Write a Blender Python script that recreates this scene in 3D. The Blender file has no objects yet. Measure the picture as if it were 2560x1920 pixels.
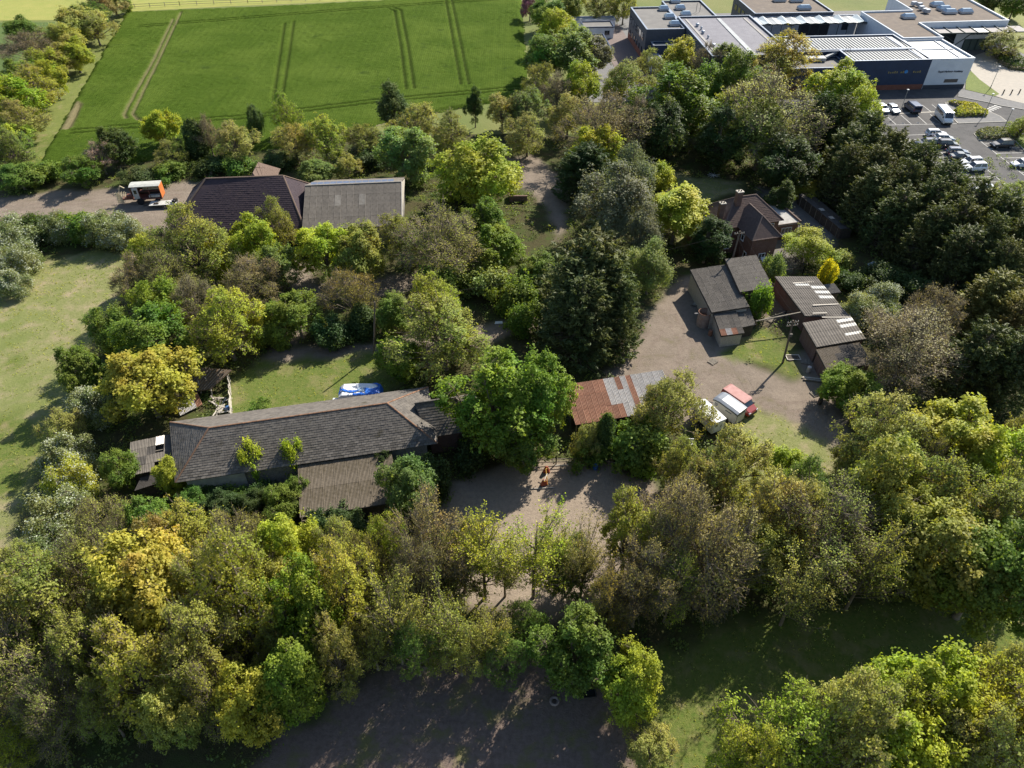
import bpy, bmesh, math, random
import numpy as np
from mathutils import Vector, Matrix
R_=math.radians
SC=bpy.context.scene
COL=SC.collection
# ---------------------------------------------------------------- camera, sky, sun, exposure
F_PX=1775.0; PITCH=R_(41.7); HCAM=62.0            # focal length in photo pixels, downward pitch, flying height
cam=bpy.data.cameras.new('camera'); co=bpy.data.objects.new('camera',cam); COL.objects.link(co)
cam.sensor_width=36.0; cam.lens=36.0*F_PX/2560.0; cam.clip_start=0.5; cam.clip_end=4000
co.location=(0,0,HCAM); co.rotation_euler=(math.pi/2-PITCH,0,0); SC.camera=co
SUN_AZ=R_(39.0); SUN_EL=R_(39.0)                  # azimuth clockwise from +Y
w=bpy.data.worlds.new('World'); SC.world=w; w.use_nodes=True
nt=w.node_tree; nt.nodes.clear()
sky=nt.nodes.new('ShaderNodeTexSky'); sky.sky_type='NISHITA'; sky.sun_disc=False
sky.sun_elevation=SUN_EL; sky.sun_rotation=SUN_AZ; sky.air_density=1.0; sky.dust_density=0.6
bg=nt.nodes.new('ShaderNodeBackground'); bg.inputs['Strength'].default_value=0.095
wo=nt.nodes.new('ShaderNodeOutputWorld'); nt.links.new(sky.outputs[0],bg.inputs[0]); nt.links.new(bg.outputs[0],wo.inputs[0])
sl=bpy.data.lights.new('sun','SUN'); sl.energy=5.0; sl.angle=R_(0.53); sl.color=(1.0,0.93,0.82)
so=bpy.data.objects.new('sun',sl); COL.objects.link(so)
sd=Vector((math.sin(SUN_AZ)*math.cos(SUN_EL),math.cos(SUN_AZ)*math.cos(SUN_EL),math.sin(SUN_EL)))
so.rotation_euler=sd.to_track_quat('Z','Y').to_euler(); so.location=(60,100,120)
SC.view_settings.view_transform='Standard'; SC.view_settings.look='None'
SC.view_settings.exposure=0.82; SC.view_settings.gamma=1.0; SC.view_settings.use_curve_mapping=False
SC.render.engine='CYCLES'
try:
    SC.cycles.max_bounces=3; SC.cycles.diffuse_bounces=1; SC.cycles.transmission_bounces=2; SC.cycles.glossy_bounces=1
except Exception: pass

# ---------------------------------------------------------------- helpers
def G(x,y,z=0.0):
    """photo pixel -> point of the place on the level z"""
    u=(x-1280)/F_PX; v=(960-y)/F_PX
    d=(u, math.cos(PITCH)+v*math.sin(PITCH), -math.sin(PITCH)+v*math.cos(PITCH))
    t=(z-HCAM)/d[2]
    return Vector((t*d[0],t*d[1],z))
def depth(p): return p[1]*math.cos(PITCH)+(HCAM-p[2])*math.sin(PITCH)
def tag(o,label=None,cat=None,group=None,kind=None):
    if label: o['label']=label
    if cat: o['category']=cat
    if group: o['group']=group
    if kind: o['kind']=kind
    return o
def empty(name,loc=(0,0,0),rz=0.0,label=None,cat=None,group=None):
    o=bpy.data.objects.new(name,None); COL.objects.link(o); o.location=loc; o.rotation_euler=(0,0,rz)
    o.empty_display_size=0.3
    return tag(o,label,cat,group)
def copy_tree(o,parent=None):
    c=o.copy(); COL.objects.link(c); c.parent=parent
    for ch in list(o.children): copy_tree(ch,c)
    return c
MATS={}
def nodes_of(m):
    m.use_nodes=True; n=m.node_tree; n.nodes.clear()
    out=n.nodes.new('ShaderNodeOutputMaterial'); b=n.nodes.new('ShaderNodeBsdfPrincipled')
    n.links.new(b.outputs[0],out.inputs[0]); return n,b,out
def nz(n,scale,detail=4,rough=.6,coord='Object',vec=None):
    t=n.nodes.new('ShaderNodeTexNoise'); t.inputs['Scale'].default_value=scale
    t.inputs['Detail'].default_value=detail; t.inputs['Roughness'].default_value=rough
    if vec is None:
        tc=n.nodes.new('ShaderNodeTexCoord'); vec=tc.outputs[coord]
    n.links.new(vec,t.inputs['Vector']); return t
def ramp(n,src,a,b,c0=(0,0,0,1),c1=(1,1,1,1)):
    r=n.nodes.new('ShaderNodeValToRGB'); r.color_ramp.elements[0].position=a; r.color_ramp.elements[1].position=b
    r.color_ramp.elements[0].color=c0; r.color_ramp.elements[1].color=c1
    n.links.new(src,r.inputs[0]); return r.outputs[0]
def mix(n,fac,a,b,mode='MIX'):
    m=n.nodes.new('ShaderNodeMix'); m.data_type='RGBA'; m.blend_type=mode
    for i,s in ((0,fac),(6,a),(7,b)):
        if hasattr(s,'links'): n.links.new(s,m.inputs[i])
        elif i==0: m.inputs[0].default_value=s
        else: m.inputs[i].default_value=(*s[:3],1)
    return m.outputs[2]
def bump(n,b,src,dist,strength=1.0):
    bp=n.nodes.new('ShaderNodeBump'); bp.inputs['Distance'].default_value=dist; bp.inputs['Strength'].default_value=strength
    n.links.new(src,bp.inputs['Height']); n.links.new(bp.outputs[0],b.inputs['Normal'])
def mat(name,c1,c2=None,scale=1.5,rough=.85,bd=0.0,bscale=30,metal=0.0,c3=None,s3=.35,t3=(.55,.7),spec=.3,lo=.35,hi=.65,objrand=0.0,coat=0.0):
    """noise-mottled surface; c3 adds patches of stain or lichen"""
    if name in MATS: return MATS[name]
    m=bpy.data.materials.new(name); n,b,_=nodes_of(m)
    c=None
    if c2:
        c=mix(n,ramp(n,nz(n,scale,6).outputs[0],lo,hi),c1,c2)
    if c3:
        f=ramp(n,nz(n,s3,8,.7).outputs[0],*t3)
        c=mix(n,f,c if c is not None else c1,c3)
    if objrand:
        oi=n.nodes.new('ShaderNodeObjectInfo'); hs=n.nodes.new('ShaderNodeHueSaturation')
        mr=n.nodes.new('ShaderNodeMapRange'); mr.inputs[3].default_value=1-objrand; mr.inputs[4].default_value=1+objrand
        n.links.new(oi.outputs['Random'],mr.inputs[0]); n.links.new(mr.outputs[0],hs.inputs['Value'])
        if c is not None: n.links.new(c,hs.inputs['Color'])
        else: hs.inputs['Color'].default_value=(*c1,1)
        c=hs.outputs[0]
    if c is not None: n.links.new(c,b.inputs['Base Color'])
    else: b.inputs['Base Color'].default_value=(*c1,1)
    b.inputs['Roughness'].default_value=rough; b.inputs['Metallic'].default_value=metal
    b.inputs['Specular IOR Level'].default_value=spec; b.inputs['Coat Weight'].default_value=coat
    if bd: bump(n,b,nz(n,bscale,5).outputs[0],bd)
    MATS[name]=m; return m
def paint(name,c,rough=.25,metal=0.0): return mat(name,c,tuple(x*.9 for x in c),scale=2,rough=rough,metal=metal,coat=.6,spec=.5)
def glass_mat(name='window_glass',c=(.02,.025,.03)):
    return mat(name,c,rough=.06,spec=.8)

def fast_mesh(name,V,Q,mats=None,attr=None,fmat=None,smooth=False):
    me=bpy.data.meshes.new(name); V=np.asarray(V,np.float32); Q=np.asarray(Q,np.int32)
    k=Q.shape[1]
    me.vertices.add(len(V)); me.vertices.foreach_set('co',V.ravel())
    me.loops.add(Q.size); me.loops.foreach_set('vertex_index',Q.ravel())
    me.polygons.add(len(Q)); me.polygons.foreach_set('loop_start',np.arange(0,Q.size,k,dtype=np.int32))
    if fmat is not None: me.polygons.foreach_set('material_index',np.asarray(fmat,np.int32))
    if smooth: me.polygons.foreach_set('use_smooth',np.ones(len(Q),bool))
    me.update(calc_edges=True)
    for m in (mats or []): me.materials.append(m)
    if attr:
        for an,(dom,val) in attr.items():
            val=np.asarray(val,np.float32)
            if val.ndim==2:
                a=me.attributes.new(an,'FLOAT_COLOR',dom); a.data.foreach_set('color',val.ravel())
            else:
                a=me.attributes.new(an,'FLOAT',dom); a.data.foreach_set('value',val)
    return me
def link(name,me,parent=None,loc=None,kind=None):
    o=bpy.data.objects.new(name,me); COL.objects.link(o)
    if parent is not None: o.parent=parent
    if loc is not None: o.location=loc
    if kind: o['kind']=kind
    return o
class MB:
    """collects shapes for ONE mesh object"""
    def __init__(s): s.v=[]; s.f=[]
    def add(s,vs,fs):
        k=len(s.v); s.v+=[tuple(p) for p in vs]; s.f+=[tuple(i+k for i in f) for f in fs]; return s
    def hexa(s,p):   # p: 4 bottom, 4 top (ccw)
        return s.add(p,[(3,2,1,0),(4,5,6,7),(0,1,5,4),(1,2,6,5),(2,3,7,6),(3,0,4,7)])
    def box(s,c,d,rz=0.0,M=None):
        x,y,z=d[0]/2,d[1]/2,d[2]/2
        p=[Vector(q) for q in ((-x,-y,-z),(x,-y,-z),(x,y,-z),(-x,y,-z),(-x,-y,z),(x,-y,z),(x,y,z),(-x,y,z))]
        if M is not None: p=[M@q for q in p]
        if rz: r=Matrix.Rotation(rz,3,'Z'); p=[r@q for q in p]
        return s.hexa([q+Vector(c) for q in p])
    def bbox(s,x0,y0,z0,x1,y1,z1): return s.box(((x0+x1)/2,(y0+y1)/2,(z0+z1)/2),(x1-x0,y1-y0,z1-z0))
    def quad(s,a,b,c,d): return s.add([a,b,c,d],[(0,1,2,3)])
    def prism(s,poly,z0,z1):
        n=len(poly); v=[(p[0],p[1],z0) for p in poly]+[(p[0],p[1],z1) for p in poly]
        a=sum(poly[i][0]*poly[(i+1)%n][1]-poly[(i+1)%n][0]*poly[i][1] for i in range(n))
        f=[tuple(range(n-1,-1,-1)),tuple(range(n,2*n))]+[(i,(i+1)%n,(i+1)%n+n,i+n) for i in range(n)]
        if a<0: f=[t[::-1] for t in f]
        return s.add(v,f)
    def slab(s,pts,th):          # sheet through pts, thickened along its normal downwards
        pts=[Vector(p) for p in pts]; nrm=(pts[1]-pts[0]).cross(pts[2]-pts[0]).normalized()
        if nrm.z<0: pts=pts[::-1]; nrm=-nrm
        n=len(pts); lo=[p-nrm*th for p in pts]
        return s.add(lo+pts,[tuple(range(n-1,-1,-1)),tuple(range(n,2*n))]+[(i,(i+1)%n,(i+1)%n+n,i+n) for i in range(n)])
    def bar(s,a,b,w,h=None):
        a=Vector(a); b=Vector(b); h=h or w; d=(b-a); L=d.length
        if L<1e-6: return s
        q=d.to_track_quat('X','Z').to_matrix(); return s.box((a+b)/2,(L,w,h),M=q)
    def tube(s,a,b,r0,r1=None,k=8,cap=True):
        a=Vector(a); b=Vector(b); r1=r0 if r1 is None else r1
        q=(b-a).to_track_quat('Z','Y').to_matrix(); v=[]
        for c,r in ((a,r0),(b,r1)):
            for i in range(k):
                t=2*math.pi*i/k; v.append(c+q@Vector((r*math.cos(t),r*math.sin(t),0)))
        f=[(i,(i+1)%k,(i+1)%k+k,i+k) for i in range(k)]
        if cap: f+=[tuple(range(k-1,-1,-1)),tuple(range(k,2*k))]
        return s.add(v,f)
    def ring(s,c,axis,R,r,k=16,j=6):   # torus
        q=Vector(axis).to_track_quat('Z','Y').to_matrix(); v=[]
        for a in range(k):
            t=2*math.pi*a/k
            for b in range(j):
                u=2*math.pi*b/j; rr=R+r*math.cos(u)
                v.append(Vector(c)+q@Vector((rr*math.cos(t),rr*math.sin(t),r*math.sin(u))))
        return s.add(v,[(a*j+b,((a+1)%k)*j+b,((a+1)%k)*j+(b+1)%j,a*j+(b+1)%j) for a in range(k) for b in range(j)])
    def loft(s,secs,caps=True):
        n=len(secs[0]); v=[p for q in secs for p in q]; f=[]
        for i in range(len(secs)-1):
            for j in range(n): f.append((i*n+j,i*n+(j+1)%n,(i+1)*n+(j+1)%n,(i+1)*n+j))
        if caps: f+=[tuple(range(n-1,-1,-1)),tuple(range((len(secs)-1)*n,len(secs)*n))]
        return s.add(v,f)
    def mesh(s,name,m,smooth=False,bevel=0):
        me=bpy.data.meshes.new(name); me.from_pydata([tuple(p) for p in s.v],[],s.f)
        bm=bmesh.new(); bm.from_mesh(me); bmesh.ops.recalc_face_normals(bm,faces=bm.faces)
        if bevel: bmesh.ops.bevel(bm,geom=bm.edges[:],offset=bevel,segments=1,affect='EDGES',clamp_overlap=True)
        bm.to_mesh(me); bm.free(); me.materials.append(m)
        if smooth:
            for p in me.polygons: p.use_smooth=True
        return me
    def build(s,name,m,parent=None,world=False,kind=None,smooth=False,bevel=0,loc=None):
        """world=True: vertices are place coordinates, parent is an unrotated Empty"""
        o=link(name,s.mesh(name,m,smooth,bevel),parent,kind=kind)
        if world and parent is not None: o.location=-parent.location
        if loc is not None: o.location=loc
        return o
def setting(name,me,label=None):
    o=link(name,me); o['kind']='structure'; return o
# ---------------------------------------------------------------- ground of the place
rng0=np.random.default_rng(7)
def vnoise(x,y,s,seed):
    """smooth value noise"""
    r=np.random.default_rng(seed).random((257,257)); x=x/s+50; y=y/s+50
    i=np.floor(x).astype(int); j=np.floor(y).astype(int); u=x-i; v=y-j; u=u*u*(3-2*u); v=v*v*(3-2*v); i%=256; j%=256
    return (r[i,j]*(1-u)+r[i+1,j]*u)*(1-v)+(r[i,j+1]*(1-u)+r[i+1,j+1]*u)*v
def fbm(x,y,s,seed): return (vnoise(x,y,s,seed)*.5+vnoise(x,y,s/2.1,seed+1)*.3+vnoise(x,y,s/4.3,seed+2)*.2)
def sdist(poly,X,Y):
    """signed distance to polygon, positive inside"""
    P=np.array(poly); n=len(P); d=np.full(X.shape,1e9); ins=np.zeros(X.shape,bool)
    for i in range(n):
        a=P[i]; b=P[(i+1)%n]; e=b-a; wx=X-a[0]; wy=Y-a[1]
        t=np.clip((wx*e[0]+wy*e[1])/(e@e+1e-9),0,1)
        d=np.minimum(d,np.hypot(wx-t*e[0],wy-t*e[1]))
        c=((a[1]<=Y)&(b[1]>Y))|((b[1]<=Y)&(a[1]>Y))
        xx=a[0]+(Y-a[1])/(b[1]-a[1]+1e-12)*e[0]; ins^=c&(X<xx)
    return np.where(ins,d,-d)
def gp(*pts): return [tuple(G(x,y)[:2]) for x,y in pts]
REG=[ # name, class, outline on the ground
 ('farm_track','dirt',gp((-90,500),(200,476),(330,462),(480,452),(520,470),(480,530),(420,575),(360,580),(300,545),(150,540),(-90,556))),
 ('lane','dirt',gp((640,912),(690,868),(930,856),(1100,846),(1230,806),(1335,780),(1345,822),(1240,856),(1110,892),(930,900),(700,922))),
 ('lane','dirt',gp((700,870),(730,790),(728,740),(722,655),(765,645),(800,705),(900,695),(1065,680),(1075,722),(930,745),(800,752),(772,800),(745,872))),
 ('lane','dirt',gp((1262,398),(1330,390),(1400,440),(1425,560),(1395,600),(1365,520),(1290,455))),
 ('farmyard','dirt',gp((1520,950),(1590,850),(1640,765),(1690,705),(1745,680),(1830,720),(1880,850),(1816,880),(1866,904),(1941,931),(1987,950),(2004,940),(1985,890),(2040,880),(2085,990),(2125,1100),(2080,1150),(1985,1075),(1888,1022),(1800,1050),(1700,1075),(1640,975))),
 ('house_yard','pave',gp((1895,470),(2010,500),(2100,585),(2060,650),(1985,670),(1900,690),(1850,690),(1900,600),(1960,585))),
 ('riding_arena','sand',gp((1105,1245),(1175,1190),(1300,1162),(1500,1160),(1625,1215),(1650,1300),(1600,1500),(1440,1545),(1180,1505),(1110,1400))),
 ('bare_earth','mud',gp((560,2000),(740,1810),(880,1685),(1350,1635),(1530,1700),(1590,1800),(1640,2000))),
 ('meadow','dry',gp((-120,1520),(-120,640),(60,690),(120,655),(240,625),(320,640),(305,720),(265,840),(160,940),(190,1000),(110,1100),(70,1250),(0,1440))),
 ('meadow','lush',gp((-120,1050),(40,1020),(110,1070),(60,1230),(-120,1300))),
 ('meadow','lush',gp((15,880),(60,870),(80,905),(40,935),(10,925))),
 ('lawn','lush',gp((575,960),(640,905),(900,880),(965,895),(1005,950),(950,990),(850,1010),(556,1050))),
 ('rough_grass','dry',gp((770,950),(830,905),(900,885),(962,898),(1000,950),(950,988),(850,1002))),
 ('pen_floor','mud',gp((1845,745),(1945,700),(2015,790),(1905,818))),
 ('lawn','lush',gp((1816,880),(1866,904),(1941,931),(1987,950),(2004,940),(1972,880),(1905,825),(1857,849))),
 ('lawn','dry',gp((1800,1060),(1888,1022),(2008,1066),(2100,1140),(2050,1260),(1830,1260))),
 ('lawn','dry',gp((1655,425),(1860,455),(1835,480),(1775,500),(1765,560),(1700,620),(1655,500))),
 ('glade','lush',gp((1600,1720),(1650,1620),(2000,1540),(2420,1480),(2700,1600),(2700,2050),(1640,2050))),
 ('verge','lush',gp((318,28),(306,24),(40,400),(60,440),(112,410))),
]
CLS=['wood','dirt','sand','mud','dry','lush','pave']
gx=np.arange(-120,132.01,.55); gy=np.arange(10,151.01,.5)
X,Y=np.meshgrid(gx,gy,indexing='ij')
wob=(fbm(X,Y,5.,11)-.5)*4.2+(fbm(X,Y,1.4,15)-.5)*1.6
lab=np.full(X.shape,-1); best=np.full(X.shape,-1e9)
W={c:np.zeros(X.shape) for c in CLS}
for i,(nm,c,poly) in enumerate(REG):
    sdv=sdist(poly,X,Y)+wob*(.9 if c in('dry','lush','mud') else .55)
    wgt=np.clip(sdv/1.6+.5,0,1); W[c]=np.maximum(W[c],wgt)
    lab=np.where(sdv>np.maximum(best,0),i,lab); best=np.maximum(best,sdv)
# wheel ruts worn into the dirt
def rut(pts,amt=.55,w_=.38):
    P=[np.array(G(x,y)[:2]) for x,y in pts]
    for off in(-.8,.8):
        d=np.full(X.shape,1e9)
        for a,b in zip(P,P[1:]):
            e=b-a; L=np.hypot(*e); a2=a+np.array([-e[1],e[0]])/L*off; t=np.clip(((X-a2[0])*e[0]+(Y-a2[1])*e[1])/(L*L),0,1); d=np.minimum(d,np.hypot(X-a2[0]-t*e[0],Y-a2[1]-t*e[1]))
        W['mud']=np.maximum(W['mud'],np.clip(1.2-d/w_,0,1)*amt*np.clip(fbm(X,Y,3.,41)*2.2-.4,0,1)*(W['dirt']>.5))
rut([(1560,925),(1640,830),(1740,870),(1850,960),(1990,1050),(2090,1130)]); rut([(1600,900),(1700,900),(1830,985),(1960,1020),(2060,1010)]); rut([(1660,770),(1720,860),(1700,960),(1600,960)]); rut([(1720,780),(1790,920),(1880,1000)],.4)
rut([(-60,530),(200,505),(330,490),(460,480)]); rut([(-60,515),(150,500),(300,520),(420,545)],.45); rut([(690,895),(930,878),(1110,870),(1240,832),(1330,805)])
# colour classes in two attributes
ca=np.stack([np.maximum(W['dirt'],W['sand']),W['lush'],W['dry'],np.ones(X.shape)],-1).reshape(-1,4)
cb=np.stack([W['mud'],W['pave'],W['sand'],np.ones(X.shape)],-1).reshape(-1,4)
Z=(fbm(X,Y,3.,31)-.5)*.16*np.clip(1-W['pave']-W['dirt']*.75-W['sand']*.6,0,1)
VG=np.stack([X,Y,Z],-1).reshape(-1,3)
def ground_mat():
    m=bpy.data.materials.new('ground_surface'); n,b,_=nodes_of(m)
    def at(nm):
        a=n.nodes.new('ShaderNodeAttribute'); a.attribute_name=nm
        s=n.nodes.new('ShaderNodeSeparateColor'); n.links.new(a.outputs['Color'],s.inputs[0]); return s.outputs
    A=at('ca'); B=at('cb')
    tc=n.nodes.new('ShaderNodeTexCoord'); ob=tc.outputs['Object']
    n1=nz(n,.35,8,.65,vec=ob).outputs[0]; n2=nz(n,2.2,8,.7,vec=ob).outputs[0]; n3=nz(n,9,5,.7,vec=ob).outputs[0]
    wood=mix(n,ramp(n,n2,.35,.65),(.050,.044,.022),(.085,.078,.034))
    wood=mix(n,ramp(n,n1,.45,.62),wood,(.062,.082,.022))
    dirt=mix(n,ramp(n,n1,.35,.65),(.25,.205,.16),(.19,.155,.122))
    dirt=mix(n,ramp(n,n2,.50,.78),dirt,(.15,.122,.098)); dirt=mix(n,ramp(n,n3,.6,.9),dirt,(.30,.25,.2))
    sand=mix(n,ramp(n,n2,.4,.7),(.31,.25,.19),(.23,.185,.145))
    mud=mix(n,ramp(n,n2,.35,.65),(.20,.15,.125),(.13,.10,.08)); mud=mix(n,ramp(n,n1,.5,.65),mud,(.15,.14,.06))
    dry=mix(n,ramp(n,n2,.35,.65),(.225,.23,.095),(.165,.18,.06)); dry=mix(n,ramp(n,n1,.48,.66),dry,(.30,.25,.15))
    n4=nz(n,.09,3,.5,vec=ob).outputs[0]
    dry=mix(n,ramp(n,n4,.56,.72),dry,(.14,.175,.045))
    lush=mix(n,ramp(n,n2,.35,.65),(.085,.13,.025),(.15,.165,.045)); lush=mix(n,ramp(n,n1,.5,.7),lush,(.22,.19,.09))
    pave=mix(n,ramp(n,n1,.4,.6),(.20,.185,.165),(.15,.14,.125))
    c=mix(n,A[0],wood,dirt); c=mix(n,B[2],c,sand); c=mix(n,B[0],c,mud); c=mix(n,A[2],c,dry); c=mix(n,A[1],c,lush); c=mix(n,B[1],c,pave)
    n.links.new(c,b.inputs['Base Color']); b.inputs['Roughness'].default_value=.95; b.inputs['Specular IOR Level'].default_value=.1
    ad=n.nodes.new('ShaderNodeMath'); n.links.new(n3,ad.inputs[0]); n.links.new(n2,ad.inputs[1])
    bump(n,b,ad.outputs[0],.08)
    return m
GM=ground_mat()
nx,ny=X.shape
ii,jj=np.meshgrid(np.arange(nx-1),np.arange(ny-1),indexing='ij')
Q=np.stack([ii*ny+jj,(ii+1)*ny+jj,(ii+1)*ny+jj+1,ii*ny+jj+1],-1).reshape(-1,4)
fl=lab[:-1,:-1].reshape(-1)
for i in range(-1,len(REG)):
    q=Q[fl==i]
    if not len(q): continue
    u,inv=np.unique(q,return_inverse=True)
    me=fast_mesh('ground',VG[u],inv.reshape(-1,4),[GM],{'ca':('POINT',ca[u]),'cb':('POINT',cb[u])},smooth=True)
    setting('woodland_floor' if i<0 else REG[i][0],me)
# the land beyond
far=mat('far_grass',(.12,.15,.035),(.17,.175,.055),scale=.05,c3=(.09,.115,.03),s3=.02,rough=.95,bd=.1,bscale=2)
m_=MB(); S_=1800
x0,x1,y0,y1=-119.9,131.9,10.1,150.9
for a,b_,c,d in((-S_,-S_,S_,y0),(-S_,y1,S_,2*S_),(-S_,y0,x0,y1),(x1,y0,S_,y1)): m_.quad((a,b_,-.06),(c,b_,-.06),(c,d,-.06),(a,d,-.06))
setting('ground',m_.mesh('ground',far))
pale=mat('pale_field',(.30,.29,.075),(.25,.27,.06),scale=.3,c3=(.21,.24,.05),s3=.03,rough=.95,bd=.12,bscale=3)
pf=gp((-400,54),(150,50),(262,0),(300,14),(330,28),(560,16),(1280,-14),(1500,-40),(1500,-160),(-500,-160))
m_=MB(); m_.add([(p[0],p[1],-.03) for p in pf],[tuple(range(len(pf)))]); setting('stubble_field',m_.mesh('f',pale))
gf=mat('green_field',(.07,.115,.025),(.09,.13,.03),scale=.4,rough=.95,bd=.15,bscale=2)
pf=gp((-400,60),(150,55),(60,130),(-60,300),(-600,330)); m_=MB(); m_.add([(p[0],p[1],-.02) for p in pf],[tuple(range(len(pf)))])
setting('green_field',m_.mesh('f',gf))
# ---- crop field: a real standing crop with wheel tracks pressed into it
cx=np.arange(-128,12,.42); cy=np.arange(128,275,.42); CX,CY=np.meshgrid(cx,cy,indexing='ij')
fpoly=gp((315,33),(600,22),(1300,-12),(1320,240),(1000,300),(700,372),(330,408),(180,420),(92,416))
fs=sdist(fpoly,CX,CY)+(fbm(CX,CY,2.5,51)-.5)*1.5
trk=np.full(CX.shape,9.)
def pline(pts,off=0.0):
    global trk
    P=[np.array(G(x,y)[:2]) for x,y in pts]
    for a,b in zip(P,P[1:]):
        e=b-a; L=np.hypot(*e); nn=np.array([-e[1],e[0]])/L*off; a=a+nn
        t=np.clip(((CX-a[0])*e[0]+(CY-a[1])*e[1])/(L*L),0,1)
        trk=np.minimum(trk,np.hypot(CX-a[0]-t*e[0],CY-a[1]-t*e[1]))
soilT=[]
pline([(434,52),(388,150),(325,265),(312,292),(318,303)]); pline([(454,35),(400,150),(345,265),(333,290),(345,304),(380,312)])
bare_=trk.copy()
pline([(712,64),(697,165),(683,258)]); pline([(735,58),(720,160),(706,245),(690,272),(660,288)])
for o_ in(0,2.0):
    pline([(985,24),(1002,30),(1020,120),(1036,228)],-o_ if o_ else 0)
    pline([(1128,-2),(1150,105),(1172,216)],-o_)
    pline([(345,74),(700,45),(960,24),(1280,2)],o_); pline([(180,332),(380,313),(660,290),(930,256),(1300,222)],-o_)
pline([(202,268),(188,300),(170,330)])
bare=np.clip(1-bare_/.55,0,1); bl=np.clip(1-sdist(gp((196,262),(204,268),(178,325),(160,330)),CX,CY)*-1/.8,0,1)
bare=np.maximum(bare,bl*.9)
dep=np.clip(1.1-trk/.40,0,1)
hh=.72+(fbm(CX,CY,.9,61)-.5)*.22+(rng0.random(CX.shape)-.5)*.16+np.sin(CX*2*math.pi/1.9)*.02-(fbm(CX,CY,9.,71)>.62)*.1
edge=np.clip(fs/1.0,0,1); hz=hh*edge*(1-dep*.9)
keep=(fs>-.2)
VC=np.stack([CX,CY,hz-.02],-1).reshape(-1,3)
nx,ny=CX.shape; ii,jj=np.meshgrid(np.arange(nx-1),np.arange(ny-1),indexing='ij')
Q=np.stack([ii*ny+jj,(ii+1)*ny+jj,(ii+1)*ny+jj+1,ii*ny+jj+1],-1).reshape(-1,4)
Q=Q[keep[:-1,:-1].reshape(-1)]; u,inv=np.unique(Q,return_inverse=True)
def crop_mat():
    m=bpy.data.materials.new('young_wheat'); n,b,_=nodes_of(m)
    tc=n.nodes.new('ShaderNodeTexCoord'); ob=tc.outputs['Object']
    n1=nz(n,.06,5,.6,vec=ob).outputs[0]; n2=nz(n,1.3,6,.7,vec=ob).outputs[0]
    c=mix(n,ramp(n,n2,.3,.7),(.047,.084,.009),(.075,.120,.015)); c=mix(n,ramp(n,n1,.42,.62),c,(.088,.132,.019))
    wv=n.nodes.new('ShaderNodeTexWave'); wv.bands_direction='X'; wv.inputs['Scale'].default_value=.55; wv.inputs['Distortion'].default_value=2.0; wv.inputs['Detail'].default_value=3; n.links.new(ob,wv.inputs['Vector'])
    fw=n.nodes.new('ShaderNodeMath'); fw.operation='MULTIPLY'; fw.inputs[1].default_value=.28; n.links.new(wv.outputs['Fac'],fw.inputs[0]); c=mix(n,fw.outputs[0],c,(.036,.062,.008))
    c=mix(n,ramp(n,nz(n,.22,6,.65,vec=ob).outputs[0],.60,.74),c,(.040,.068,.012))
    at=n.nodes.new('ShaderNodeAttribute'); at.attribute_name='trk'; c=mix(n,at.outputs['Fac'],c,(.034,.050,.010))  # flattened crop in the tracks, with shade from the crop edges painted in
    a=n.nodes.new('ShaderNodeAttribute'); a.attribute_name='bare'
    c=mix(n,a.outputs['Fac'],c,(.19,.16,.09))
    n.links.new(c,b.inputs['Base Color']); b.inputs['Roughness'].default_value=.95; b.inputs['Specular IOR Level'].default_value=.03
    bump(n,b,nz(n,5,6,.75,vec=ob).outputs[0],.25); return m
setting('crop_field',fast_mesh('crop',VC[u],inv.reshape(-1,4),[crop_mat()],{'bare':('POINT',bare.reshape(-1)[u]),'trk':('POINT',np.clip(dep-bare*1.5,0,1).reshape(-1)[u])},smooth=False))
# soil under it
m_=MB(); m_.add([(p[0],p[1],-.03) for p in fpoly],[tuple(range(len(fpoly)))]); setting('field_soil',m_.mesh('soil',mat('soil',(.25,.2,.13),(.2,.17,.1),scale=.8)))

vp=gp((318,28),(303,24),(150,225),(20,420),(60,436),(112,410)); m_=MB(); m_.add([(p[0],p[1],-.015) for p in vp],[tuple(range(len(vp)))]); setting('field_verge',m_.mesh('v',mat('weedy_verge',(.17,.19,.045),(.12,.15,.03),scale=.8,c3=(.22,.20,.09),s3=.3,rough=.95,bd=.15,bscale=5)))
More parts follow.
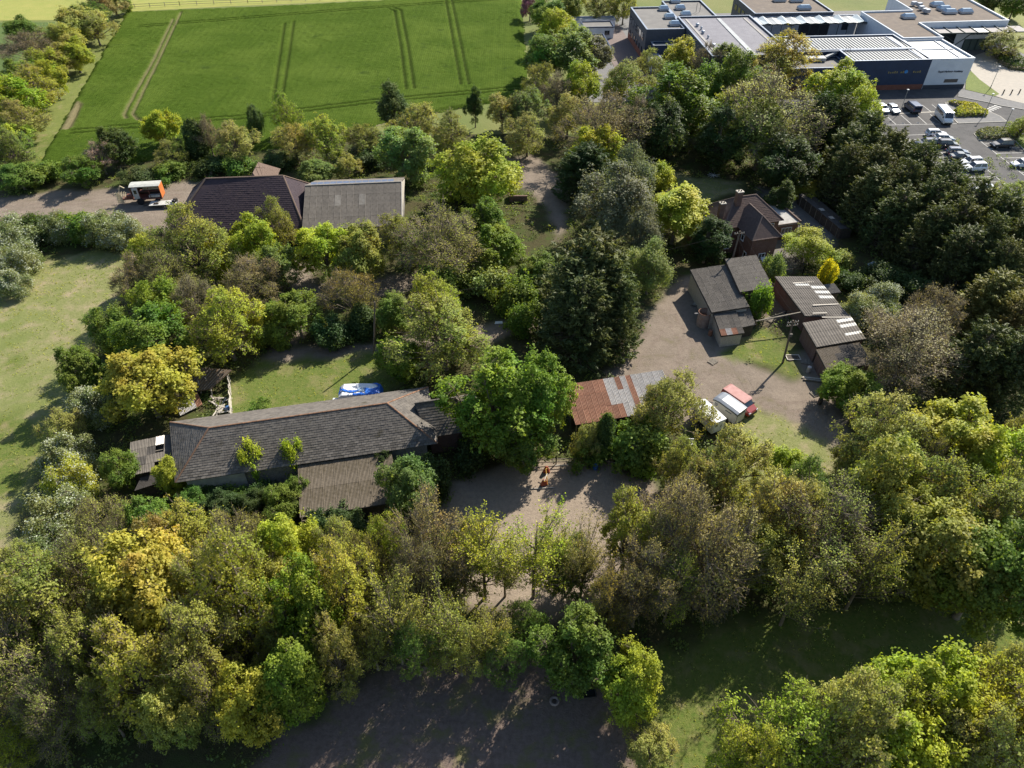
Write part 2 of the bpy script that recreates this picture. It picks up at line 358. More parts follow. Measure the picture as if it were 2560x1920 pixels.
# ---------------------------------------------------------------- trees: prototypes of crown and trunk, tinted tree by tree
def leaf_material(name,gloss=.35,trans=.38):
    m=bpy.data.materials.new(name); m.use_nodes=True; n=m.node_tree; n.nodes.clear()
    out=n.nodes.new('ShaderNodeOutputMaterial'); b=n.nodes.new('ShaderNodeBsdfPrincipled'); t=n.nodes.new('ShaderNodeBsdfTranslucent'); mx=n.nodes.new('ShaderNodeAddShader')
    oi=n.nodes.new('ShaderNodeObjectInfo'); a=n.nodes.new('ShaderNodeAttribute'); a.attribute_name='v'
    hs=n.nodes.new('ShaderNodeHueSaturation'); n.links.new(oi.outputs['Color'],hs.inputs['Color'])
    mr=n.nodes.new('ShaderNodeMapRange'); mr.inputs[3].default_value=.5; mr.inputs[4].default_value=1.9; n.links.new(a.outputs['Fac'],mr.inputs[0]); n.links.new(mr.outputs[0],hs.inputs['Value'])
    mh=n.nodes.new('ShaderNodeMapRange'); mh.inputs[3].default_value=.518; mh.inputs[4].default_value=.486; n.links.new(a.outputs['Fac'],mh.inputs[0]); ge=n.nodes.new('ShaderNodeNewGeometry'); nw=n.nodes.new('ShaderNodeTexNoise'); nw.inputs['Scale'].default_value=.16; nw.inputs['Detail'].default_value=3; n.links.new(ge.outputs['Position'],nw.inputs['Vector'])
    ms=n.nodes.new('ShaderNodeMath'); ms.operation='MULTIPLY_ADD'; ms.inputs[1].default_value=.16; ms.inputs[2].default_value=-.08; n.links.new(nw.outputs[0],ms.inputs[0])
    ma=n.nodes.new('ShaderNodeMath'); ma.operation='ADD'; n.links.new(mh.outputs[0],ma.inputs[0]); n.links.new(ms.outputs[0],ma.inputs[1]); n.links.new(ma.outputs[0],hs.inputs['Hue'])
    n.links.new(hs.outputs[0],b.inputs['Base Color']); b.inputs['Roughness'].default_value=.55; b.inputs['Specular IOR Level'].default_value=gloss
    tm=n.nodes.new('ShaderNodeMix'); tm.data_type='RGBA'; tm.blend_type='MULTIPLY'; tm.inputs[0].default_value=1; tm.inputs[7].default_value=(1.2*trans*2,1.15*trans*2,.45*trans*2,1)
    n.links.new(hs.outputs[0],tm.inputs[6]); n.links.new(tm.outputs[2],t.inputs['Color'])
    n.links.new(b.outputs[0],mx.inputs[0]); n.links.new(t.outputs[0],mx.inputs[1]); n.links.new(mx.outputs[0],out.inputs[0])
    return m
LEAF=leaf_material('foliage',.10,.5); NEEDLE=leaf_material('needle_foliage',.12,.2)
BLOS=mat('white_blossom',(.44,.46,.36),(.30,.34,.20),scale=6,rough=.8)
BARK=mat('bark',(.24,.195,.14),(.16,.13,.095),scale=5,rough=.95,c3=(.20,.19,.14),s3=2)
PALEBARK=mat('pale_dead_bark',(.42,.39,.34),(.30,.27,.23),scale=5,rough=.9)
def unit(a): return a/np.maximum(np.linalg.norm(a,axis=-1,keepdims=True),1e-9)
def vtubes(P,R,k=3):
    """P (M,n,3) paths, R (M,n) radii -> verts, quads"""
    M,n,_=P.shape; d=unit(P[:,-1]-P[:,0]); ref=np.where(np.abs(d[:,2:3])>.9,np.array([[1.,0,0]]),np.array([[0,0,1.]]))
    u=unit(np.cross(d,ref)); w_=np.cross(d,u)
    t=np.arange(k)*2*math.pi/k
    ring=np.cos(t)[None,:,None]*u[:,None,:]+np.sin(t)[None,:,None]*w_[:,None,:]
    V=P[:,:,None,:]+R[:,:,None,None]*ring[:,None,:,:]
    idx=np.arange(M*n*k).reshape(M,n,k)
    a=idx[:,:-1,:]; b=np.roll(a,-1,2); c=idx[:,1:,:]; e=np.roll(c,-1,2)
    return V.reshape(-1,3),np.stack([a,b,e,c],-1).reshape(-1,4)
def leaves(rng,C,N,L,Wd,T=None):
    M=len(C); N=unit(N)
    T=rng.normal(size=(M,3)) if T is None else T
    T=unit(T-(T*N).sum(1,keepdims=True)*N); B=np.cross(N,T)
    q=rng.uniform(.42,1.0,(M,1))**1.0*1.35; L=L*q*rng.uniform(.85,1.15,(M,1)); Wd=Wd*q*rng.uniform(.8,1.15,(M,1))
    V=np.stack([C-T*L*.5,C+B*Wd*.5+N*Wd*.18,C+T*L*.5-N*L*.12,C-B*Wd*.5+N*Wd*.18],1)
    return V.reshape(-1,3),np.arange(M*4).reshape(-1,4)
class Acc:
    def __init__(s): s.V=[];s.Q=[];s.n=0
    def add(s,VQ):
        V,Q=VQ; s.V.append(V); s.Q.append(Q+s.n); s.n+=len(V)
    def get(s): return np.concatenate(s.V),np.concatenate(s.Q)
def bez(a,b,c,n):
    t=np.linspace(0,1,n)[None,:,None]; a=a[:,None];b=b[:,None];c=c[:,None]
    return a*(1-t)**2+2*b*t*(1-t)+c*t*t
def nearest(A,B):
    d=((A[:,None,:]-B[None,:,:])**2).sum(-1); return d.argmin(1)
KINDS={ #        R   H   lobes lr    tips leaf/tip  leaf  tuft  low    twig
 'round':dict(R=4.6,H=10.5,nl=26,lr=.40,tips=1150,lp=18,ls=.27,tr=.215,lo=-.8,tw=.022),
 'tall': dict(R=3.9,H=14.0,nl=28,lr=.40,tips=1150,lp=18,ls=.27,tr=.23,lo=-.85,tw=.022),
 'airy': dict(R=4.6,H=10.5,nl=36,lr=.33,tips=1250,lp=12,ls=.19,tr=.165,lo=-.75,tw=.028),
 'bare': dict(R=4.6,H=10.5,nl=36,lr=.33,tips=1900,lp=5,ls=.145,tr=.20,lo=-.7,tw=.030),
 'fine': dict(R=4.6,H=9.0,nl=26,lr=.36,tips=2100,lp=8,ls=.23,tr=.30,lo=-.6,tw=.015),
 'haw':  dict(R=3.0,H=5.0,nl=20,lr=.38,tips=1000,lp=14,ls=.17,tr=.22,lo=-.8,tw=.018),
 'shrub':dict(R=2.6,H=3.4,nl=14,lr=.42,tips=560,lp=11,ls=.27,tr=.28,lo=-.9,tw=.016),
}
def broadleaf(kind,seed):
    p=KINDS[kind]; rng=np.random.default_rng(seed); R,H=p['R'],p['H']
    az=H*(.455 if kind not in('haw','shrub') else .47); zc=H-az*1.02; E=np.array([R,R,az])
    nl=p['nl']; g=np.arange(nl)+.5; ph=np.arccos(np.clip(1-2*g/nl*(.5-.5*p['lo']),-1,1)); th=g*2.39996+rng.uniform(0,6)
    D=np.stack([np.cos(th)*np.sin(ph),np.sin(th)*np.sin(ph),np.cos(ph)],1)+rng.normal(0,.13,(nl,3))
    D=unit(D); ang=np.arctan2(D[:,1],D[:,0]); asym=1+.16*np.cos(ang-rng.uniform(0,6.28))+.13*np.cos(2*ang-rng.uniform(0,6.28))+.10*np.cos(3*ang-rng.uniform(0,6.28))
    Lc=D*(.34+.66*rng.random((nl,1))**.7)*E*np.stack([asym,asym,np.ones(nl)],1); Lr=p['lr']*R*rng.uniform(.36,1.12,nl)
    kp=rng.random(nl)>.16; D=D[kp]; Lc=Lc[kp]; Lr=Lr[kp]; nl=len(Lr)
    Lc[:,:2]*=(1-.28*np.clip(Lc[:,2:3]/az,0,1))
    top=D[:,2]>.3; Lc[top,2]*=rng.uniform(.85,1.15,top.sum())
    Lc=np.vstack([Lc,rng.normal(0,.15,(3,3))*E]); Lr=np.append(Lr,[R*.4]*3)
    # twig tips on the outer sides of the lobes
    n0=p['tips']*3; li=rng.choice(len(Lc),n0,p=Lr**2/(Lr**2).sum())
    d=unit(rng.normal(size=(n0,3))+unit(Lc[li])*.55+np.array([0,0,.25])); rr=rng.uniform(.45,1.08,(n0,1))**.6
    lead=1+(rng.random((n0,1))<.16)*rng.uniform(.1,.6,(n0,1)); T=Lc[li]+d*Lr[li][:,None]*rr*lead*np.array([.92,.92,1.2])
    q=np.linalg.norm(T/E,axis=1); ok=(q>.42)&(T[:,2]+zc>H*.03)
    ins=np.zeros(n0,bool)
    for c,r in zip(Lc,Lr): ins|=(np.linalg.norm(T-c,axis=1)<r*.62)
    ok&=~(ins&(rng.random(n0)<.75)); T=T[ok][:p['tips']]; li=li[ok][:p['tips']]
    sc=np.array([R/np.percentile(np.hypot(T[:,0],T[:,1]),96)]*2+[1.0]); T*=sc; Lc*=sc
    T[:,2]+=zc; Lc[:,2]+=zc
    # leaves
    m=len(T); lp=p['lp']; k=np.repeat(np.arange(m),lp); cnt=len(k)
    tv=np.clip(rng.random(m)*.6+rng.random(len(Lc))[li]*.4,0,1); out=unit(T-np.array([0,0,zc*.75])); tl=Lc[li]
    C=T[k]+rng.normal(0,p['tr'],(cnt,3))*np.array([1,1,.8])*rng.uniform(.6,1.35,m)[k][:,None]
    N=unit(T-tl)[k]*.6+out[k]*.2+np.array([.25,.3,.75])*.8+rng.normal(0,.5,(cnt,3))
    lv=leaves(rng,C,N,p['ls'],p['ls']*.78)
    v=np.clip(tv[k]*.62+rng.random(cnt)*.38,0,1)
    fm=None
    mats=[LEAF]
    if kind=='haw':
        pb=np.clip(.15+1.1*vnoise(T[:,0]+40,T[:,1]+T[:,2]+40,1.1,seed),0,1)**2
        bl=rng.random(m)<pb*.75; fm=(bl[k]&(rng.random(cnt)<.5)).astype(int); mats=[LEAF,BLOS]
    crown=fast_mesh('crown_'+kind,lv[0],lv[1],mats,{'v':('FACE',v)},fm)
    # wood
    A=Acc(); hb=zc-az*.75; tr=R*.045*(H/10)**.5
    fork=np.array([0,0,max(hb*1.05,H*.16)]); tz=np.array([rng.normal(0,.2),rng.normal(0,.2),zc+az*.35])
    A.add(vtubes(np.array([[[0,0,-.15],[0,0,.25],fork*[1,1,.6],fork,tz*.6+fork*.4,tz]]),np.array([[tr*1.9,tr*1.25,tr,tr*.9,tr*.55,tr*.2]]),8))
    ns=8; ltop=min(len(Lc),len(Lc)); st=np.stack([rng.normal(0,tr*.2,ltop),rng.normal(0,tr*.2,ltop),fork[2]+(rng.random(ltop))*(zc-fork[2])*np.clip((Lc[:,2]-fork[2])/(H-fork[2]+.01),.02,1)],1)
    mid=(st+Lc)/2+np.stack([rng.normal(0,.25,ltop),rng.normal(0,.25,ltop),rng.uniform(-.2,.8,ltop)],1)
    P=bez(st,mid,Lc,5); A.add(vtubes(P,np.linspace(tr*.42,tr*.17,5)[None,:]*np.ones((ltop,1)),5))
    nsb=max(60,m//9); sb=T[rng.choice(m,nsb,replace=False)]*.9+np.repeat([[0,0,zc*.1]],nsb,0)*1.0
    ln=nearest(sb,Lc); a=P[ln,3]*.5+Lc[ln]*.5; PB=bez(a,(a+sb)/2+rng.normal(0,.15,(nsb,3)),sb,4)
    A.add(vtubes(PB,np.linspace(tr*.17,tr*.08,4)[None,:]*np.ones((nsb,1)),4))
    sn=nearest(T,sb); a=PB[sn,2]*.4+PB[sn,3]*.6; PT=bez(a,(a+T)/2+rng.normal(0,.12,(m,3)),T,3)
    A.add(vtubes(PT,np.array([[p['tw'],p['tw']*.75,p['tw']*.4]])*np.ones((m,1)),3))
    if kind in('bare','airy'):
        f=1
        T2=np.repeat(T,f,0); e=T2+unit(T2-np.array([0,0,zc*.6])+rng.normal(0,1.3,T2.shape))*rng.uniform(.3,.8,(len(T2),1))
        A.add(vtubes(np.stack([T2-(e-T2)*.5,e],1),np.array([[p['tw']*.7,p['tw']*.3]])*np.ones((len(T2),1)),3))
    V,Q=A.get(); V[:,2]=np.maximum(V[:,2],-.2)
    return fast_mesh('trunk_'+kind,V,Q,[BARK]),crown,R,H,zc
def conifer(seed,spread=1.0):
    rng=np.random.default_rng(seed); R,H=4.4*spread,14.0; nt_=170
    # plumes: feathery upswept sprays covering several merged spires
    tops=[(0,0,H)]+[(rng.uniform(.25,.55)*R*math.cos(t),rng.uniform(.25,.55)*R*math.sin(t),H*rng.uniform(.72,.93)) for t in rng.uniform(0,6.28)+np.arange(4)*1.57+rng.normal(0,.2,4)]
    C=[];D=[];S=[]
    for (tx,ty,tz) in tops:
        n=nt_ if tz==H else nt_//2; rb=R*(.86 if tz==H else .55)
        h=rng.random(n)**.8; z=.4+h*(tz-1.2); rad=rb*(1-h)**.62*rng.uniform(.78,1.04,n); th=rng.uniform(0,6.28,n)
        o=np.stack([np.cos(th),np.sin(th),np.zeros(n)],1)
        C.append(np.stack([tx+o[:,0]*rad,ty+o[:,1]*rad,z],1)); D.append(unit(o*.75+np.array([0,0,.62])+rng.normal(0,.18,(n,3)))); S.append(rng.uniform(.8,1.5,n))
    C=np.concatenate(C);D=np.concatenate(D);S=np.concatenate(S); m=len(C); lp=34; k=np.repeat(np.arange(m),lp); cnt=len(k)
    s=rng.random(cnt)**.8; rr=(1-s)*.55+.06
    side=rng.normal(size=(cnt,3)); side=unit(side-(side*D[k]).sum(1,keepdims=True)*D[k])
    pos=C[k]+D[k]*(s*S[k]*1.5-.5)[:,None]+side*(rr*rng.random(cnt)**.5)[:,None]*S[k][:,None]
    T=unit(D[k]*.9+side*.8+rng.normal(0,.25,(cnt,3))); N=side*.6+np.array([0,0,.6])+rng.normal(0,.5,(cnt,3))
    lv=leaves(rng,pos,N,.46,.15,T); tv=rng.random(m); v=np.clip(tv[k]*.6+rng.random(cnt)*.25+s*.15,0,1)
    crown=fast_mesh('crown_conifer',lv[0],lv[1],[NEEDLE],{'v':('FACE',v)})
    A=Acc(); A.add(vtubes(np.array([[[0,0,-.15],[0,0,.4],[0,0,H*.5],[0,0,H*.95]]]),np.array([[.36,.27,.17,.03]]),7))
    b0=C*np.array([.08,.08,1])-np.array([0,0,.5]); b0[:,2]=np.maximum(b0[:,2],.2); A.add(vtubes(np.stack([b0,C],1),np.array([[.05,.02]])*np.ones((m,1)),3))
    V,Q=A.get(); return fast_mesh('trunk_conifer',V,Q,[BARK]),crown,R,H,H*.48
def ivy(seed):
    rng=np.random.default_rng(seed); R,H=1.7,9.0; n=900
    h=rng.random(n); z=.3+h*(H-.5); bul=.55+.45*vnoise(h*40,np.zeros(n),6,seed)+.3*np.sin(h*3.1); rad=R*bul*(1-h**4*.8)*rng.uniform(.6,1.,n)*.8; th=rng.uniform(0,6.28,n)
    T=np.stack([np.cos(th)*rad,np.sin(th)*rad,z],1); lp=12; k=np.repeat(np.arange(n),lp); cnt=len(k)
    N=np.stack([np.cos(th),np.sin(th),np.full(n,.5)],1)[k]+rng.normal(0,.5,(cnt,3)); C=T[k]+rng.normal(0,.24,(cnt,3))
    lv=leaves(rng,C,N,.25,.21); v=np.clip(rng.random(n)[k]*.6+rng.random(cnt)*.4,0,1)
    crown=fast_mesh('crown_ivy',lv[0],lv[1],[LEAF],{'v':('FACE',v)})
    A=Acc(); A.add(vtubes(np.array([[[0,0,-.1],[0,0,3],[.1,.1,H]]]),np.array([[.3,.2,.05]]),7))
    m=60; i=rng.choice(n,m); e=T[i]*[1.25,1.25,1]+[0,0,.5]; A.add(vtubes(np.stack([T[i]*[.1,.1,.95],e],1),np.array([[.04,.015]])*np.ones((m,1)),3))
    V,Q=A.get(); return fast_mesh('trunk_ivy',V,Q,[BARK]),crown,R,H,H*.5
def thin(seed):
    """young tree with upright bare-looking twigs and a light veil of leaf"""
    rng=np.random.default_rng(seed); R,H=2.8,9.5; A=Acc()
    A.add(vtubes(np.array([[[0,0,-.1],[.05,0,2.5],[.1,.1,5.5],[0,.1,H*.93]]]),np.array([[.13,.10,.07,.015]]),6))
    n=42; z0=rng.uniform(1.4,6.2,n); th=rng.uniform(0,6.28,n); rad=R*rng.uniform(.45,1,n)*(1-(z0-1.5)/9); e=np.stack([np.cos(th)*rad,np.sin(th)*rad,z0+rng.uniform(1.8,3.6,n)],1)
    a=np.stack([np.zeros(n),np.zeros(n),z0],1); md=a*.45+e*.55+np.array([0,0,-.5]); P=bez(a,md,e,5); A.add(vtubes(P,np.linspace(.045,.015,5)[None]*np.ones((n,1)),4))
    m=760; i=rng.choice(n,m); s=rng.integers(1,5,m); b=P[i,s]; t=b+unit(rng.normal(0,.6,(m,3))+unit(e-a)[i]+[0,0,.55])*rng.uniform(.5,1.3,(m,1)); A.add(vtubes(np.stack([b,t],1),np.array([[.014,.006]])*np.ones((m,1)),3))
    V,Q=A.get(); k=np.repeat(np.arange(m),8); cnt=len(k); C=b[k]+(t-b)[k]*rng.uniform(.3,1.1,(cnt,1))+rng.normal(0,.10,(cnt,3))
    lv=leaves(rng,C,rng.normal(0,.6,(cnt,3))+[0,0,.5],.12,.085); v=np.clip(rng.random(cnt),0,1)
    return fast_mesh('trunk_thin',V,Q,[BARK]),fast_mesh('crown_thin',lv[0],lv[1],[LEAF],{'v':('FACE',v)}),R,H,H*.58
PROTO={}
for i_,(kd,nv) in enumerate((('round',4),('tall',2),('airy',4),('bare',3),('fine',2),('haw',3),('shrub',3))):
    PROTO[kd]=[broadleaf(kd,100*i_+j+3) for j in range(nv)]
PROTO['conifer']=[conifer(901),conifer(902,1.0),conifer(903,.9)]
PROTO['ivy']=[ivy(951),ivy(952)]; PROTO['thin']=[thin(971),thin(972),thin(973)]
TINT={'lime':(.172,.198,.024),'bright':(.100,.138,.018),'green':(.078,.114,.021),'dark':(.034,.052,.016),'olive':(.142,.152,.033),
 'brown':(.148,.132,.046),'gold':(.170,.170,.026),'orange':(.182,.162,.031),'pale':(.182,.186,.050),'grey':(.082,.092,.058),'conifer':(.064,.076,.026),
 'confgold':(.115,.105,.030),'haw':(.115,.135,.052),'yellow':(.24,.23,.015),'greybrown':(.138,.120,.066),'pink':(.25,.18,.165),'purple':(.12,.045,.085),'ivy':(.046,.066,.020),'mint':(.098,.135,.040)}
LOOK={'lime':'yellow-green','bright':'bright green','green':'mid green','dark':'dark green','olive':'olive','brown':'brownish','gold':'golden','orange':'orange-gold','pale':'pale olive','grey':'grey-green','conifer':'dark','confgold':'golden-tipped','haw':'white-flowering','yellow':'bright yellow','greybrown':'grey-brown','pink':'pinkish','purple':'purple','ivy':'ivy-clad','mint':'light green'}
KNAME={'round':('broadleaf_tree','tree'),'tall':('tall_tree','tree'),'airy':('leafing_tree','tree'),'bare':('twiggy_tree','tree'),'fine':('evergreen_oak','tree'),'haw':('hawthorn_bush','bush'),'shrub':('leafy_shrub','shrub'),'conifer':('conifer_tree','tree'),'ivy':('ivy_clad_tree','tree'),'thin':('young_tree','tree')}
KPHR={'round':'broadleaf tree','tall':'tall broadleaf tree','airy':'half-leafed tree','bare':'sparse twiggy tree','fine':'dense evergreen tree','haw':'hawthorn bush','shrub':'shrub','conifer':'conifer','ivy':'tree','thin':'young tree'}
TREEPOS=[]
trng=random.Random(5)
def tree(px,py,r,kind,tint,h,where,hs=None,wide=1.0,group=None):
    """crown centre at photo pixel, crown radius in pixels, height in metres"""
    v=trng.choice(PROTO[kind]); trunk,crown,R,H,zc=v
    zz=h*zc/H; p=G(px,py,zz); rw=r*depth(p)/F_PX
    nm,cat=KNAME[kind]
    e=empty(nm,(p[0],p[1],0),trng.uniform(0,6.28),f"{LOOK[tint]} {KPHR[kind]} {where}",cat,group)
    s=rw/R*(1.14 if kind in('round','airy','bare','tall') else 1.05); e.scale=(s*wide*trng.uniform(.95,1.05),s*trng.uniform(.95,1.05),h/H)
    t=link('trunk',trunk,e); c=link('crown',crown,e)
    b=TINT[tint]; f=trng.uniform(.9,1.1); c.color=(b[0]*f*trng.uniform(.94,1.06),b[1]*f,b[2]*f,1)
    TREEPOS.append((p[0],p[1],rw,h)); return e
T_=tree
# far left hedge line beside the crop field
T_(255,14,46,'airy','brown',8,'at the far end of the left field hedge')
T_(191,64,62,'round','pale',9,'in the left hedge, below the brown one at its end')
T_(139,100,52,'airy','olive',8,'in the left field hedge beside the grey bare tree')
T_(72,128,54,'bare','greybrown',8,'leaning out of the left field hedge toward the small green field')
T_(150,152,48,'airy','pale',7,'low on the field side of the left hedge')
T_(52,76,40,'round','green',7,'on the far-left side of the left field hedge')
T_(88,222,64,'airy','gold',9,'large and rounded, in the left field hedge near the frame edge')
T_(20,262,70,'round','lime',10,'weeping at the left frame edge beside the field verge')
T_(8,345,50,'round','lime',6,'lowest of the left hedge, touching the frame edge')
T_(46,440,54,'round','green',5,'at the left end of the hedge along the farm track')
T_(120,432,36,'shrub','green',3,'second in the hedge along the farm track')
T_(200,432,48,'round','green',5,'in the track hedge left of the pinkish blossom tree')
T_(292,362,44,'round','ivy',8,'rising beside the pinkish blossom tree at the field corner',wide=1.1)
T_(250,396,44,'bare','pink',6,'with pale blossom at the field edge above the track')
T_(405,320,44,'round','lime',8,'standing alone at the field edge above the orange trailer')
T_(432,385,42,'airy','olive',5,'below the lone yellow-green tree at the field edge')
T_(487,348,30,'ivy','ivy',8,'with a pinkish top, in the belt behind the tiled barn')
T_(520,342,32,'bare','greybrown',8,'beside the ivy-clad tree behind the tiled barn')
T_(585,356,58,'airy','pale',8,'left of the dark round ivy ball behind the tiled barn')
T_(636,310,22,'round','ivy',8,'forming a dark ball above the belt behind the tiled barn')
T_(718,288,32,'airy','lime',9,'tallest point of the belt behind the tiled barn')
T_(735,356,50,'airy','pale',8,'in the belt behind the ridge of the tiled barn')
T_(810,348,54,'airy','lime',9,'in the belt behind the gap between the two upper barns')
T_(792,430,46,'round','mint',5,'small, behind the left end of the grey-roofed barn')
T_(868,418,38,'airy','pale',5,'behind the ridge of the grey-roofed barn')
T_(340,445,34,'shrub','dark',2.5,'in the hedge behind the orange trailer')
T_(420,430,40,'shrub','green',2.8,'in the hedge between the orange trailer and tiled barn')
T_(520,415,40,'shrub','dark',3,'behind the left part of the tiled barn')
T_(600,412,40,'shrub','green',3,'behind the tiled barn left of its rear gable')
T_(700,402,36,'shrub','dark',3,'behind the tiled barn right of its rear gable')
T_(930,400,36,'shrub','dark',3,'behind the right end of the grey-roofed barn')
T_(984,272,42,'tall','ivy',11,'tall and dark against the crop field, pale-edged',wide=1.0)
T_(1187,266,21,'tall','ivy',8.5,'narrow, against the right half of the crop field')
T_(905,345,46,'airy','olive',6,'below the tall dark ivy-clad tree at the field edge')
T_(1040,318,58,'airy','pale',9,'right of the tall dark ivy-clad tree')
T_(1022,385,68,'round','mint',10,'directly left of the big round yellow-green tree')
T_(1130,338,54,'airy','olive',8,'behind the big round yellow-green tree')
T_(1182,435,96,'round','lime',12,'biggest and roundest beside the grey-roofed barn')
T_(1255,282,48,'airy','pale',8,'below the narrow ivy-clad tree at the field edge')
T_(1318,272,56,'airy','mint',9,'at the corner of the crop field and the school wood')
T_(1318,340,50,'airy','pale',8,'between field corner and brown tree')
# school wood, left part
T_(1325,14,26,'airy','purple',8,'at the top of the field edge')
T_(1367,36,46,'round','green',9,'at the top end of the school wood')
T_(1395,82,52,'round','lime',10,'in the school wood left of the small white buildings')
T_(1425,140,66,'round','mint',11,'left of the low white school building')
T_(1480,142,42,'round','grey',9,'touching the wall of the low white school building')
T_(1425,14,40,'round','olive',9,'behind the small white buildings, leftmost')
T_(1500,14,44,'airy','olive',9,'behind the small white buildings, middle')
T_(1560,18,34,'airy','gold',9,'behind the small white buildings, rightmost')
T_(1362,150,52,'round','green',10,'on the field edge of the school wood')
T_(1350,215,46,'airy','olive',9,'on the field edge above the field corner')
T_(1453,222,44,'round','lime',10,'yellowest crown in the left school wood')
T_(1392,240,40,'bare','greybrown',9,'left of the yellowest crown in the school wood')
T_(1420,290,52,'airy','pale',9,'below the yellowest crown in the school wood')
T_(1557,208,56,'airy','olive',10,'in front of the school service road')
T_(1625,182,42,'airy','pale',9,'in front of the white school annex')
T_(1697,158,44,'round','gold',10,'covering the corner of the school annex')
T_(1762,168,40,'bare','greybrown',10,'in front of the lilac school roof, left of a green one')
T_(1812,162,44,'round','mint',11,'in front of the lilac school roof')
T_(1945,165,78,'airy','orange',13,'spreading over the school hall roof')
T_(1905,225,52,'bare','brown',10,'below the orange-gold tree at the school')
T_(1680,275,90,'round','green',14,'largest deep-green crown of the school wood')
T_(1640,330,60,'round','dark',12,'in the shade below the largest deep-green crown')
T_(1766,235,48,'round','green',13,'right of the largest deep-green crown')
T_(1843,222,58,'round','green',14,'left of the tall drooping willow-like tree')
T_(1832,285,54,'round','lime',12,'left of the tall drooping willow-like tree, lower')
T_(1800,345,62,'tall','dark',12,'behind the house lawn')
T_(1916,315,112,'bare','pale',16,'tall and drooping, in the middle of the school wood')
T_(1905,345,90,'fine','olive',12,'inside the skirts of the tall drooping tree')
T_(1960,420,70,'round','dark',10,'above the house drive')
T_(2040,330,66,'conifer','dark',15,'at the left end of the conifer belt')
T_(2102,232,60,'round','lime',13,'in front of the dark blue school wall')
T_(2150,306,50,'round','lime',12,'at the edge of the car park behind the conifers')
T_(1510,330,98,'bare','brown',13,'widest brown crown between field corner and house')
T_(1590,330,52,'bare','greybrown',12,'right of the widest brown crown')
T_(1494,386,58,'round','lime',11,'in front of the widest brown crown')
T_(1468,432,76,'conifer','dark',11,'below the widest brown crown')
T_(1572,445,58,'fine','grey',11,'behind the grey evergreen oak, darker')
T_(1552,520,100,'fine','grey',12,'biggest and greyest, left of the house lawn')
T_(1604,590,58,'fine','grey',9,'in front of the biggest grey evergreen')
T_(1692,535,84,'tall','lime',10,'on the edge of the house lawn',wide=.85)
T_(1650,445,34,'shrub','lime',4,'beside the football goal')
T_(1770,598,46,'tall','dark',8,'pointed, against the left wall of the house')
T_(1625,675,66,'fine','mint',8,'between the big dark conifer and the house')
T_(1954,500,30,'tall','dark',7,'beside the flat-roofed house extension')
T_(2025,620,60,'fine','lime',5,'feathery like bamboo, in front of the house drive')
T_(2068,690,20,'shrub','yellow',4.2,'standing behind the long shed roof')
T_(1934,678,26,'shrub','mint',4,'between the two shed groups')
T_(1893,755,32,'shrub','bright',5,'climbing up in the fenced pen')
T_(2095,655,34,'shrub','olive',3,'right of the feathery bamboo')
T_(2020,480,36,'shrub','gold',3,'on top of the kennel fence by the drive')
# conifer belt on the right
for k_,(a,b_,r_,hh_,wh) in enumerate(((2090,330,62,14,'in the belt by the car park, nearest the dark blue wall'),(2150,372,66,14,'second from the school in the conifer belt'),(2215,420,70,14,'in the belt below the first parked cars'),(2282,452,72,14,'in the belt below the parked black cars'),
  (2350,500,72,14,'in the belt below the white cars'),(2420,548,72,14,'in the belt left of the young car-park tree'),(2490,590,74,14,'in the belt by the right frame edge'),(2548,640,70,14,'cut by the right frame edge, highest'),
  (2110,440,60,12,'inner row of the belt, by the kennels'),(2170,500,66,12,'inner row of the belt, above the pale tarpaulin'),(2240,550,70,12,'inner row of the belt, middle'),(2320,600,72,12,'inner row of the belt, right of middle'),(2400,655,74,12,'inner row of the belt, above the golden conifer'),(2490,690,70,12,'inner row of the belt by the frame edge'))):
    T_(a,b_,r_,'conifer','conifer',hh_,wh)
T_(2470,765,84,'conifer','confgold',11,'right of the grey bare tree')
T_(2530,820,70,'conifer','confgold',11,'at the right frame edge below the belt')
T_(2440,905,88,'conifer','conifer',12,'directly right of the grey bare tree, dark')
T_(2528,925,84,'conifer','conifer',12,'at the right frame edge above the golden broadleaf')
T_(2268,880,120,'bare','greybrown',10,'wide and leafless beside the right shed range')
T_(2330,800,60,'bare','greybrown',9,'behind the wide leafless one')
T_(2108,962,56,'round','bright',6,'hiding the front end of the right shed range')
T_(2155,1010,52,'shrub','green',4,'below the bright one at the shed end')
T_(2150,778,46,'haw','haw',4.5,'beside the right sheds, nearest the roof')
T_(2205,742,48,'haw','haw',4.5,'beside the pale tarpaulin')
T_(2230,800,40,'shrub','grey',3.5,'among the flowering bushes right of the sheds')
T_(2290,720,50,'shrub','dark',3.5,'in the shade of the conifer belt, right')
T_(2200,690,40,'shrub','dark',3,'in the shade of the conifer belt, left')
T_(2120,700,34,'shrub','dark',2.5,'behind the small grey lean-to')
# car park trees
T_(2524,500,46,'airy','lime',6,'young, at the lower corner of the car park')
T_(2556,320,32,'airy','lime',5,'young, on the grass strip between parking rows')
T_(2507,112,44,'airy','olive',7,'in the hedge by the school entrance')
T_(2540,8,40,'round','green',9,'behind the school at the top right corner')
T_(2470,4,30,'round','dark',9,'at the top right corner beside the school roof')
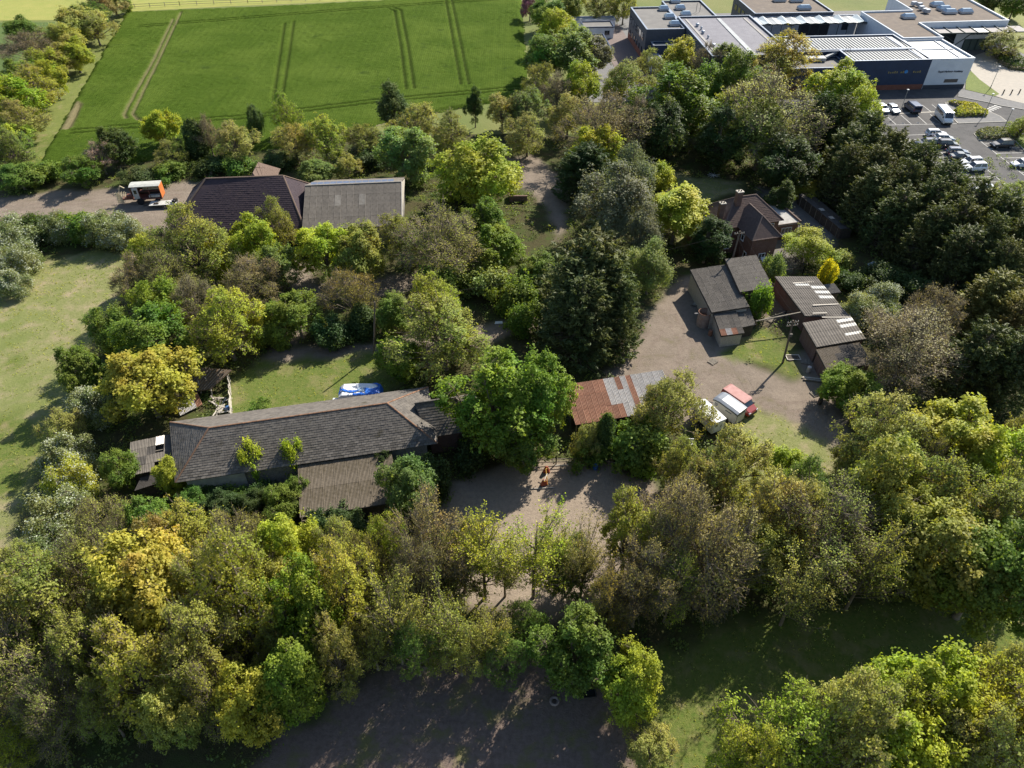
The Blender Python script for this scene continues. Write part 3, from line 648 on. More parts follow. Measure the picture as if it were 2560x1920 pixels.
# hedge and hawthorns round the meadow
T_(35,592,54,'haw','haw',5,'at the upper left corner of the meadow')
T_(28,655,54,'haw','haw',5,'second on the left edge of the meadow')
T_(18,712,44,'haw','haw',4,'lowest on the left edge of the meadow')
T_(95,572,42,'shrub','dark',4,'in the hedge between meadow and track')
T_(142,566,46,'haw','haw',4.5,'in the meadow hedge, left of its darkest gap')
T_(198,570,48,'shrub','green',4.5,'in the meadow hedge, middle')
T_(258,574,54,'haw','haw',5,'whitest of the meadow hedge')
T_(318,586,46,'haw','haw',4.5,'at the right end of the meadow hedge')
# trees between the barns and meadow
T_(485,628,94,'airy','olive',12,'largest left of the tiled barn, over the meadow corner')
T_(368,655,40,'round','lime',8,'on the meadow edge of the largest olive tree')
T_(350,712,58,'bare','brown',9,'on the meadow edge below the largest olive tree')
T_(420,712,60,'bare','olive',9,'below the largest olive tree by the meadow')
T_(640,604,62,'round','lime',9,'in front of the tiled barn')
T_(690,572,46,'airy','olive',9,'covering the lower edge of the tiled barn roof')
T_(690,668,54,'round','mint',8,'beside the lane below the tiled barn')
T_(548,662,26,'shrub','yellow',8,'glowing between the olive and brown crowns')
T_(630,716,72,'bare','brown',8,'rounded and brown above the lane bend')
T_(396,770,64,'round','bright',9,'glossy chestnut-like, upper, on the meadow edge')
T_(392,850,80,'round','green',10,'glossy chestnut-like, lower, on the meadow edge')
T_(278,830,54,'round','green',8,'jutting toward the meadow beside the chestnut-like pair')
T_(205,925,54,'round','green',8,'lone at the meadow edge above the hawthorns')
T_(360,960,104,'round','gold',10,'big rounded, left of the collapsed shed')
T_(560,820,86,'airy','lime',10,'right of the chestnut-like pair')
T_(498,772,48,'bare','greybrown',9,'between the chestnut-like pair and the lane')
T_(645,822,30,'shrub','gold',5,'small, on the corner of the lane')
T_(742,790,64,'round','green',7,'in the hedge above the shaded lane')
T_(690,835,40,'shrub','green',4,'at the left foot of the lane hedge')
T_(880,745,62,'bare','orange',8,'in the middle of the lane hedge')
T_(905,800,34,'ivy','ivy',5,'stubby, at the foot of the orange-gold lane tree')
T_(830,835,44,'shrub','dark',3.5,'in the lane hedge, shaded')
T_(985,788,46,'round','green',6,'at the right end of the lane hedge behind the leaning pole')
T_(1108,835,116,'airy','olive',11,'big, spreading over the lane above the barn')
T_(1085,770,66,'airy','lime',11,'lit top left of the big spreading olive one')
T_(997,892,58,'round','bright',6,'small and round above the caravan')
T_(812,630,66,'round','lime',9,'in front of the grey-roofed barn, left')
T_(905,638,62,'round','olive',9,'in front of the grey-roofed barn, middle')
T_(1000,600,60,'airy','olive',9,'in front of the grey-roofed barn, right')
T_(1100,615,108,'bare','olive',11,'very wide, right of the grey-roofed barn')
T_(1248,618,62,'round','bright',8,'in the glade right of the wide sparse one')
T_(1215,560,50,'round','green',7,'above the glade by the sunken lane')
T_(1117,690,58,'shrub','green',4.5,'below the wide sparse one, left')
T_(1215,700,52,'shrub','mint',4.5,'below the wide sparse one, right')
T_(1285,740,52,'shrub','green',5,'between the glade and the big dark conifer')
T_(1345,690,54,'round','green',6,'hugging the left side of the big dark conifer')
T_(1310,800,40,'shrub','green',4,'at the left foot of the big dark conifer')
T_(1180,470,50,'shrub','green',4,'at the foot of the big round yellow-green tree')
T_(1480,720,122,'conifer','conifer',17,'biggest, standing alone in the middle of the farm')
T_(1450,800,110,'conifer','conifer',14,'front half of the biggest dark clump above the rusty shed')
T_(1535,780,74,'conifer','conifer',13,'right flank of the biggest dark clump by the farmyard')
T_(1240,1025,112,'round','bright',12,'huge, right of the slate barn, left crown')
T_(1335,1010,80,'round','bright',13,'huge, left of the rusty shed, right crown')
T_(1290,1100,72,'round','green',8,'lower skirts of the huge bright pair above the arena')
T_(1180,1130,52,'shrub','dark',4,'between the slate barn and the huge bright pair')
T_(1018,1212,66,'round','mint',8,'rounded, against the corrugated lean-to of the slate barn')
T_(1070,1190,50,'shrub','dark',5,'between lean-to tree and arena')
T_(1668,1020,86,'airy','pale',10,'wide, over the right end of the rusty shed')
T_(1513,1090,26,'ivy','ivy',7,'dark column in front of the rusty shed')
T_(1465,1100,34,'airy','pale',6,'slender, in front of the rusty shed')
T_(1600,1120,66,'shrub','green',5,'at the foot of the wide pale olive tree by the rusty shed')
T_(1470,1135,44,'shrub','green',3,'on the upper edge of the arena')
T_(1690,1170,50,'airy','olive',8,'between arena and trailers')
T_(1850,1165,88,'airy','pale',10,'wide, below the three parked trailers')
T_(1960,1180,60,'round','lime',7,'small, right of the wide one below the trailers')
T_(2206,1112,100,'airy','pale',11,'left of the golden crown at the right')
T_(2385,1110,108,'round','gold',11,'golden crown below the dark right conifers')
T_(2470,1165,92,'round','lime',11,'at the right edge below the golden crown')
T_(2550,1120,62,'airy','pale',10,'at the right frame edge beside the golden crown')
# climbers and shrubs around the slate barn
T_(432,1195,34,'tall','lime',5.5,'pointed creeper on the left corner of the slate barn')
T_(300,1180,44,'round','green',5,'beside the sagging lean-to')
T_(640,1166,32,'shrub','lime',5.4,'climbing the eave of the slate barn, left clump')
T_(735,1156,28,'shrub','lime',5.4,'climbing the eave of the slate barn, right clump')
for k_,(a,b_) in enumerate(((520,1250),(590,1245),(660,1240),(720,1255),(690,1300),(800,1310),(880,1320),(560,1290),(850,1290))):
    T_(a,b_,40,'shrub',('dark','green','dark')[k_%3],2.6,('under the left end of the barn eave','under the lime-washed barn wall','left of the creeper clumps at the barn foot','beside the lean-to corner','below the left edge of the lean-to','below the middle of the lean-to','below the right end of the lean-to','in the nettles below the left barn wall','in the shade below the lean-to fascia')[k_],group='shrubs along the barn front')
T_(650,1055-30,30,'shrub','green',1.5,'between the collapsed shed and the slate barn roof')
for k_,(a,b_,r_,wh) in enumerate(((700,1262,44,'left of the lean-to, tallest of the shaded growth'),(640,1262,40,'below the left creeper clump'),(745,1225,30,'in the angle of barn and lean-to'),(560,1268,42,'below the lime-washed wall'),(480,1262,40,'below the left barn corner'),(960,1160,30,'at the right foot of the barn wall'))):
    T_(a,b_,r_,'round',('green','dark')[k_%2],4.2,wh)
# hawthorn column at lower left
T_(215,1022,54,'haw','haw',5,'topmost of the column left of the slate barn')
T_(165,1078,50,'airy','pale',6,'in the hawthorn column left of the slate barn')
T_(165,1148,60,'haw','haw',5.5,'middle of the column left of the slate barn')
T_(172,1205,54,'haw','lime',5,'yellowish, in the column left of the slate barn')
T_(156,1285,76,'haw','haw',6,'large, lower in the column by the meadow')
T_(130,1368,66,'haw','haw',5.5,'lowest in the column by the meadow')
# the near wood
T_(278,1335,70,'bare','olive',9,'beside the lowest hawthorns')
T_(376,1325,54,'round','green',8,'below the left corner of the slate barn')
T_(466,1365,90,'airy','gold',10,'below the slate barn, left of the grey-brown one')
T_(596,1385,78,'bare','olive',11,'below the slate barn wall')
T_(724,1400,70,'round','lime',11,'below the corrugated lean-to, left')
T_(850,1405,62,'airy','olive',10,'below the corrugated lean-to, middle')
T_(965,1365,62,'airy','lime',10,'below the rounded tree at the lean-to')
T_(1088,1376,92,'bare','brown',13,'left of the slender young trees by the arena')
T_(1208,1385,104,'thin','lime',12.5,'in front of the arena, leftmost')
T_(1338,1380,112,'thin','lime',13,'in front of the arena, middle')
T_(1398,1400,74,'thin','pale',9.5,'in front of the arena, right of middle')
T_(1462,1400,76,'thin','brown',12,'in front of the arena, barest')
T_(116,1518,132,'airy','olive',13,'huge and pale at the left frame edge')
T_(20,1590,90,'airy','olive',12,'at the left frame edge below the huge pale one')
T_(376,1500,116,'round','orange',14,'huge, brightest orange of the near wood')
T_(250,1450,70,'bare','olive',12,'between the huge pale and orange crowns')
T_(520,1470,80,'airy','olive',13,'right of the huge orange crown')
T_(625,1478,116,'airy','gold',14,'with dead pale limbs in the near wood')
T_(772,1545,78,'round','bright',13,'brightest strip of green in the near wood')
T_(858,1478,86,'airy','gold',13,'right of the brightest green strip')
T_(984,1550,96,'thin','olive',13,'left of the trees above the bare earth')
T_(1128,1565,92,'thin','olive',12,'above the bare earth')
T_(1040,1460,70,'bare','brown',12,'behind the trees above the bare earth')
T_(347,1690,122,'airy','gold',13,'wide, in the lowest row of the near wood')
T_(220,1640,80,'airy','olive',12,'left in the lowest row of the near wood')
T_(492,1655,100,'airy','olive',13,'middle of the lowest row of the near wood')
T_(625,1750,78,'round','gold',10,'most yellow, at the lower edge of the near wood')
T_(740,1705,76,'round','bright',10,'beside the most yellow crown at the lower edge')
T_(840,1640,72,'airy','olive',11,'above the left end of the bare earth')
T_(60,1695,108,'bare','olive',11,'dark and branchy at the lower left')
T_(150,1770,80,'bare','olive',9,'at the lower left corner shade')
T_(14,1872,60,'airy','lime',7,'in the lower left corner')
T_(1440,1635,96,'round','green',9,'rounded, over the right end of the bare earth')
T_(1582,1720,72,'round','lime',9,'beside the old tyre and the glade')
T_(1320,1580,58,'airy','green',7,'dark, below the slender young trees')
T_(1230,1600,70,'thin','olive',10,'above the middle of the bare earth')
T_(1570,1345,92,'airy','gold',12,'at the right side of the arena')
T_(1690,1345,104,'bare','brown',13,'right of the arena, behind the largest brown one')
T_(1775,1405,132,'bare','brown',14,'largest brown crown of the near wood')
T_(1600,1470,84,'bare','brown',12,'below the arena\'s right corner')
T_(1945,1290,108,'airy','pale',13,'below the wide one under the trailers')
T_(1800,1250,80,'airy','olive',11,'right of the arena, upper')
T_(2062,1345,126,'bare','olive',13,'right of the largest brown crown')
T_(2000,1460,96,'thin','pale',12,'above the shaded glade, left')
T_(2205,1245,104,'round','olive',13,'upper row at the right, left of two')
T_(2350,1260,100,'airy','olive',13,'upper row at the right, middle')
T_(2498,1290,108,'airy','olive',13,'upper row at the right frame edge')
T_(2320,1370,126,'round','olive',13,'above the shaded glade, right of middle')
T_(2180,1410,96,'thin','olive',13,'above the shaded glade, middle')
T_(2470,1440,124,'round','green',13,'dark, above the right end of the glade')
T_(1980,1870,128,'airy','lime',13,'nearest the camera at the bottom edge, leftmost')
T_(2150,1830,128,'airy','pale',14,'bottom edge, second from its left end')
T_(2310,1770,126,'round','lime',14,'bottom right clump, middle')
T_(2450,1830,136,'airy','lime',14,'bottom right corner clump, lowest')
T_(2536,1730,108,'airy','pale',14,'bottom right clump at the frame edge')
T_(2250,1890,120,'round','lime',13,'bottom edge right of middle')
T_(1627,1875,62,'airy','pale',5,'low at the bottom edge beside the bare earth')
frng=random.Random(44)
FILL=((60,1440,60,'left frame edge above the huge pale crown'),(190,1540,62,'between the two palest left crowns'),(300,1580,60,'left below the orange crown'),(450,1580,62,'right below the orange crown'),(560,1570,60,'below the dead limbs'),(700,1470,56,'above the brightest green strip'),(690,1620,58,'left of the brightest green strip'),(930,1420,56,'below the lean-to tree row'),(420,1400,58,'above the orange crown'),(560,1400,56,'above the dead limbs'),(1680,1480,64,'below the brown crowns'),(1900,1400,66,'right of the largest brown crown'),(2130,1190,64,'upper right row, left end'),(2300,1180,60,'below the golden right crown'),(2420,1340,66,'right edge, upper'),(2540,1400,66,'right edge, lower'),(540,1740,60,'lower edge beside the most yellow crown'),(420,1790,60,'lower edge, left of middle'),(260,1780,60,'lower edge, left'),(1520,1520,56,'left of the brown crowns'),(1740,1230,56,'between arena and trailers, lower'),(2010,1230,60,'below the small one near the trailers'))
for k_,(a,b_,r_,wh) in enumerate(FILL):
    T_(a,b_,r_,('airy','bare','round')[k_%3],('olive','pale','lime','green','brown','gold')[(k_*5)%6],8.5+k_%3,'in a gap, '+wh,group='understorey of the near wood')
LH=((280,0,44,'farthest'),(236,72,42,'field-side far'),(185,138,42,'field-side middle'),(225,40,50,'far'),(165,105,44,'second'),(110,160,46,'third'),(60,190,46,'fourth'),(60,300,46,'fifth'),(130,200,34,'field-side'),(30,380,44,'lowest'))
for k_,(a,b_,r_,wh) in enumerate(LH): T_(a,b_,r_,('round','airy')[k_%2],('green','pale','lime')[k_%3],8,wh+' filler crown in the left field hedge',group='left hedge fillers')
for k_,(a,b_,r_,kd,tn,hh_,wh) in enumerate(((930,1612,60,'airy','olive',8,'at the top edge of the bare earth, first from left'),(1040,1628,58,'airy','green',8,'at the top edge of the bare earth, second'),(1150,1628,60,'airy','olive',8,'at the top edge of the bare earth, third'),(1265,1650,54,'airy','green',7,'at the top edge of the bare earth, fourth'),
 (1262,1415,70,'thin','pale',9,'in front of the arena, between the two leftmost'),(1158,1408,84,'airy','olive',9,'in front of the arena, outermost left'),(1432,1420,64,'airy','green',7,'in front of the arena, near its right corner'),
 (1870,1912,92,'airy','lime',11,'at the very bottom edge, left tip of the clump'),(2065,1862,96,'airy','pale',13,'in the bottom clump, behind its left tip'),(2235,1800,98,'airy','lime',13,'in the bottom clump, behind its middle'),(2385,1885,112,'airy','pale',13,'at the bottom edge, in the corner clump'),(2520,1885,110,'round','lime',13,'in the very bottom right corner'),
 (2120,398,62,'conifer','conifer',13,'squeezed into the belt, first from the school'),(2183,452,62,'conifer','conifer',13,'squeezed into the belt, second from the school'),(2250,490,64,'conifer','conifer',13,'squeezed into the belt, third from the school'),(2318,535,64,'conifer','conifer',13,'squeezed into the belt, fourth from the school'),(2385,588,66,'conifer','conifer',13,'squeezed into the belt, fifth from the school'),(2455,635,66,'conifer','conifer',13,'squeezed into the belt, sixth from the school'))):
    T_(a,b_,r_,kd,tn,hh_,wh)
# dead limbs showing in the gold crown
dm=MB(); drng=random.Random(3)
base=G(615,1560,6)
for k_ in range(9):
    p=Vector(base); d=Vector((drng.uniform(-1,1),drng.uniform(-1,.2),drng.uniform(.4,1.3))).normalized(); r=.11
    for s_ in range(6):
        q=p+d*drng.uniform(.6,1.0); dm.tube(p,q,r,r*.78,5); r*=.78; p=q; d=(d+Vector((drng.uniform(-.6,.6),drng.uniform(-.6,.6),drng.uniform(-.3,.3)))).normalized()
dm.tube(Vector((base[0],base[1],0)),base,.28,.16,7)
tr_=empty('dead_tree',(base[0],base[1],0),0,'dead tree with pale bare limbs poking out of the golden crown','tree')
dm.build('limbs',PALEBARK,tr_,world=True)
# ---- ground cover: brambles, nettles and saplings on the woodland floor, nobody could count it
urng=np.random.default_rng(77)
N0=26000; ux=urng.uniform(-112,120,N0); uy=urng.uniform(18,148,N0)
il=np.clip(((ux+120)/.55).astype(int),0,lab.shape[0]-1); jl=np.clip(((uy-10)/.5).astype(int),0,lab.shape[1]-1)
dens=fbm(ux,uy,7.,91); ok=(lab[il,jl]<0)&(dens>.40)
tp=np.array(TREEPOS)
BLD=[]
def add_undergrowth():
    keep_=ok.copy()
    for poly in BLD: keep_&=sdist(poly,ux,uy)<.4
    # thin out under open sky, thick near trees
    near_=np.full(N0,1e9)
    for (a,b_,r_,h_) in TREEPOS: near_=np.minimum(near_,np.hypot(ux-a,uy-b_)/max(r_,1.5))
    keep_&=(near_<1.6)|(dens>.56)
    x=ux[keep_]; y=uy[keep_]; n=len(x); lp=14; k=np.repeat(np.arange(n),lp); cnt=len(k)
    hh=urng.uniform(.15,1.0,n)*(.5+dens[keep_]); C=np.stack([x,y,np.zeros(n)],1)[k]+urng.normal(0,.32,(cnt,3)); C[:,2]=urng.random(cnt)**.6*hh[k]
    lv=leaves(urng,C,urng.normal(0,.6,(cnt,3))+[0,0,.8],.26,.2); v=np.clip(urng.random(n)[k]*.65+urng.random(cnt)*.35,0,1)
    o=link('undergrowth',fast_mesh('undergrowth',lv[0],lv[1],[LEAF],{'v':('FACE',v)})); o.color=(.075,.10,.028,1); o['kind']='stuff'
    tag(o,'low nettles, brambles and ivy covering the woodland floor','undergrowth')
    # grass tufts on meadow, lawns and glade
    N1=60000; x=urng.uniform(-112,120,N1); y=urng.uniform(18,140,N1)
    i1=np.clip(((x+120)/.55).astype(int),0,lab.shape[0]-1); j1=np.clip(((y-10)/.5).astype(int),0,lab.shape[1]-1)
    cl=np.array([REG[i][1] in('dry','lush') for i in range(len(REG))]+[False])[lab[i1,j1]]&(fbm(x,y,2.,95)>.42)
    for poly in BLD: cl&=sdist(poly,x,y)<.2
    x=x[cl]; y=y[cl]; n=len(x); k=np.repeat(np.arange(n),4); cnt=len(k)
    C=np.stack([x,y,np.full(n,.04)],1)[k]+urng.normal(0,.08,(cnt,3))*[1,1,.3]; N=urng.normal(0,1,(cnt,3))*[1,1,.3]
    lv=leaves(urng,C,N,.22,.07,urng.normal(0,.4,(cnt,3))+[0,0,1])
    o=link('grass_tufts',fast_mesh('grass_tufts',lv[0],lv[1],[LEAF],{'v':('FACE',urng.random(cnt))})); o.color=(.17,.19,.06,1); o['kind']='stuff'
    tag(o,'short rough grass growing on the meadow and lawns','grass')
# ---------------------------------------------------------------- farm buildings
SLATE=mat('slate',(.155,.138,.118),(.088,.079,.070),scale=1.6,rough=.85,c3=(.06,.052,.035),s3=.55,t3=(.58,.68),objrand=.32,bd=.01,bscale=12)
SLATEB=mat('slate_bed',(.10,.095,.088),(.07,.066,.06),scale=.8,rough=.9,c3=(.075,.06,.035),s3=.4)
TERRA=mat('terracotta_ridge',(.27,.14,.08),(.17,.11,.075),scale=3,rough=.85,objrand=.2)
ASB=mat('weathered_cement_sheet',(.17,.152,.13),(.115,.102,.088),scale=1.1,rough=.92,c3=(.085,.075,.055),s3=.6,t3=(.52,.68),objrand=.10,bd=.01)
ASBL=mat('pale_cement_sheet',(.23,.215,.19),(.165,.15,.13),scale=1.6,rough=.92,c3=(.12,.105,.075),s3=.5,objrand=.12)
ASBD=mat('dark_cement_sheet',(.085,.078,.072),(.055,.05,.045),scale=1.2,rough=.92,objrand=.15)
MOSSY=mat('mossy_cement_sheet',(.175,.145,.11),(.115,.095,.07),scale=3.5,rough=.95,c3=(.075,.06,.035),s3=.35,t3=(.45,.62),objrand=.03)
RUST=mat('rusty_iron',(.225,.105,.065),(.30,.165,.110),scale=1.4,rough=.85,c3=(.15,.075,.05),s3=.7,objrand=.18)
ZINC=mat('galvanised_iron',(.44,.42,.40),(.33,.31,.29),scale=2.2,rough=.5,metal=.35,c3=(.29,.17,.115),s3=1.1,t3=(.56,.66),objrand=.12)
RLIGHT=mat('rooflight_sheet',(.66,.65,.60),(.50,.49,.44),scale=3,rough=.5,objrand=.1)
WOOD=mat('grey_timber',(.26,.225,.18),(.17,.15,.12),scale=4,rough=.9,objrand=.2)
DWOOD=mat('dark_timber',(.085,.07,.055),(.05,.042,.035),scale=3,rough=.9)
WWOOD=mat('pale_timber',(.52,.48,.41),(.40,.36,.30),scale=5,rough=.85,objrand=.15)
STONE=mat('flint_wall',(.30,.28,.255),(.17,.16,.15),scale=7,rough=.95,c3=(.13,.12,.10),s3=1.2,bd=.04,bscale=14)
RENDER=mat('lime_wash',(.42,.41,.38),(.30,.29,.27),scale=1.5,rough=.9,c3=(.16,.15,.13),s3=.7)
WHITE=mat('white_paint',(.78,.78,.76),(.68,.68,.66),scale=1.5,rough=.6)
GLASS=glass_mat()
IRON=mat('dark_iron',(.06,.06,.06),(.10,.08,.065),scale=4,rough=.6,metal=.4)
def brick_mat(name,c1,c2,mortar,scale=4.5):
    m=bpy.data.materials.new(name); n,b,_=nodes_of(m); tc=n.nodes.new('ShaderNodeTexCoord')
    mp=n.nodes.new('ShaderNodeMapping'); mp.inputs['Rotation'].default_value=(R_(90),0,0)
    t=n.nodes.new('ShaderNodeTexBrick'); t.inputs['Scale'].default_value=scale; t.inputs['Color1'].default_value=(*c1,1); t.inputs['Color2'].default_value=(*c2,1); t.inputs['Mortar'].default_value=(*mortar,1)
    t.inputs['Mortar Size'].default_value=.012; n.links.new(tc.outputs['Object'],mp.inputs[0]); n.links.new(mp.outputs[0],t.inputs[0])
    c=mix(n,ramp(n,nz(n,.8,6).outputs[0],.4,.7),t.outputs[0],tuple(x*.7 for x in c1)); n.links.new(c,b.inputs['Base Color']); b.inputs['Roughness'].default_value=.9
    bump(n,b,t.outputs[1],-.008); return m
BRICK=brick_mat('red_brick',(.19,.095,.065),(.14,.07,.05),(.2,.18,.16))
BRICK2=brick_mat('old_brick',(.19,.11,.085),(.14,.085,.068),(.26,.23,.2))
V3=Vector
brng=random.Random(11)
def prismwall(name,poly,z0,z1,m,parent):
    """polygon wall block in place coordinates"""
    b=MB(); b.prism(poly,z0,z1); return b.build(name,m,parent,world=True)
def place(o,parent,origin,u,v,n,jit=0.0):
    M=Matrix(((u[0],v[0],n[0]),(u[1],v[1],n[1]),(u[2],v[2],n[2]))).to_4x4()
    if jit: M=M@Matrix.Rotation(brng.uniform(-jit,jit),4,'X')@Matrix.Rotation(brng.uniform(-jit,jit)*.6,4,'Z')
    M.translation=V3(origin)-parent.location; o.matrix_local=M
SHEETC={}
def sheets(parent,O,U,V,nu,nv,pick,waves=6,amp=.035,name='roof_sheet',jit=.006,lap=.06,skip=()):
    """a roof of single corrugated sheets laid from the eave upwards"""
    O=V3(O);U=V3(U);V=V3(V); w_=U.length/nu; h_=V.length/nv; u=U.normalized(); n=u.cross(V).normalized(); v=n.cross(u)
    shear=V.dot(u)/nv
    for j in range(nv):
        for i in range(nu):
            if (i,j) in skip: continue
            m=pick(i,j); key=(m.name,round(w_,3),round(h_,3),waves,amp)
            if key not in SHEETC:
                b=MB(); k=waves*2; hv=V.dot(v)/nv+lap; vs=[]; fs=[]
                for a in range(k+1):
                    x=(w_+.05)*a/k; z=amp*(1 if a%2 else -1)
                    vs+=[(x,0,z),(x+shear,hv,z)]
                fs=[(2*a,2*a+2,2*a+3,2*a+1) for a in range(k)]
                b.add(vs,fs); SHEETC[key]=b.mesh(name,m)
            o=link(name,SHEETC[key],parent)
            place(o,parent,O+U*(i/nu)+V*(j/nv)+n*(.012*(j%2)+.010*(i%2)+brng.uniform(0,.012)+amp+.01),u,v,n,jit)
def deck(parent,O,U,V,m,th=.09,drop=.03,name='roof_deck'):
    O=V3(O);U=V3(U);V=V3(V); n=U.cross(V).normalized(); b=MB(); e=.03
    O2=O-n*drop; b.slab([O2,O2+U,O2+U+V,O2+V],th); return b.build(name,m,parent,world=True)
def lean_box(parent,O,U,V,m,inset=.18,name='wall',z0=0.0,drop=.12):
    """walls standing under a sheet roof"""
    O=V3(O);U=V3(U);V=V3(V); u=U.normalized()*inset; v=V.normalized()*inset
    c=[O+u+v,O+U-u+v,O+U+V-u-v,O+V+u-v]; b=MB()
    b.hexa([V3((p.x,p.y,z0)) for p in c]+[V3((p.x,p.y,p.z-drop)) for p in c]); BLD.append([(p.x,p.y) for p in c])
    return b.build(name,m,parent,world=True)
class Tiles:
    def __init__(s,parent,m,limit=300,name='slate',thick=.032): s.p=parent;s.m=m;s.limit=limit;s.name=name;s.thick=thick;s.rest=MB();s.cnt=0;s.sh={}
    def face(s,p00,p10,p11,p01,tw,th,gap=.012,wild=.0,prefer=True):
        p00,p10,p11,p01=map(V3,(p00,p10,p11,p01)); u=(p10-p00).normalized(); top=(p01+p11)/2-(p00+p10)/2
        n=u.cross(top).normalized(); v=n.cross(u); Hv=top.dot(v); L0=(p10-p00).length
        dl=(p01-p00).dot(u); dr=(p11-p10).dot(u); rows=max(1,round(Hv/th)); h=Hv/rows
        for j in range(rows):
            va,vb=j*h-(.05 if j==0 else 0),(j+1)*h+h*.18
            lo=min(0,dl)-tw*(1+.5*(j%2)); hi=L0+max(0,dr); x=lo
            while x<hi:
                a,b=x+gap,x+tw-gap; x+=tw
                cl=lambda q,vv:min(max(q,dl*min(vv,Hv)/Hv),L0+dr*min(vv,Hv)/Hv)
                q=[cl(a,va),cl(b,va),cl(b,vb),cl(a,vb)]; vbb=min(vb,Hv)
                if q[1]-q[0]<.04 and q[2]-q[3]<.04: continue
                t=s.thick*brng.uniform(.8,1.3); lift=brng.uniform(0,.012)
                full=abs(q[0]-a)+abs(q[1]-b)+abs(q[2]-b)+abs(q[3]-a)<1e-6 and vb<=Hv
                if full and prefer and s.cnt<s.limit:
                    key=(round(tw,3),round(h,3))
                    if key not in s.sh:
                        k=MB(); W=tw-2*gap; Lh=h*1.18
                        k.add([(0,0,0),(W,0,0),(W,Lh,-.004),(0,Lh,-.004),(0,0,s.thick),(W,0,s.thick),(W,Lh,.004),(0,Lh,.004)],[(4,5,6,7),(0,1,5,4),(1,2,6,5),(3,0,4,7)])
                        s.sh[key]=k.mesh(s.name,s.m)
                    o=link(s.name,s.sh[key],s.p); place(o,s.p,p00+u*a+v*va+n*lift,u,v,n,.012+wild); s.cnt+=1
                else:
                    pt=lambda U_,V_,z:p00+u*U_+v*V_+n*z
                    s.rest.add([pt(q[0],va,lift),pt(q[1],va,lift),pt(q[0],va,t+lift),pt(q[1],va,t+lift),pt(q[2],vbb,.006+lift),pt(q[3],vbb,.006+lift)],[(2,3,4,5),(0,1,3,2),(0,2,5),(1,4,3)])
    def done(s,kind='stuff'):
        if s.rest.v: s.rest.build(s.name+'_courses',s.m,s.p,world=True,kind=kind)
def ridge_line(parent,a,b,m,step=.45,r=.13,name='ridge_tile',singles=True):
    a=V3(a);b=V3(b); d=(b-a).normalized(); L=(b-a).length; n=max(1,int(L/step)); st=L/n
    side=d.cross(V3((0,0,1))).normalized(); up=side.cross(d)
    k=MB(); pts=[(math.cos(t)*r*1.25,math.sin(t)*r) for t in (math.pi*i/5 for i in range(6))]
    k.add([(0,x,z) for x,z in pts]+[(st+.02,x*.93,z*.93) for x,z in pts],[(i,i+1,i+7,i+6) for i in range(5)])
    if singles:
        me=k.mesh(name,m)
        for i in range(n):
            o=link(name,me,parent); place(o,parent,a+d*st*i,d,side,up,.012)
    else:
        bb=MB()
        for i in range(n): bb.add([a+d*(st*i+x)+side*y+up*z for x,y,z in k.v],k.f)
        bb.build(name,m,parent,world=True)
def hip(parent,c,r0,r1,ze,zr,tiles,tw,th,deckm,order=('front','right','back','left'),ov=.25):
    """c: FL,FR,BR,BL plan corners; r0,r1 ridge ends (plan)"""
    FL,FR,BR,BL=[V3((p[0],p[1],ze)) for p in c]; A=V3((*r0,zr)); B=V3((*r1,zr))
    cen=(FL+FR+BR+BL)/4; k=1+ov/4
    FL,FR,BR,BL=[cen+(p-cen)*k-V3((0,0,.12)) for p in (FL,FR,BR,BL)]
    faces={'front':(FL,FR,B,A),'back':(BR,BL,A,B),'left':(BL,FL,A,A),'right':(FR,BR,B,B)}
    d=MB()
    for f in faces.values():
        pts=[V3(p)-V3((0,0,.03)) for p in f]; pts=pts if (pts[2]-pts[3]).length>1e-4 else pts[:3]; d.slab(pts,.08)
    d.build('roof_deck',deckm,parent,world=True)
    for o_ in order: tiles.face(*faces[o_],tw,th)
    return FL,FR,BR,BL,A,B
# ---- the long slate barn
ax=V3((.979,.204,0)); bx=V3((-.204,.979,0))
def BP(a,b,z=0): return ax*a+bx*b+V3((0,0,z))
barn=empty('slate_barn',BP(-11.5,60.6),0,'long stone barn with a hipped grey slate roof and orange ridge tiles','barn')
bc=[BP(-24.2,56.05),BP(2.2,56.05),BP(2.25,65.15),BP(-26.0,65.15)]
ins=lambda c,k:[(sum(c,V3((0,0,0)))/4)+(p-sum(c,V3((0,0,0)))/4)*k for p in c]
prismwall('wall',[(p.x,p.y) for p in ins(bc,.975)],0,4.0,STONE,barn); BLD.append([(p.x,p.y) for p in bc])
tl=Tiles(barn,SLATE,300); 
FL,FR,BR,BL,A_,B_=hip(barn,bc,BP(-21.2,60.15)[:2],BP(-1.9,60.15)[:2],4.0,7.0,tl,.52,.27,SLATEB)
tl.done()
for a,b in((A_,B_),(A_,FL),(A_,BL),(B_,FR),(B_,BR)): ridge_line(barn,a,b,TERRA,step=.5,r=.09)
pw=MB(); pw.quad(BP(-24,55.9,.3)+V3((0,0,0)),BP(-18,55.9,.3),BP(-18,55.9,3.6),BP(-24,55.9,3.6)); pw.build('limewashed_patch',RENDER,barn,world=True)
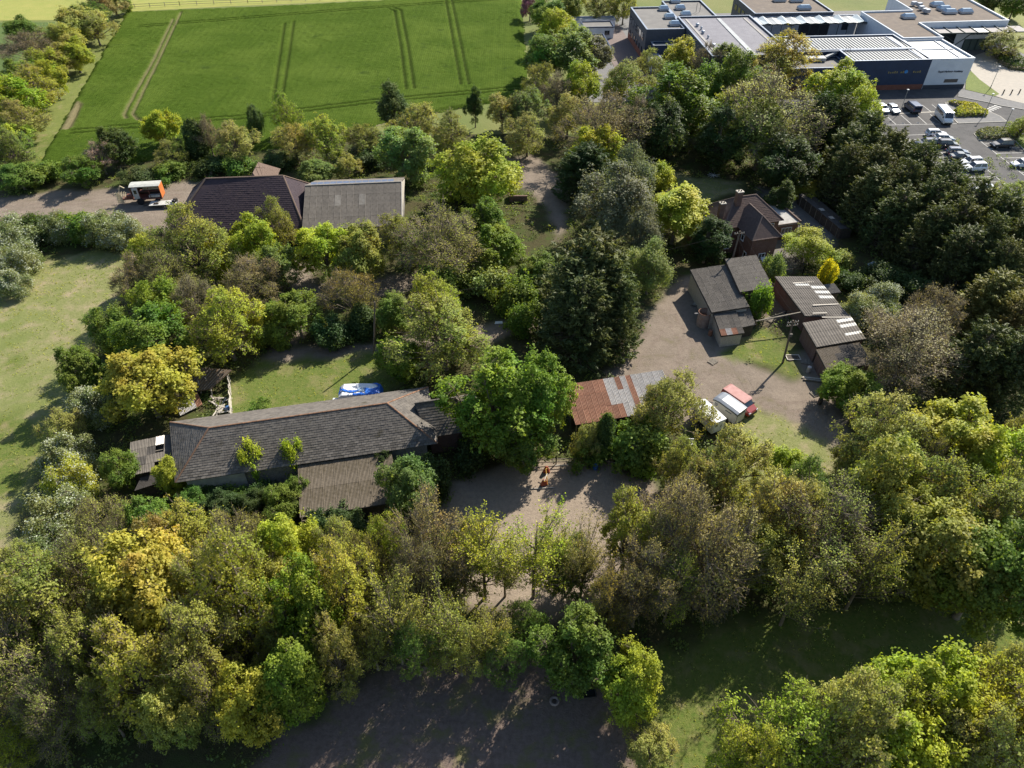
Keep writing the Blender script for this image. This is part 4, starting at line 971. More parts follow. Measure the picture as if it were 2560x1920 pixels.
# wing at its right end
wing=empty('barn_wing',BP(5.4,60.6),0,'small hipped slate wing joined to the right end of the long barn','barn')
wc=[BP(2.3,57.8),BP(8.8,57.8),BP(8.8,63.6),BP(2.3,63.6)]
prismwall('wall',[(p.x,p.y) for p in ins(wc,.96)],0,3.3,BRICK2,wing); BLD.append([(p.x,p.y) for p in wc])
tl=Tiles(wing,SLATE,120); c_=hip(wing,wc,BP(1.2,60.5)[:2],BP(5.9,60.5)[:2],3.3,6.1,tl,.62,.31,SLATEB,order=('front','right','back')); tl.done()
for a,b in((c_[4],c_[5]),(c_[5],c_[1]),(c_[5],c_[2])): ridge_line(wing,a,b,SLATE,step=.5,r=.1)
# corrugated lean-to in front
lt=empty('corrugated_lean_to',(-17.5,50,0),0,'brown mossy corrugated lean-to roof against the front of the slate barn','shed')
O=V3((-22.2,46.1,2.2));U=ax*10.2;V=V3((-23.5,52.1,3.55))-O
sheets(lt,O,U,V,8,2,lambda i,j:MOSSY,waves=9,amp=.024,jit=.002); deck(lt,O,U,V,DWOOD,.05,.06); lean_box(lt,O,U,V,DWOOD,.25,drop=.2)
fb=MB(); fb.bar(O-V3((0,0,.12)),O+U-V3((0,0,.12)),.08,.16); fb.build('fascia',DWOOD,lt,world=True)
# sagging lean-to on the left end
lt=empty('sagging_lean_to',(-40,53,0),0,'dark broken lean-to with missing sheets at the left end of the slate barn','shed')
O=G(318,1192,2.3);U=G(428,1168,2.9)-O;V=G(326,1108,2.6)-O
sheets(lt,O,U,V,5,4,lambda i,j:ZINC if (i,j)==(3,3) else (ASB if (i*7+j*3)%5 else ASBD),jit=.03,skip={(3,0),(4,0),(3,2)}); lean_box(lt,O,U,V,DWOOD,.3,drop=.5)
for t in(.1,.35,.6,.85): rb=MB(); rb.bar(O+V*t-V3((0,0,.1)),O+U+V*t-V3((0,0,.1)),.08,.12); rb.build('rafter',WOOD,lt,world=True)
O2=G(335,1228,1.5); lt2=empty('collapsed_lean_to',(O2.x,O2.y,0),0,'low fallen sheet roof below the sagging lean-to','shed')
U2=G(405,1205,1.7)-O2; V2=G(352,1196,2.0)-O2; sheets(lt2,O2,U2,V2,3,1,lambda i,j:ASBD,jit=.05); lean_box(lt2,O2,U2,V2,DWOOD,.3,drop=.3)
# ---- tiled barn and grey-roofed barn at the farm track
TILE=mat('dark_clay_tile',(.058,.040,.047),(.042,.031,.038),scale=2.5,rough=.85,c3=(.075,.052,.05),s3=.5,objrand=.1)
TILEB=mat('brown_clay_tile',(.17,.12,.09),(.13,.09,.07),scale=3,rough=.9)
tb=empty('tiled_barn',(-45,111.5,0),0,'big barn with a steep dark purple-brown tiled hipped roof','barn')
tc_=[V3((-55.6,103.9,0)),V3((-34.9,105.0,0)),V3((-36.1,119.6,0)),V3((-56.8,118.5,0))]
prismwall('wall',[(p.x,p.y) for p in ins(tc_,.95)],0,3.4,DWOOD,tb); BLD.append([(p.x,p.y) for p in tc_])
tl=Tiles(tb,TILE,0,'roof_tile',.035); c_=hip(tb,tc_,(-51.0,111.0),(-38.4,112.1),3.3,8.9,tl,.5,.36,TILE); tl.done()
for a,b in((c_[4],c_[5]),(c_[4],c_[0]),(c_[4],c_[3]),(c_[5],c_[1]),(c_[5],c_[2])): ridge_line(tb,a,b,TILEB,r=.15,singles=False)
po=empty('barn_porch',(-43.5,118.5,0),0,'hipped brown tiled porch peeping over the ridge of the tiled barn','barn')
prismwall('wall',[(-45.4,112),(-41.8,112.3),(-42.1,121),(-45.7,120.7)],0,5.6,DWOOD,po)
tl=Tiles(po,TILEB,0,'roof_tile',.03); c_=hip(po,[V3((-45.6,111.5,0)),V3((-41.6,111.8,0)),V3((-42.0,121.4,0)),V3((-46.0,121.1,0))],(-43.5,112.5),(-43.7,116.6),5.8,9.25,tl,.5,.36,TILEB); tl.done()
gb=empty('grey_roofed_barn',(-26.5,112,0),0,'barn with a grey corrugated gable roof beside the tiled barn','barn')
O=V3((-34.4,103.5,3.5));U=V3((16.2,1.5,0));V=V3((-.75,8.9,3.4)); n_=V3((-.75,8.9,-3.4))
sheets(gb,O,U,V,16,4,lambda i,j:RLIGHT if False else (ASBL if (i,j) in((5,2),(9,2)) else ASB),waves=6,amp=.04,jit=.003)
sheets(gb,O+V+n_+U,-U,-n_,16,4,lambda i,j:ASB,waves=6,amp=.04,jit=.003)
deck(gb,O,U,V,DWOOD,.05,.07); deck(gb,O+V+n_+U,-U,-n_,DWOOD,.05,.07)
wb=MB(); i_=U.normalized()*.25; h0=3.4
for s0 in(O+i_,O+U-i_):
    p=[V3((s0.x,s0.y+.2,0)),V3((s0.x-1.5*.97,s0.y+17.4,0)),V3((s0.x-1.5*.97,s0.y+17.4,h0)),V3((s0.x-.75,s0.y+8.9,6.7)),V3((s0.x,s0.y+.2,h0))]
    wb.slab(p,.15)
prismwall('wall',[(O.x+.3,O.y+.3),(O.x+U.x-.3,O.y+U.y+.3),(O.x+U.x-1.7,O.y+U.y+17.2),(O.x-1.2,O.y+17.2)],0,3.3,STONE,gb)
BLD.append([(O.x,O.y),(O.x+U.x,O.y+U.y),(O.x+U.x-1.5,O.y+U.y+17.8),(O.x-1.5,O.y+17.8)])
gbl=MB(); e0=O+U-i_*.6; gbl.slab([e0-V3((0,0,.2)),e0+V-V3((0,0,.15)),e0+V+n_-V3((0,0,.2))],.15); gbl.build('gable_wall',WWOOD,gb,world=True)
gbl=MB(); e0=O+i_*.6; gbl.slab([e0-V3((0,0,.2)),e0+V-V3((0,0,.15)),e0+V+n_-V3((0,0,.2))],.15); gbl.build('gable_wall',WWOOD,gb,world=True)
vg=MB(); vg.bar(O+U+V3((.05,0,.06)),O+U+V+V3((.05,0,.06)),.14,.2); vg.build('verge_board',WWOOD,gb,world=True)
PV=mat('solar_panel',(.16,.19,.25),(.11,.13,.18),scale=2,rough=.25,spec=.8)
for k_ in range(13):
    b=MB(); st=O+V+U*((k_+.8)/15.0)+V3((0,.12,.02)); du=U*(.92/15.0); dv=V3((-.05,1.0,.05)); b.slab([st,st+du,st+du+dv,st+dv],.05); b.build('solar_panel',PV,gb,world=True)
rg=MB(); rg.bar(O+V+V3((0,0,.1)),O+U+V+V3((0,0,.1)),.3,.1); rg.build('ridge_cap',ASBL,gb,world=True)
# ---- rusty shed
rs=empty('rusty_shed',(13,64,0),0,'open shed with rust-red and silver corrugated iron roof','shed')
O=V3((7.5,59.5,2.45));U=V3((12.6,2.75,.1));V=V3((-1.15,5.75,1.15))
zc_={(9,0),(10,0),(12,0),(7,1),(8,1),(9,1),(10,1),(12,1),(13,1),(15,1),(7,2),(8,2),(10,2),(12,2),(13,2),(14,2),(15,2),(16,2),(17,2),(16,1),(17,1),(14,0),(16,0),(17,0),(16,2)}
sheets(rs,O,U,V,18,3,lambda i,j:ZINC if (i,j) in zc_ else RUST,waves=5,amp=.03,jit=.012)
deck(rs,O,U,V,DWOOD,.04,.05); lean_box(rs,O+V*.35,U,V*.65,DWOOD,.2,drop=.12)
for k_ in range(6):
    pb=MB(); q=O+U*(k_/5*.96+.02)+V*.05; pb.tube((q.x,q.y,0),(q.x,q.y,q.z-.05),.09,k=6); pb.build('post',WOOD,rs,world=True)
bs=MB(); q=O+U*.2+V*.02; bs.slab([(q.x-.9,q.y-.1,2.2),(q.x+1.6,q.y+.5,2.2),(q.x+1.6,q.y-.1,.1),(q.x-.9,q.y-.7,.1)],.03); bs.build('hanging_sheet',ZINC,rs,world=True)
# ---- yard sheds
def shed(name,label,O,U,V,nu,nv,pick,wallm,skip=(),amp=.035,waves=6,jit=.006):
    O=V3(O);U=V3(U);V=V3(V); e=empty(name,((O+U/2+V/2).x,(O+U/2+V/2).y,0),0,label,'shed')
    sheets(e,O,U,V,nu,nv,pick,waves=waves,amp=amp,jit=jit,skip=skip); deck(e,O,U,V,DWOOD,.05,.06); lean_box(e,O,U,V,wallm)
    f=MB(); f.bar(O-V3((0,0,.1)),O+U-V3((0,0,.1)),.06,.14); f.bar(O-V3((0,0,.1)),O+V-V3((0,0,.1)),.06,.14); f.build('fascia',DWOOD,e,world=True); return e
s1=shed('cattle_shed','broad low shed roof of grey sheets, left of the two joined roofs',(28.1,81.3,3.0),(5.5,1.05,.25),(-1.2,10.2,.5),6,5,lambda i,j:ASB,WWOOD)
s2=shed('stable_block','taller shed roof of plain grey sheets next to the house',(32.75,84.9,4.0),(5.0,1.2,0),(-.45,8.0,.5),5,4,lambda i,j:ASB,BRICK2,amp=.025,waves=8)
s3=shed('lean_to_shed','lower shed with rusty sheets on its front edge below the joined roofs',(28.7,77.1,2.1),(3.3,.65,0),(-.25,4.9,.6),4,4,lambda i,j:(RUST if i%2==0 else ZINC) if j==0 and i<3 else ASB,WWOOD)
s4=shed('shed_annex','small shed roof in shade beside the lower rusty-edged shed',(32.1,79.2,2.0),(2.0,.6,0),(-.1,3.7,.45),2,3,lambda i,j:ASB,DWOOD)
wl={(2,7),(2,9),(2,11),(1,12)}
s5=shed('long_shed','long shed roof with white rooflight strips facing the fenced pen',(41.2,80.9,2.7),(6.0,-.45,.25),(-1.6,9.7,.2),3,16,lambda i,j:RLIGHT if (i,j) in wl else ASB,BRICK2)
s6=shed('calf_shed','middle roof of the right shed range with three bright rooflights',(40.6,73.9,2.7),(7.0,1.5,.25),(-.3,5.2,.1),3,9,lambda i,j:RLIGHT if i==2 and j in(2,5,7) else ASB,BRICK2)
s7=shed('implement_shed','nearest roof of the right shed range with darker patched felt',(40.6,69.3,2.4),(6.2,1.35,.15),(-.1,4.3,.1),6,3,lambda i,j:ASBD if (i,j) in((2,1),(3,1),(4,2),(3,2)) else MOSSY,BRICK2)
s8=shed('privy','tiny grey lean-to behind the long shed',G(2072,735,1.9),(1.9,.4,0),(-.4,1.9,.25),2,2,lambda i,j:ASBL,WOOD)
# boards lying on the long shed
for k_,(a,b) in enumerate((((1982,708),(2035,704)),((2032,763),(2096,760)),((2032,783),(2068,782)),((2055,793),(2127,793)))):
    bd=MB(); bd.bar(G(*a,3.05),G(*b,3.1),.22,.05); o=bd.build('loose_board',WWOOD); tag(o,('topmost long','second','short third','lowest long')[k_]+' pale board lying across the long shed roof','board','boards on the shed roof')
# fenced pen between the sheds
def fence(name,label,pts,h,m,rails=3,step=2.0,r=.06):
    e=empty(name,(pts[0][0],pts[0][1],0),0,label,'fence')
    for a,b in zip(pts,pts[1:]):
        a=V3((a[0],a[1],0));b=V3((b[0],b[1],0)); n=max(1,round((b-a).length/step))
        for i in range(n+1):
            q=a+(b-a)*i/n; t=MB(); t.box((q.x,q.y,h/2),(r*2,r*2,h)); t.build('post',m,e,world=True)
        for k in range(rails):
            z=h*(k+.7)/rails*.95; t=MB(); t.bar((a.x,a.y,z),(b.x,b.y,z),.04,.10); t.build('rail',m,e,world=True)
    return e
fence('pen_gate','grey timber gate and rails closing the front of the pen',[G(1905,815)[:2],G(1960,795)[:2],G(2003,795)[:2]],1.4,WOOD)
fence('pen_fence','timber rails across the top of the pen',[G(1925,725)[:2],G(1965,735)[:2]],1.4,WWOOD)
t=MB(); t.bar(G(1890,803,2.2),G(2006,780,2.6),.14,.14); t.tube(G(1892,815),G(1890,803,2.2),.08); o=t.build('pen_beam',WOOD); tag(o,'long timber beam spanning the open front of the pen','beam')
fence('kennel_run','wire and post dog run behind the long shed near the house',[G(1928,668)[:2],G(1965,632)[:2],G(2000,668)[:2],G(2004,690)[:2],G(1955,694)[:2]],1.8,IRON,rails=2,step=1.6,r=.04)
# tank
tk=empty('rusty_tank',G(1756,812),0,'tall rusty water tank standing beside the lower shed','tank')
t=MB(); t.tube((0,0,0),(0,0,2.3),.95,.9,18,cap=False); t.tube((0,0,0),(0,0,2.25),.87,.82,18,cap=False); t.build('shell',mat('stained_tank',(.33,.26,.21),(.24,.18,.15),scale=3,c3=(.28,.13,.08),s3=1.2),tk)
t=MB(); t.tube((0,0,0),(0,0,1.5),.9,.86,18); t.build('content',RUST,tk); t=MB(); t.ring((0,0,2.3),(0,0,1),.92,.05,18,5); t.build('rim',RUST,tk)
t=MB(); t.tube((-.9,-.1,2.1),(-1.5,-.1,2.1),.07); t.build('pipe',ZINC,tk)
# ---- brick house
hx=V3((.966,.259,0)); hy=V3((-.259,.966,0)); H0=V3((33.9,101.4,0))
def HP(a,b,z=0): return H0+hx*a+hy*b+V3((0,0,z))
house=empty('brick_house',HP(5,3.5),0,'dark brick house with brown hipped tiled roofs and two chimneys','house')
HT=mat('house_tile',(.110,.076,.064),(.078,.056,.05),scale=3,rough=.9,c3=(.34,.31,.28),s3=3.2,t3=(.70,.74),objrand=.1)
HR=mat('house_ridge',(.16,.115,.095),(.12,.09,.075),scale=3,rough=.9)
def hpoly(a0,b0,a1,b1): return [tuple(HP(*q)[:2]) for q in((a0,b0),(a1,b0),(a1,b1),(a0,b1))]
for (a0,b0,a1,b1,z) in((.15,.15,10.1,7.1,5.2),(2.75,-4.4,7.2,.1,5.2),(-2.6,2.6,.1,7.0,4.0),(10.15,1.8,15.3,8.0,2.9)):
    prismwall('wall',hpoly(a0,b0,a1,b1),0,z,BRICK,house); BLD.append(hpoly(a0,b0,a1,b1))
tl=Tiles(house,HT,0,'roof_tile',.03)
c_=hip(house,[HP(0,0),HP(10.3,0),HP(10.3,7.3),HP(0,7.3)],HP(3.3,3.65)[:2],HP(7.0,3.65)[:2],5.2,8.2,tl,.33,.3,HT)
for a,b in((c_[4],c_[5]),(c_[4],c_[0]),(c_[4],c_[3]),(c_[5],c_[1]),(c_[5],c_[2])): ridge_line(house,a,b,HR,r=.1,singles=False)
c_=hip(house,[HP(2.5,-4.6),HP(7.4,-4.6),HP(7.4,2.0),HP(2.5,2.0)],HP(4.95,-2.2)[:2],HP(4.95,2.0)[:2],5.2,7.75,tl,.33,.3,HT)
A2,B2=c_[4],c_[5]
for a,b in((A2,B2),(A2,c_[0]),(A2,c_[1])): ridge_line(house,a,b,HR,r=.1,singles=False)
p=[HP(-2.9,2.4,3.9),HP(.1,2.4,5.2),HP(.1,7.2,5.2),HP(-2.9,7.2,3.9)]
tl.face(p[3],p[0],p[1],p[2],.33,.3); d=MB(); d.slab([q-V3((0,0,.05)) for q in p],.1); d.build('roof_deck',HT,house,world=True)
tl.done()
fr=MB(); fr.slab([HP(10.1,1.6,3.0),HP(15.5,1.6,3.0),HP(15.5,8.2,3.0),HP(10.1,8.2,3.0)],.15); fr.build('flat_roof',mat('pale_felt',(.40,.39,.36),(.24,.23,.21),scale=1.2,c3=(.55,.55,.52),s3=.6),house,world=True)
pr=MB(); pr.bar(HP(15.45,1.6,3.15),HP(15.45,8.2,3.15),.22,.35); pr.bar(HP(10.3,1.65,3.05),HP(15.5,1.65,3.05),.14,.16); pr.build('parapet',HR,house,world=True)
for (x,y,zt,zb,s_) in((1850,479,9.6,6.6,.95),(1807,508,8.6,4.0,.85)):
    c=G(x,y,zt); rz=math.atan2(hx.y,hx.x)
    t=MB(); t.box((c.x,c.y,(zt+zb)/2),(s_,s_*.8,zt-zb),rz); ch=t.build('chimney',BRICK,house,world=True)
    t=MB(); t.box((c.x,c.y,zt+.05),(s_*1.15,s_*.95,.12),rz); k=t.build('chimney_cap',WWOOD,ch); 
    for q in((-.2,0),(.2,0)):
        t=MB(); t.tube((c.x+q[0],c.y+q[1],zt+.1),(c.x+q[0],c.y+q[1],zt+.3),.11,k=8); t.build('flue',DWOOD,ch)
def window(parent,c,u,wd,ht,nrm,bars=1,fm=None,name='window'):
    """frame and pane set on a wall; c centre, u along wall, nrm outward"""
    fm=fm or WHITE; c=V3(c);u=V3(u).normalized();nrm=V3(nrm).normalized(); z=V3((0,0,1)); t=.07
    M=Matrix((( u.x,nrm.x,0),(u.y,nrm.y,0),(0,0,1)))
    f=MB()
    for s_ in(-1,1):
        f.box(c+z*s_*(ht/2-t/2)+nrm*.03,(wd,.10,t),M=M); f.box(c+u*s_*(wd/2-t/2)+nrm*.03,(t,.098,ht-2*t),M=M)
    for k in range(bars): f.box(c+u*(wd*((k+1)/(bars+1)-.5))+nrm*.028,(t*.8,.085,ht-2*t),M=M)
    o=f.build(name,fm,parent,world=True)
    g=MB(); g.box(c+nrm*.015,(wd-.02,.03,ht-.02),M=M); g=g.build('pane',GLASS,o)
    sl_=MB(); sl_.box(c-z*(ht/2+.04)+nrm*.06,(wd+.12,.14,.07),M=M); sl_.build('sill',fm,o)
    return o
window(house,HP(1.3,.14,1.6),hx,.9,1.1,-hy); window(house,HP(1.3,.14,4.0),hx,.8,.9,-hy)
window(house,HP(2.74,-1.6,3.9),hy,.8,1.0,-hx,0); window(house,HP(2.74,-3.2,1.6),hy,.8,1.1,-hx,0)
window(house,HP(13.2,1.79,1.7),hx,1.9,1.2,-hy,2); window(house,HP(8.7,.14,4.1),hx,1.1,1.0,-hy,1); window(house,HP(5,-4.41,1.7),hx,1.2,1.1,-hy,1)
t=MB(); t.box(HP(9.6,.1,1.05),(.95,.08,2.1),math.atan2(hx.y,hx.x)); t.build('door',WHITE,house,world=True)
# ---- fallen shed above the slate barn
RS=random.Random(21)
cs=empty('fallen_shed',G(560,1000),0,'collapsed timber shed with posts, pallets and a leaning iron sheet','shed')
c0=G(560,1000)
for (x,y,dx,dy,h) in((503,985,.2,.1,2.2),(528,975,-.3,.2,2.0),(475,990,0,0,1.7),(572,955,.05,0,1.8),(532,1000,.4,-.2,1.9)):
    p=G(x,y); t=MB(); t.tube(p,(p.x+dx,p.y+dy,h),.09,.07,6); t.build('post',WWOOD,cs,world=True)
wl_=[G(575,950),G(582,1048)]
for k in range(9):
    a=wl_[0].lerp(wl_[1],k/9); b=wl_[0].lerp(wl_[1],(k+.85)/9); h=RS.uniform(.9,1.6); t=MB(); t.slab([V3((a.x,a.y,0)),V3((b.x,b.y,0)),V3((b.x+RS.uniform(-.1,.1),b.y,h)),V3((a.x,a.y,h))],.05); t.build('wall_board',WWOOD,cs,world=True)
for k in range(22):
    p=G(RS.uniform(535,576),RS.uniform(1000,1042)); a=RS.uniform(0,3.14); L=RS.uniform(.6,1.5); d=V3((math.cos(a)*L,math.sin(a)*L,RS.uniform(-.3,.5))); z=RS.uniform(.2,.8)
    t=MB(); t.bar((p.x-d.x/2,p.y-d.y/2,max(.05,z-d.z/2)),(p.x+d.x/2,p.y+d.y/2,max(.06,z+d.z/2)),.16,.04); t.build('plank',WWOOD if k%3 else WOOD,cs,world=True)
t=MB(); q=G(552,1030); 
for k in range(7): t.bar((q.x+.18*k-.6,q.y-.7,.15+.10*k),(q.x+.18*k-.6,q.y+.7,.15+.10*k),.12,.03)
t.build('pallet',WWOOD,cs,world=True)
sh=empty('leaning_iron_sheet',G(480,1020),0,'silver and rusty corrugated sheets leaning beside the collapsed shed','sheet')
O=G(450,1040,.2);U=G(505,1012,.3)-O;V=V3((-.8,1.3,.9)); sheets(sh,O,U,V,4,1,lambda i,j:ZINC if i<3 else RUST,waves=5,jit=.02)
for k,(a,b) in enumerate((((1,0),(0,1)),)): pass
t=MB(); q=[G(452,985,1.2),G(528,972,1.3),G(580,925,2.1),G(495,918,2.0)]; t.slab(q,.12); t.build('fallen_roof',mat('rotten_thatch',(.15,.105,.07),(.09,.065,.045),scale=6,rough=.95,bd=.06,bscale=9),cs,world=True)
for k in range(10):
    a_=q[0].lerp(q[1],(k+.5)/10); b_=q[3].lerp(q[2],(k+.5)/10); t=MB(); t.bar(a_+V3((0,0,.05)),b_+V3((0,0,.05)),.06,.05); t.build('batten',WOOD,cs,world=True)
# blue and white sacks in the ruin
t=MB(); p=G(572,1028)
t.loft([[p+V3((math.cos(i*1.05)*r,math.sin(i*1.05)*r*.8,z)) for i in range(6)] for r,z in((.35,.3),(.48,.5),(.42,.75),(.12,.9))]); o=t.build('blue_sack',mat('blue_plastic',(.06,.16,.38),(.1,.25,.5),scale=4,rough=.5),smooth=True); tag(o,'crumpled blue plastic sack in the collapsed shed','sack')
# ---- poles and wires
POLE=mat('pole_timber',(.16,.125,.095),(.11,.09,.07),scale=4,rough=.9)
def upole(base,top,label,arms=1,r=.15):
    e=empty('utility_pole',base,0,label,'pole'); b=V3((0,0,0)); tp=V3(top)-V3(base)
    t=MB(); t.tube(b,tp,r,r*.75,8); t.build('shaft',POLE,e)
    for k in range(arms):
        c=tp*(1-.05-.07*k); t=MB(); t.bar(c-V3((.8,.15,0)),c+V3((.8,.15,0)),.10,.10); a=t.build('crossarm',POLE,e)
        for s_ in(-.7,-.35,.35,.7):
            t=MB(); t.tube(c+V3((s_,s_*.18,.05)),c+V3((s_,s_*.18,.25)),.05,.035,6); t.build('insulator',GLASSG,a)
    return V3(base)+tp
GLASSG=mat('insulator_glaze',(.5,.5,.46),rough=.3)
b1=G(1957,907); T1=upole(b1,b1+V3((-.35,.2,7.0)),'leaning timber electricity pole on the grass patch of the farmyard',2)
t=MB(); t.box(b1+V3((-.27,-.22,4.9)),(.36,.28,.45)); tf=t.build('transformer_box',ASB)
tag(tf,'small grey box fixed high on the farmyard electricity pole','box')
b2=G(1828,655,3.3); b2=V3((b2.x,b2.y,0)); T2=upole(b2,b2+V3((.25,.1,8.6)),'electricity pole rising between the two joined shed roofs',1)
b3=G(934,886); T3=upole(b3,b3+V3((1.2,.4,8.5)),'bare timber pole leaning over the shaded lane',0,.13)
wires=MB()
def wire(name,a,b,sag,label,r=.012):
    a=V3(a);b=V3(b); t=MB(); n=10; P=[a.lerp(b,i/n)-V3((0,0,sag*4*(i/n)*(1-i/n))) for i in range(n+1)]
    for p,q in zip(P,P[1:]): t.tube(p,q,r,k=4,cap=False)
    o=t.build(name,IRON); tag(o,label,'cable'); return o
wire('overhead_wire',T1+V3((.6,.1,0)),T2+V3((.6,.1,-.3)),.5,'thin overhead wire between the two farmyard poles, right strand')
wire('overhead_wire',T1-V3((.6,.1,0)),T2-V3((.6,.1,.3)),.5,'thin overhead wire between the two farmyard poles, left strand')
wire('overhead_wire',T2,T3,1.2,'long overhead wire from the shed pole to the leaning lane pole')
wire('guy_wire',T2-V3((0,0,.8)),G(1850,650,4.5),.0,'stay wire from the shed pole down to the roof')
# ---- odds and ends in the yards
def tag_obj(mb,name,m,label,cat,group=None,smooth=False,bevel=0):
    o=mb.build(name,m,smooth=smooth,bevel=bevel); return tag(o,label,cat,group)
p=G(1660,452); g=empty('football_goal',p,R_(-20),'small white football goal on the shaded house lawn','goal')
fr=MB()
for s_ in(-1.4,1.4):
    fr.tube((s_,0,0),(s_,0,1.9),.05); fr.tube((s_,0,1.9),(s_,1.0,0),.035); fr.tube((s_,0,.04),(s_,1.0,.04),.035)
fr.tube((-1.4,0,1.9),(1.4,0,1.9),.05); fr.tube((-1.4,1.0,.04),(1.4,1.0,.04),.035); fr.build('frame',WHITE,g)
nt_=MB()
for k in range(9):
    x=-1.4+2.8*k/8; nt_.bar((x,.02,1.88),(x,1.0,.05),.012)
for k in range(5): nt_.bar((-1.4,.02+.98*k/5,1.88-1.83*k/5),(1.4,.02+.98*k/5,1.88-1.83*k/5),.012)
nt_.build('net',WHITE,g)
p=G(1783,442); w_=empty('rotary_airer',p,0,'white folding clothes airer lying in the shade beyond the lawn','airer')
t=MB()
for k in range(11):
    a=k*.571; t.bar((0,0,.35),(math.cos(a)*1.2,math.sin(a)*1.2,.2+RS.uniform(0,.4)),.04)
t.tube((0,0,0),(0,0,.6),.04); t.build('arms',WHITE,w_)
# kennels and stable fence by the drive
kn=empty('kennel_row',G(2035,545),0,'row of timber kennels with white hatches along the house drive','kennel')
a=G(1992,510);b=G(2095,598); u=(b-a).normalized(); v=V3((-u.y,u.x,0)); v=v if v.x>0 else -v
t=MB(); q=[a,b,b+v*2.2,a+v*2.2]; t.prism([(p_.x,p_.y) for p_ in q],0,1.9); t.build('body',DWOOD,kn,world=True); BLD.append([(p_.x,p_.y) for p_ in q])
t=MB(); t.slab([V3((p_.x,p_.y,2.0 if i<2 else 1.8)) for i,p_ in enumerate([a-v*.2,b-v*.2,b+v*2.4,a+v*2.4])],.08); t.build('roof',ASBD,kn,world=True)
for k in range(8):
    c=a.lerp(b,(k+.5)/8)-v*.03; t=MB(); t.box(c+V3((0,0,.9)),(.09,.09,1.8)); t.build('post',WOOD,kn,world=True)
for s_ in(.45,.68):
    c=a.lerp(b,s_)+v*.1; t=MB(); t.slab([V3((c.x,c.y,2.1)),V3((c.x,c.y,2.1))+u*.9,V3((c.x,c.y,2.06))+u*.9+v*.8,V3((c.x,c.y,2.06))+v*.8],.05); t.build('hatch',WWOOD,kn,world=True)
tp0=empty('tarpaulin',G(2190,680),0,'pale blue-grey sheet on posts in the shade of the conifer belt','tarpaulin')
t=MB(); q=[G(2166,660,.9),G(2188,652,1.3),G(2212,690,1.0),G(2192,700,.6)]; t.slab(q,.05); t.build('sheet',mat('pale_tarpaulin',(.32,.36,.40),(.22,.25,.28),scale=5,rough=.6),tp0,world=True)
for q_ in q: t=MB(); t.tube((q_.x,q_.y,0),(q_.x,q_.y,q_.z-.05),.05); t.build('post',WOOD,tp0,world=True)
sh0=empty('garden_shelter',G(1908,645),0,'white-roofed shelter between the house and the joined shed roofs','shelter')
q=[G(1895,630,1.6),G(1908,628,1.6),G(1922,660,1.4),G(1910,662,1.4)]; t=MB(); t.slab(q,.05); t.build('roof',WHITE,sh0,world=True)
for q_ in q: t=MB(); t.tube((q_.x,q_.y,0),(q_.x,q_.y,q_.z-.05),.04); t.build('post',WOOD,sh0,world=True)
p=G(1797,655); t=MB(); t.loft([[V3((p.x+math.cos(i*.785)*r,p.y+math.sin(i*.785)*r,z)) for i in range(8)] for r,z in((.4,0),(.55,.5),(.5,.9),(.2,1.1))]); tag_obj(t,'straw_bale',mat('straw',(.42,.32,.13),(.32,.24,.10),scale=8),'small straw-coloured heap at the upper corner of the cattle shed','heap')
# pen contents and yard bits
p=G(1982,895); t=MB(); t.box((p.x,p.y,.06),(1.9,1.1,.1),.3); fr_=t.build('base',DWOOD); fr_.name='window_frame_on_ground'; tag(fr_,'old frame with pale rim lying at the foot of the brick shed','frame')
t=MB()
for s_ in(-1,1): t.box((p.x,p.y+s_*.5,.14),(1.9,.1,.08)); t.box((p.x+s_*.9,p.y,.142),(.1,.9,.08))
o=t.build('rim',WWOOD,fr_); 
p=G(1745,735)
for k,(x,y) in enumerate(((1730,735),(1737,742))):
    q=G(x,y); t=MB(); t.bar(q+V3((0,0,.05)),q+V3((.6,1.2,.9)),.08,.05); tag_obj(t,'leaning_post',WWOOD,('left','right')[k]+' pale post leaning at the side of the cattle shed','post')
t=MB(); q=G(1757,750); t.box((q.x,q.y,.35),(.7,.5,.7),.2); tag_obj(t,'feed_box',ZINC,'pale box against the side wall of the cattle shed','box')
# arena: show-jump wings, poles, drum, rails
JR=mat('jump_orange',(.34,.075,.035),(.26,.06,.03),scale=4,rough=.6); JY=mat('jump_yellow',(.62,.40,.08),(.6,.3,.06),scale=3,rough=.6)
for k,(x,y,lb) in enumerate(((1366,1180,'orange show-jump stand at the upper edge of the arena'),(1360,1212,'orange show-jump stand nearer the middle of the arena'))):
    p=G(x,y); e=empty('jump_stand',p,.3*k,lb,'jump stand')
    t=MB(); t.hexa([V3(q) for q in((-.42,-.22,0),(.42,-.22,0),(.42,.22,0),(-.42,.22,0),(-.14,-.1,.95),(.14,-.1,.95),(.14,.1,.95),(-.14,.1,.95))]); t.build('body',JR,e,bevel=.04)
    t=MB(); t.box((0,-.14,.8),(.14,.16,.1)); t.build('cup',JY,e)
for k,(a,b,m,lb) in enumerate(((G(1364,1172,1.1),G(1369,1212,.1),JY,'yellow jump pole leaning from the upper orange stand'),(G(1368,1184,.9),G(1360,1202,.9),WWOOD,'pale jump pole between the two orange stands'),(G(1328,1222,.09),G(1386,1219,.09),WWOOD,'pale pole lying on the sand in front of the stands'),(G(1387,1164,.6),G(1421,1162,.6),WWOOD,'pale rail at the upper edge of the arena, left'))):
    t=MB(); t.tube(a,b,.06,k=8); tag_obj(t,'jump_pole',m,lb,'pole')
p=G(1488,1172); e=empty('blue_drum',p,0,'blue plastic drum in the shade at the arena edge','drum'); t=MB()
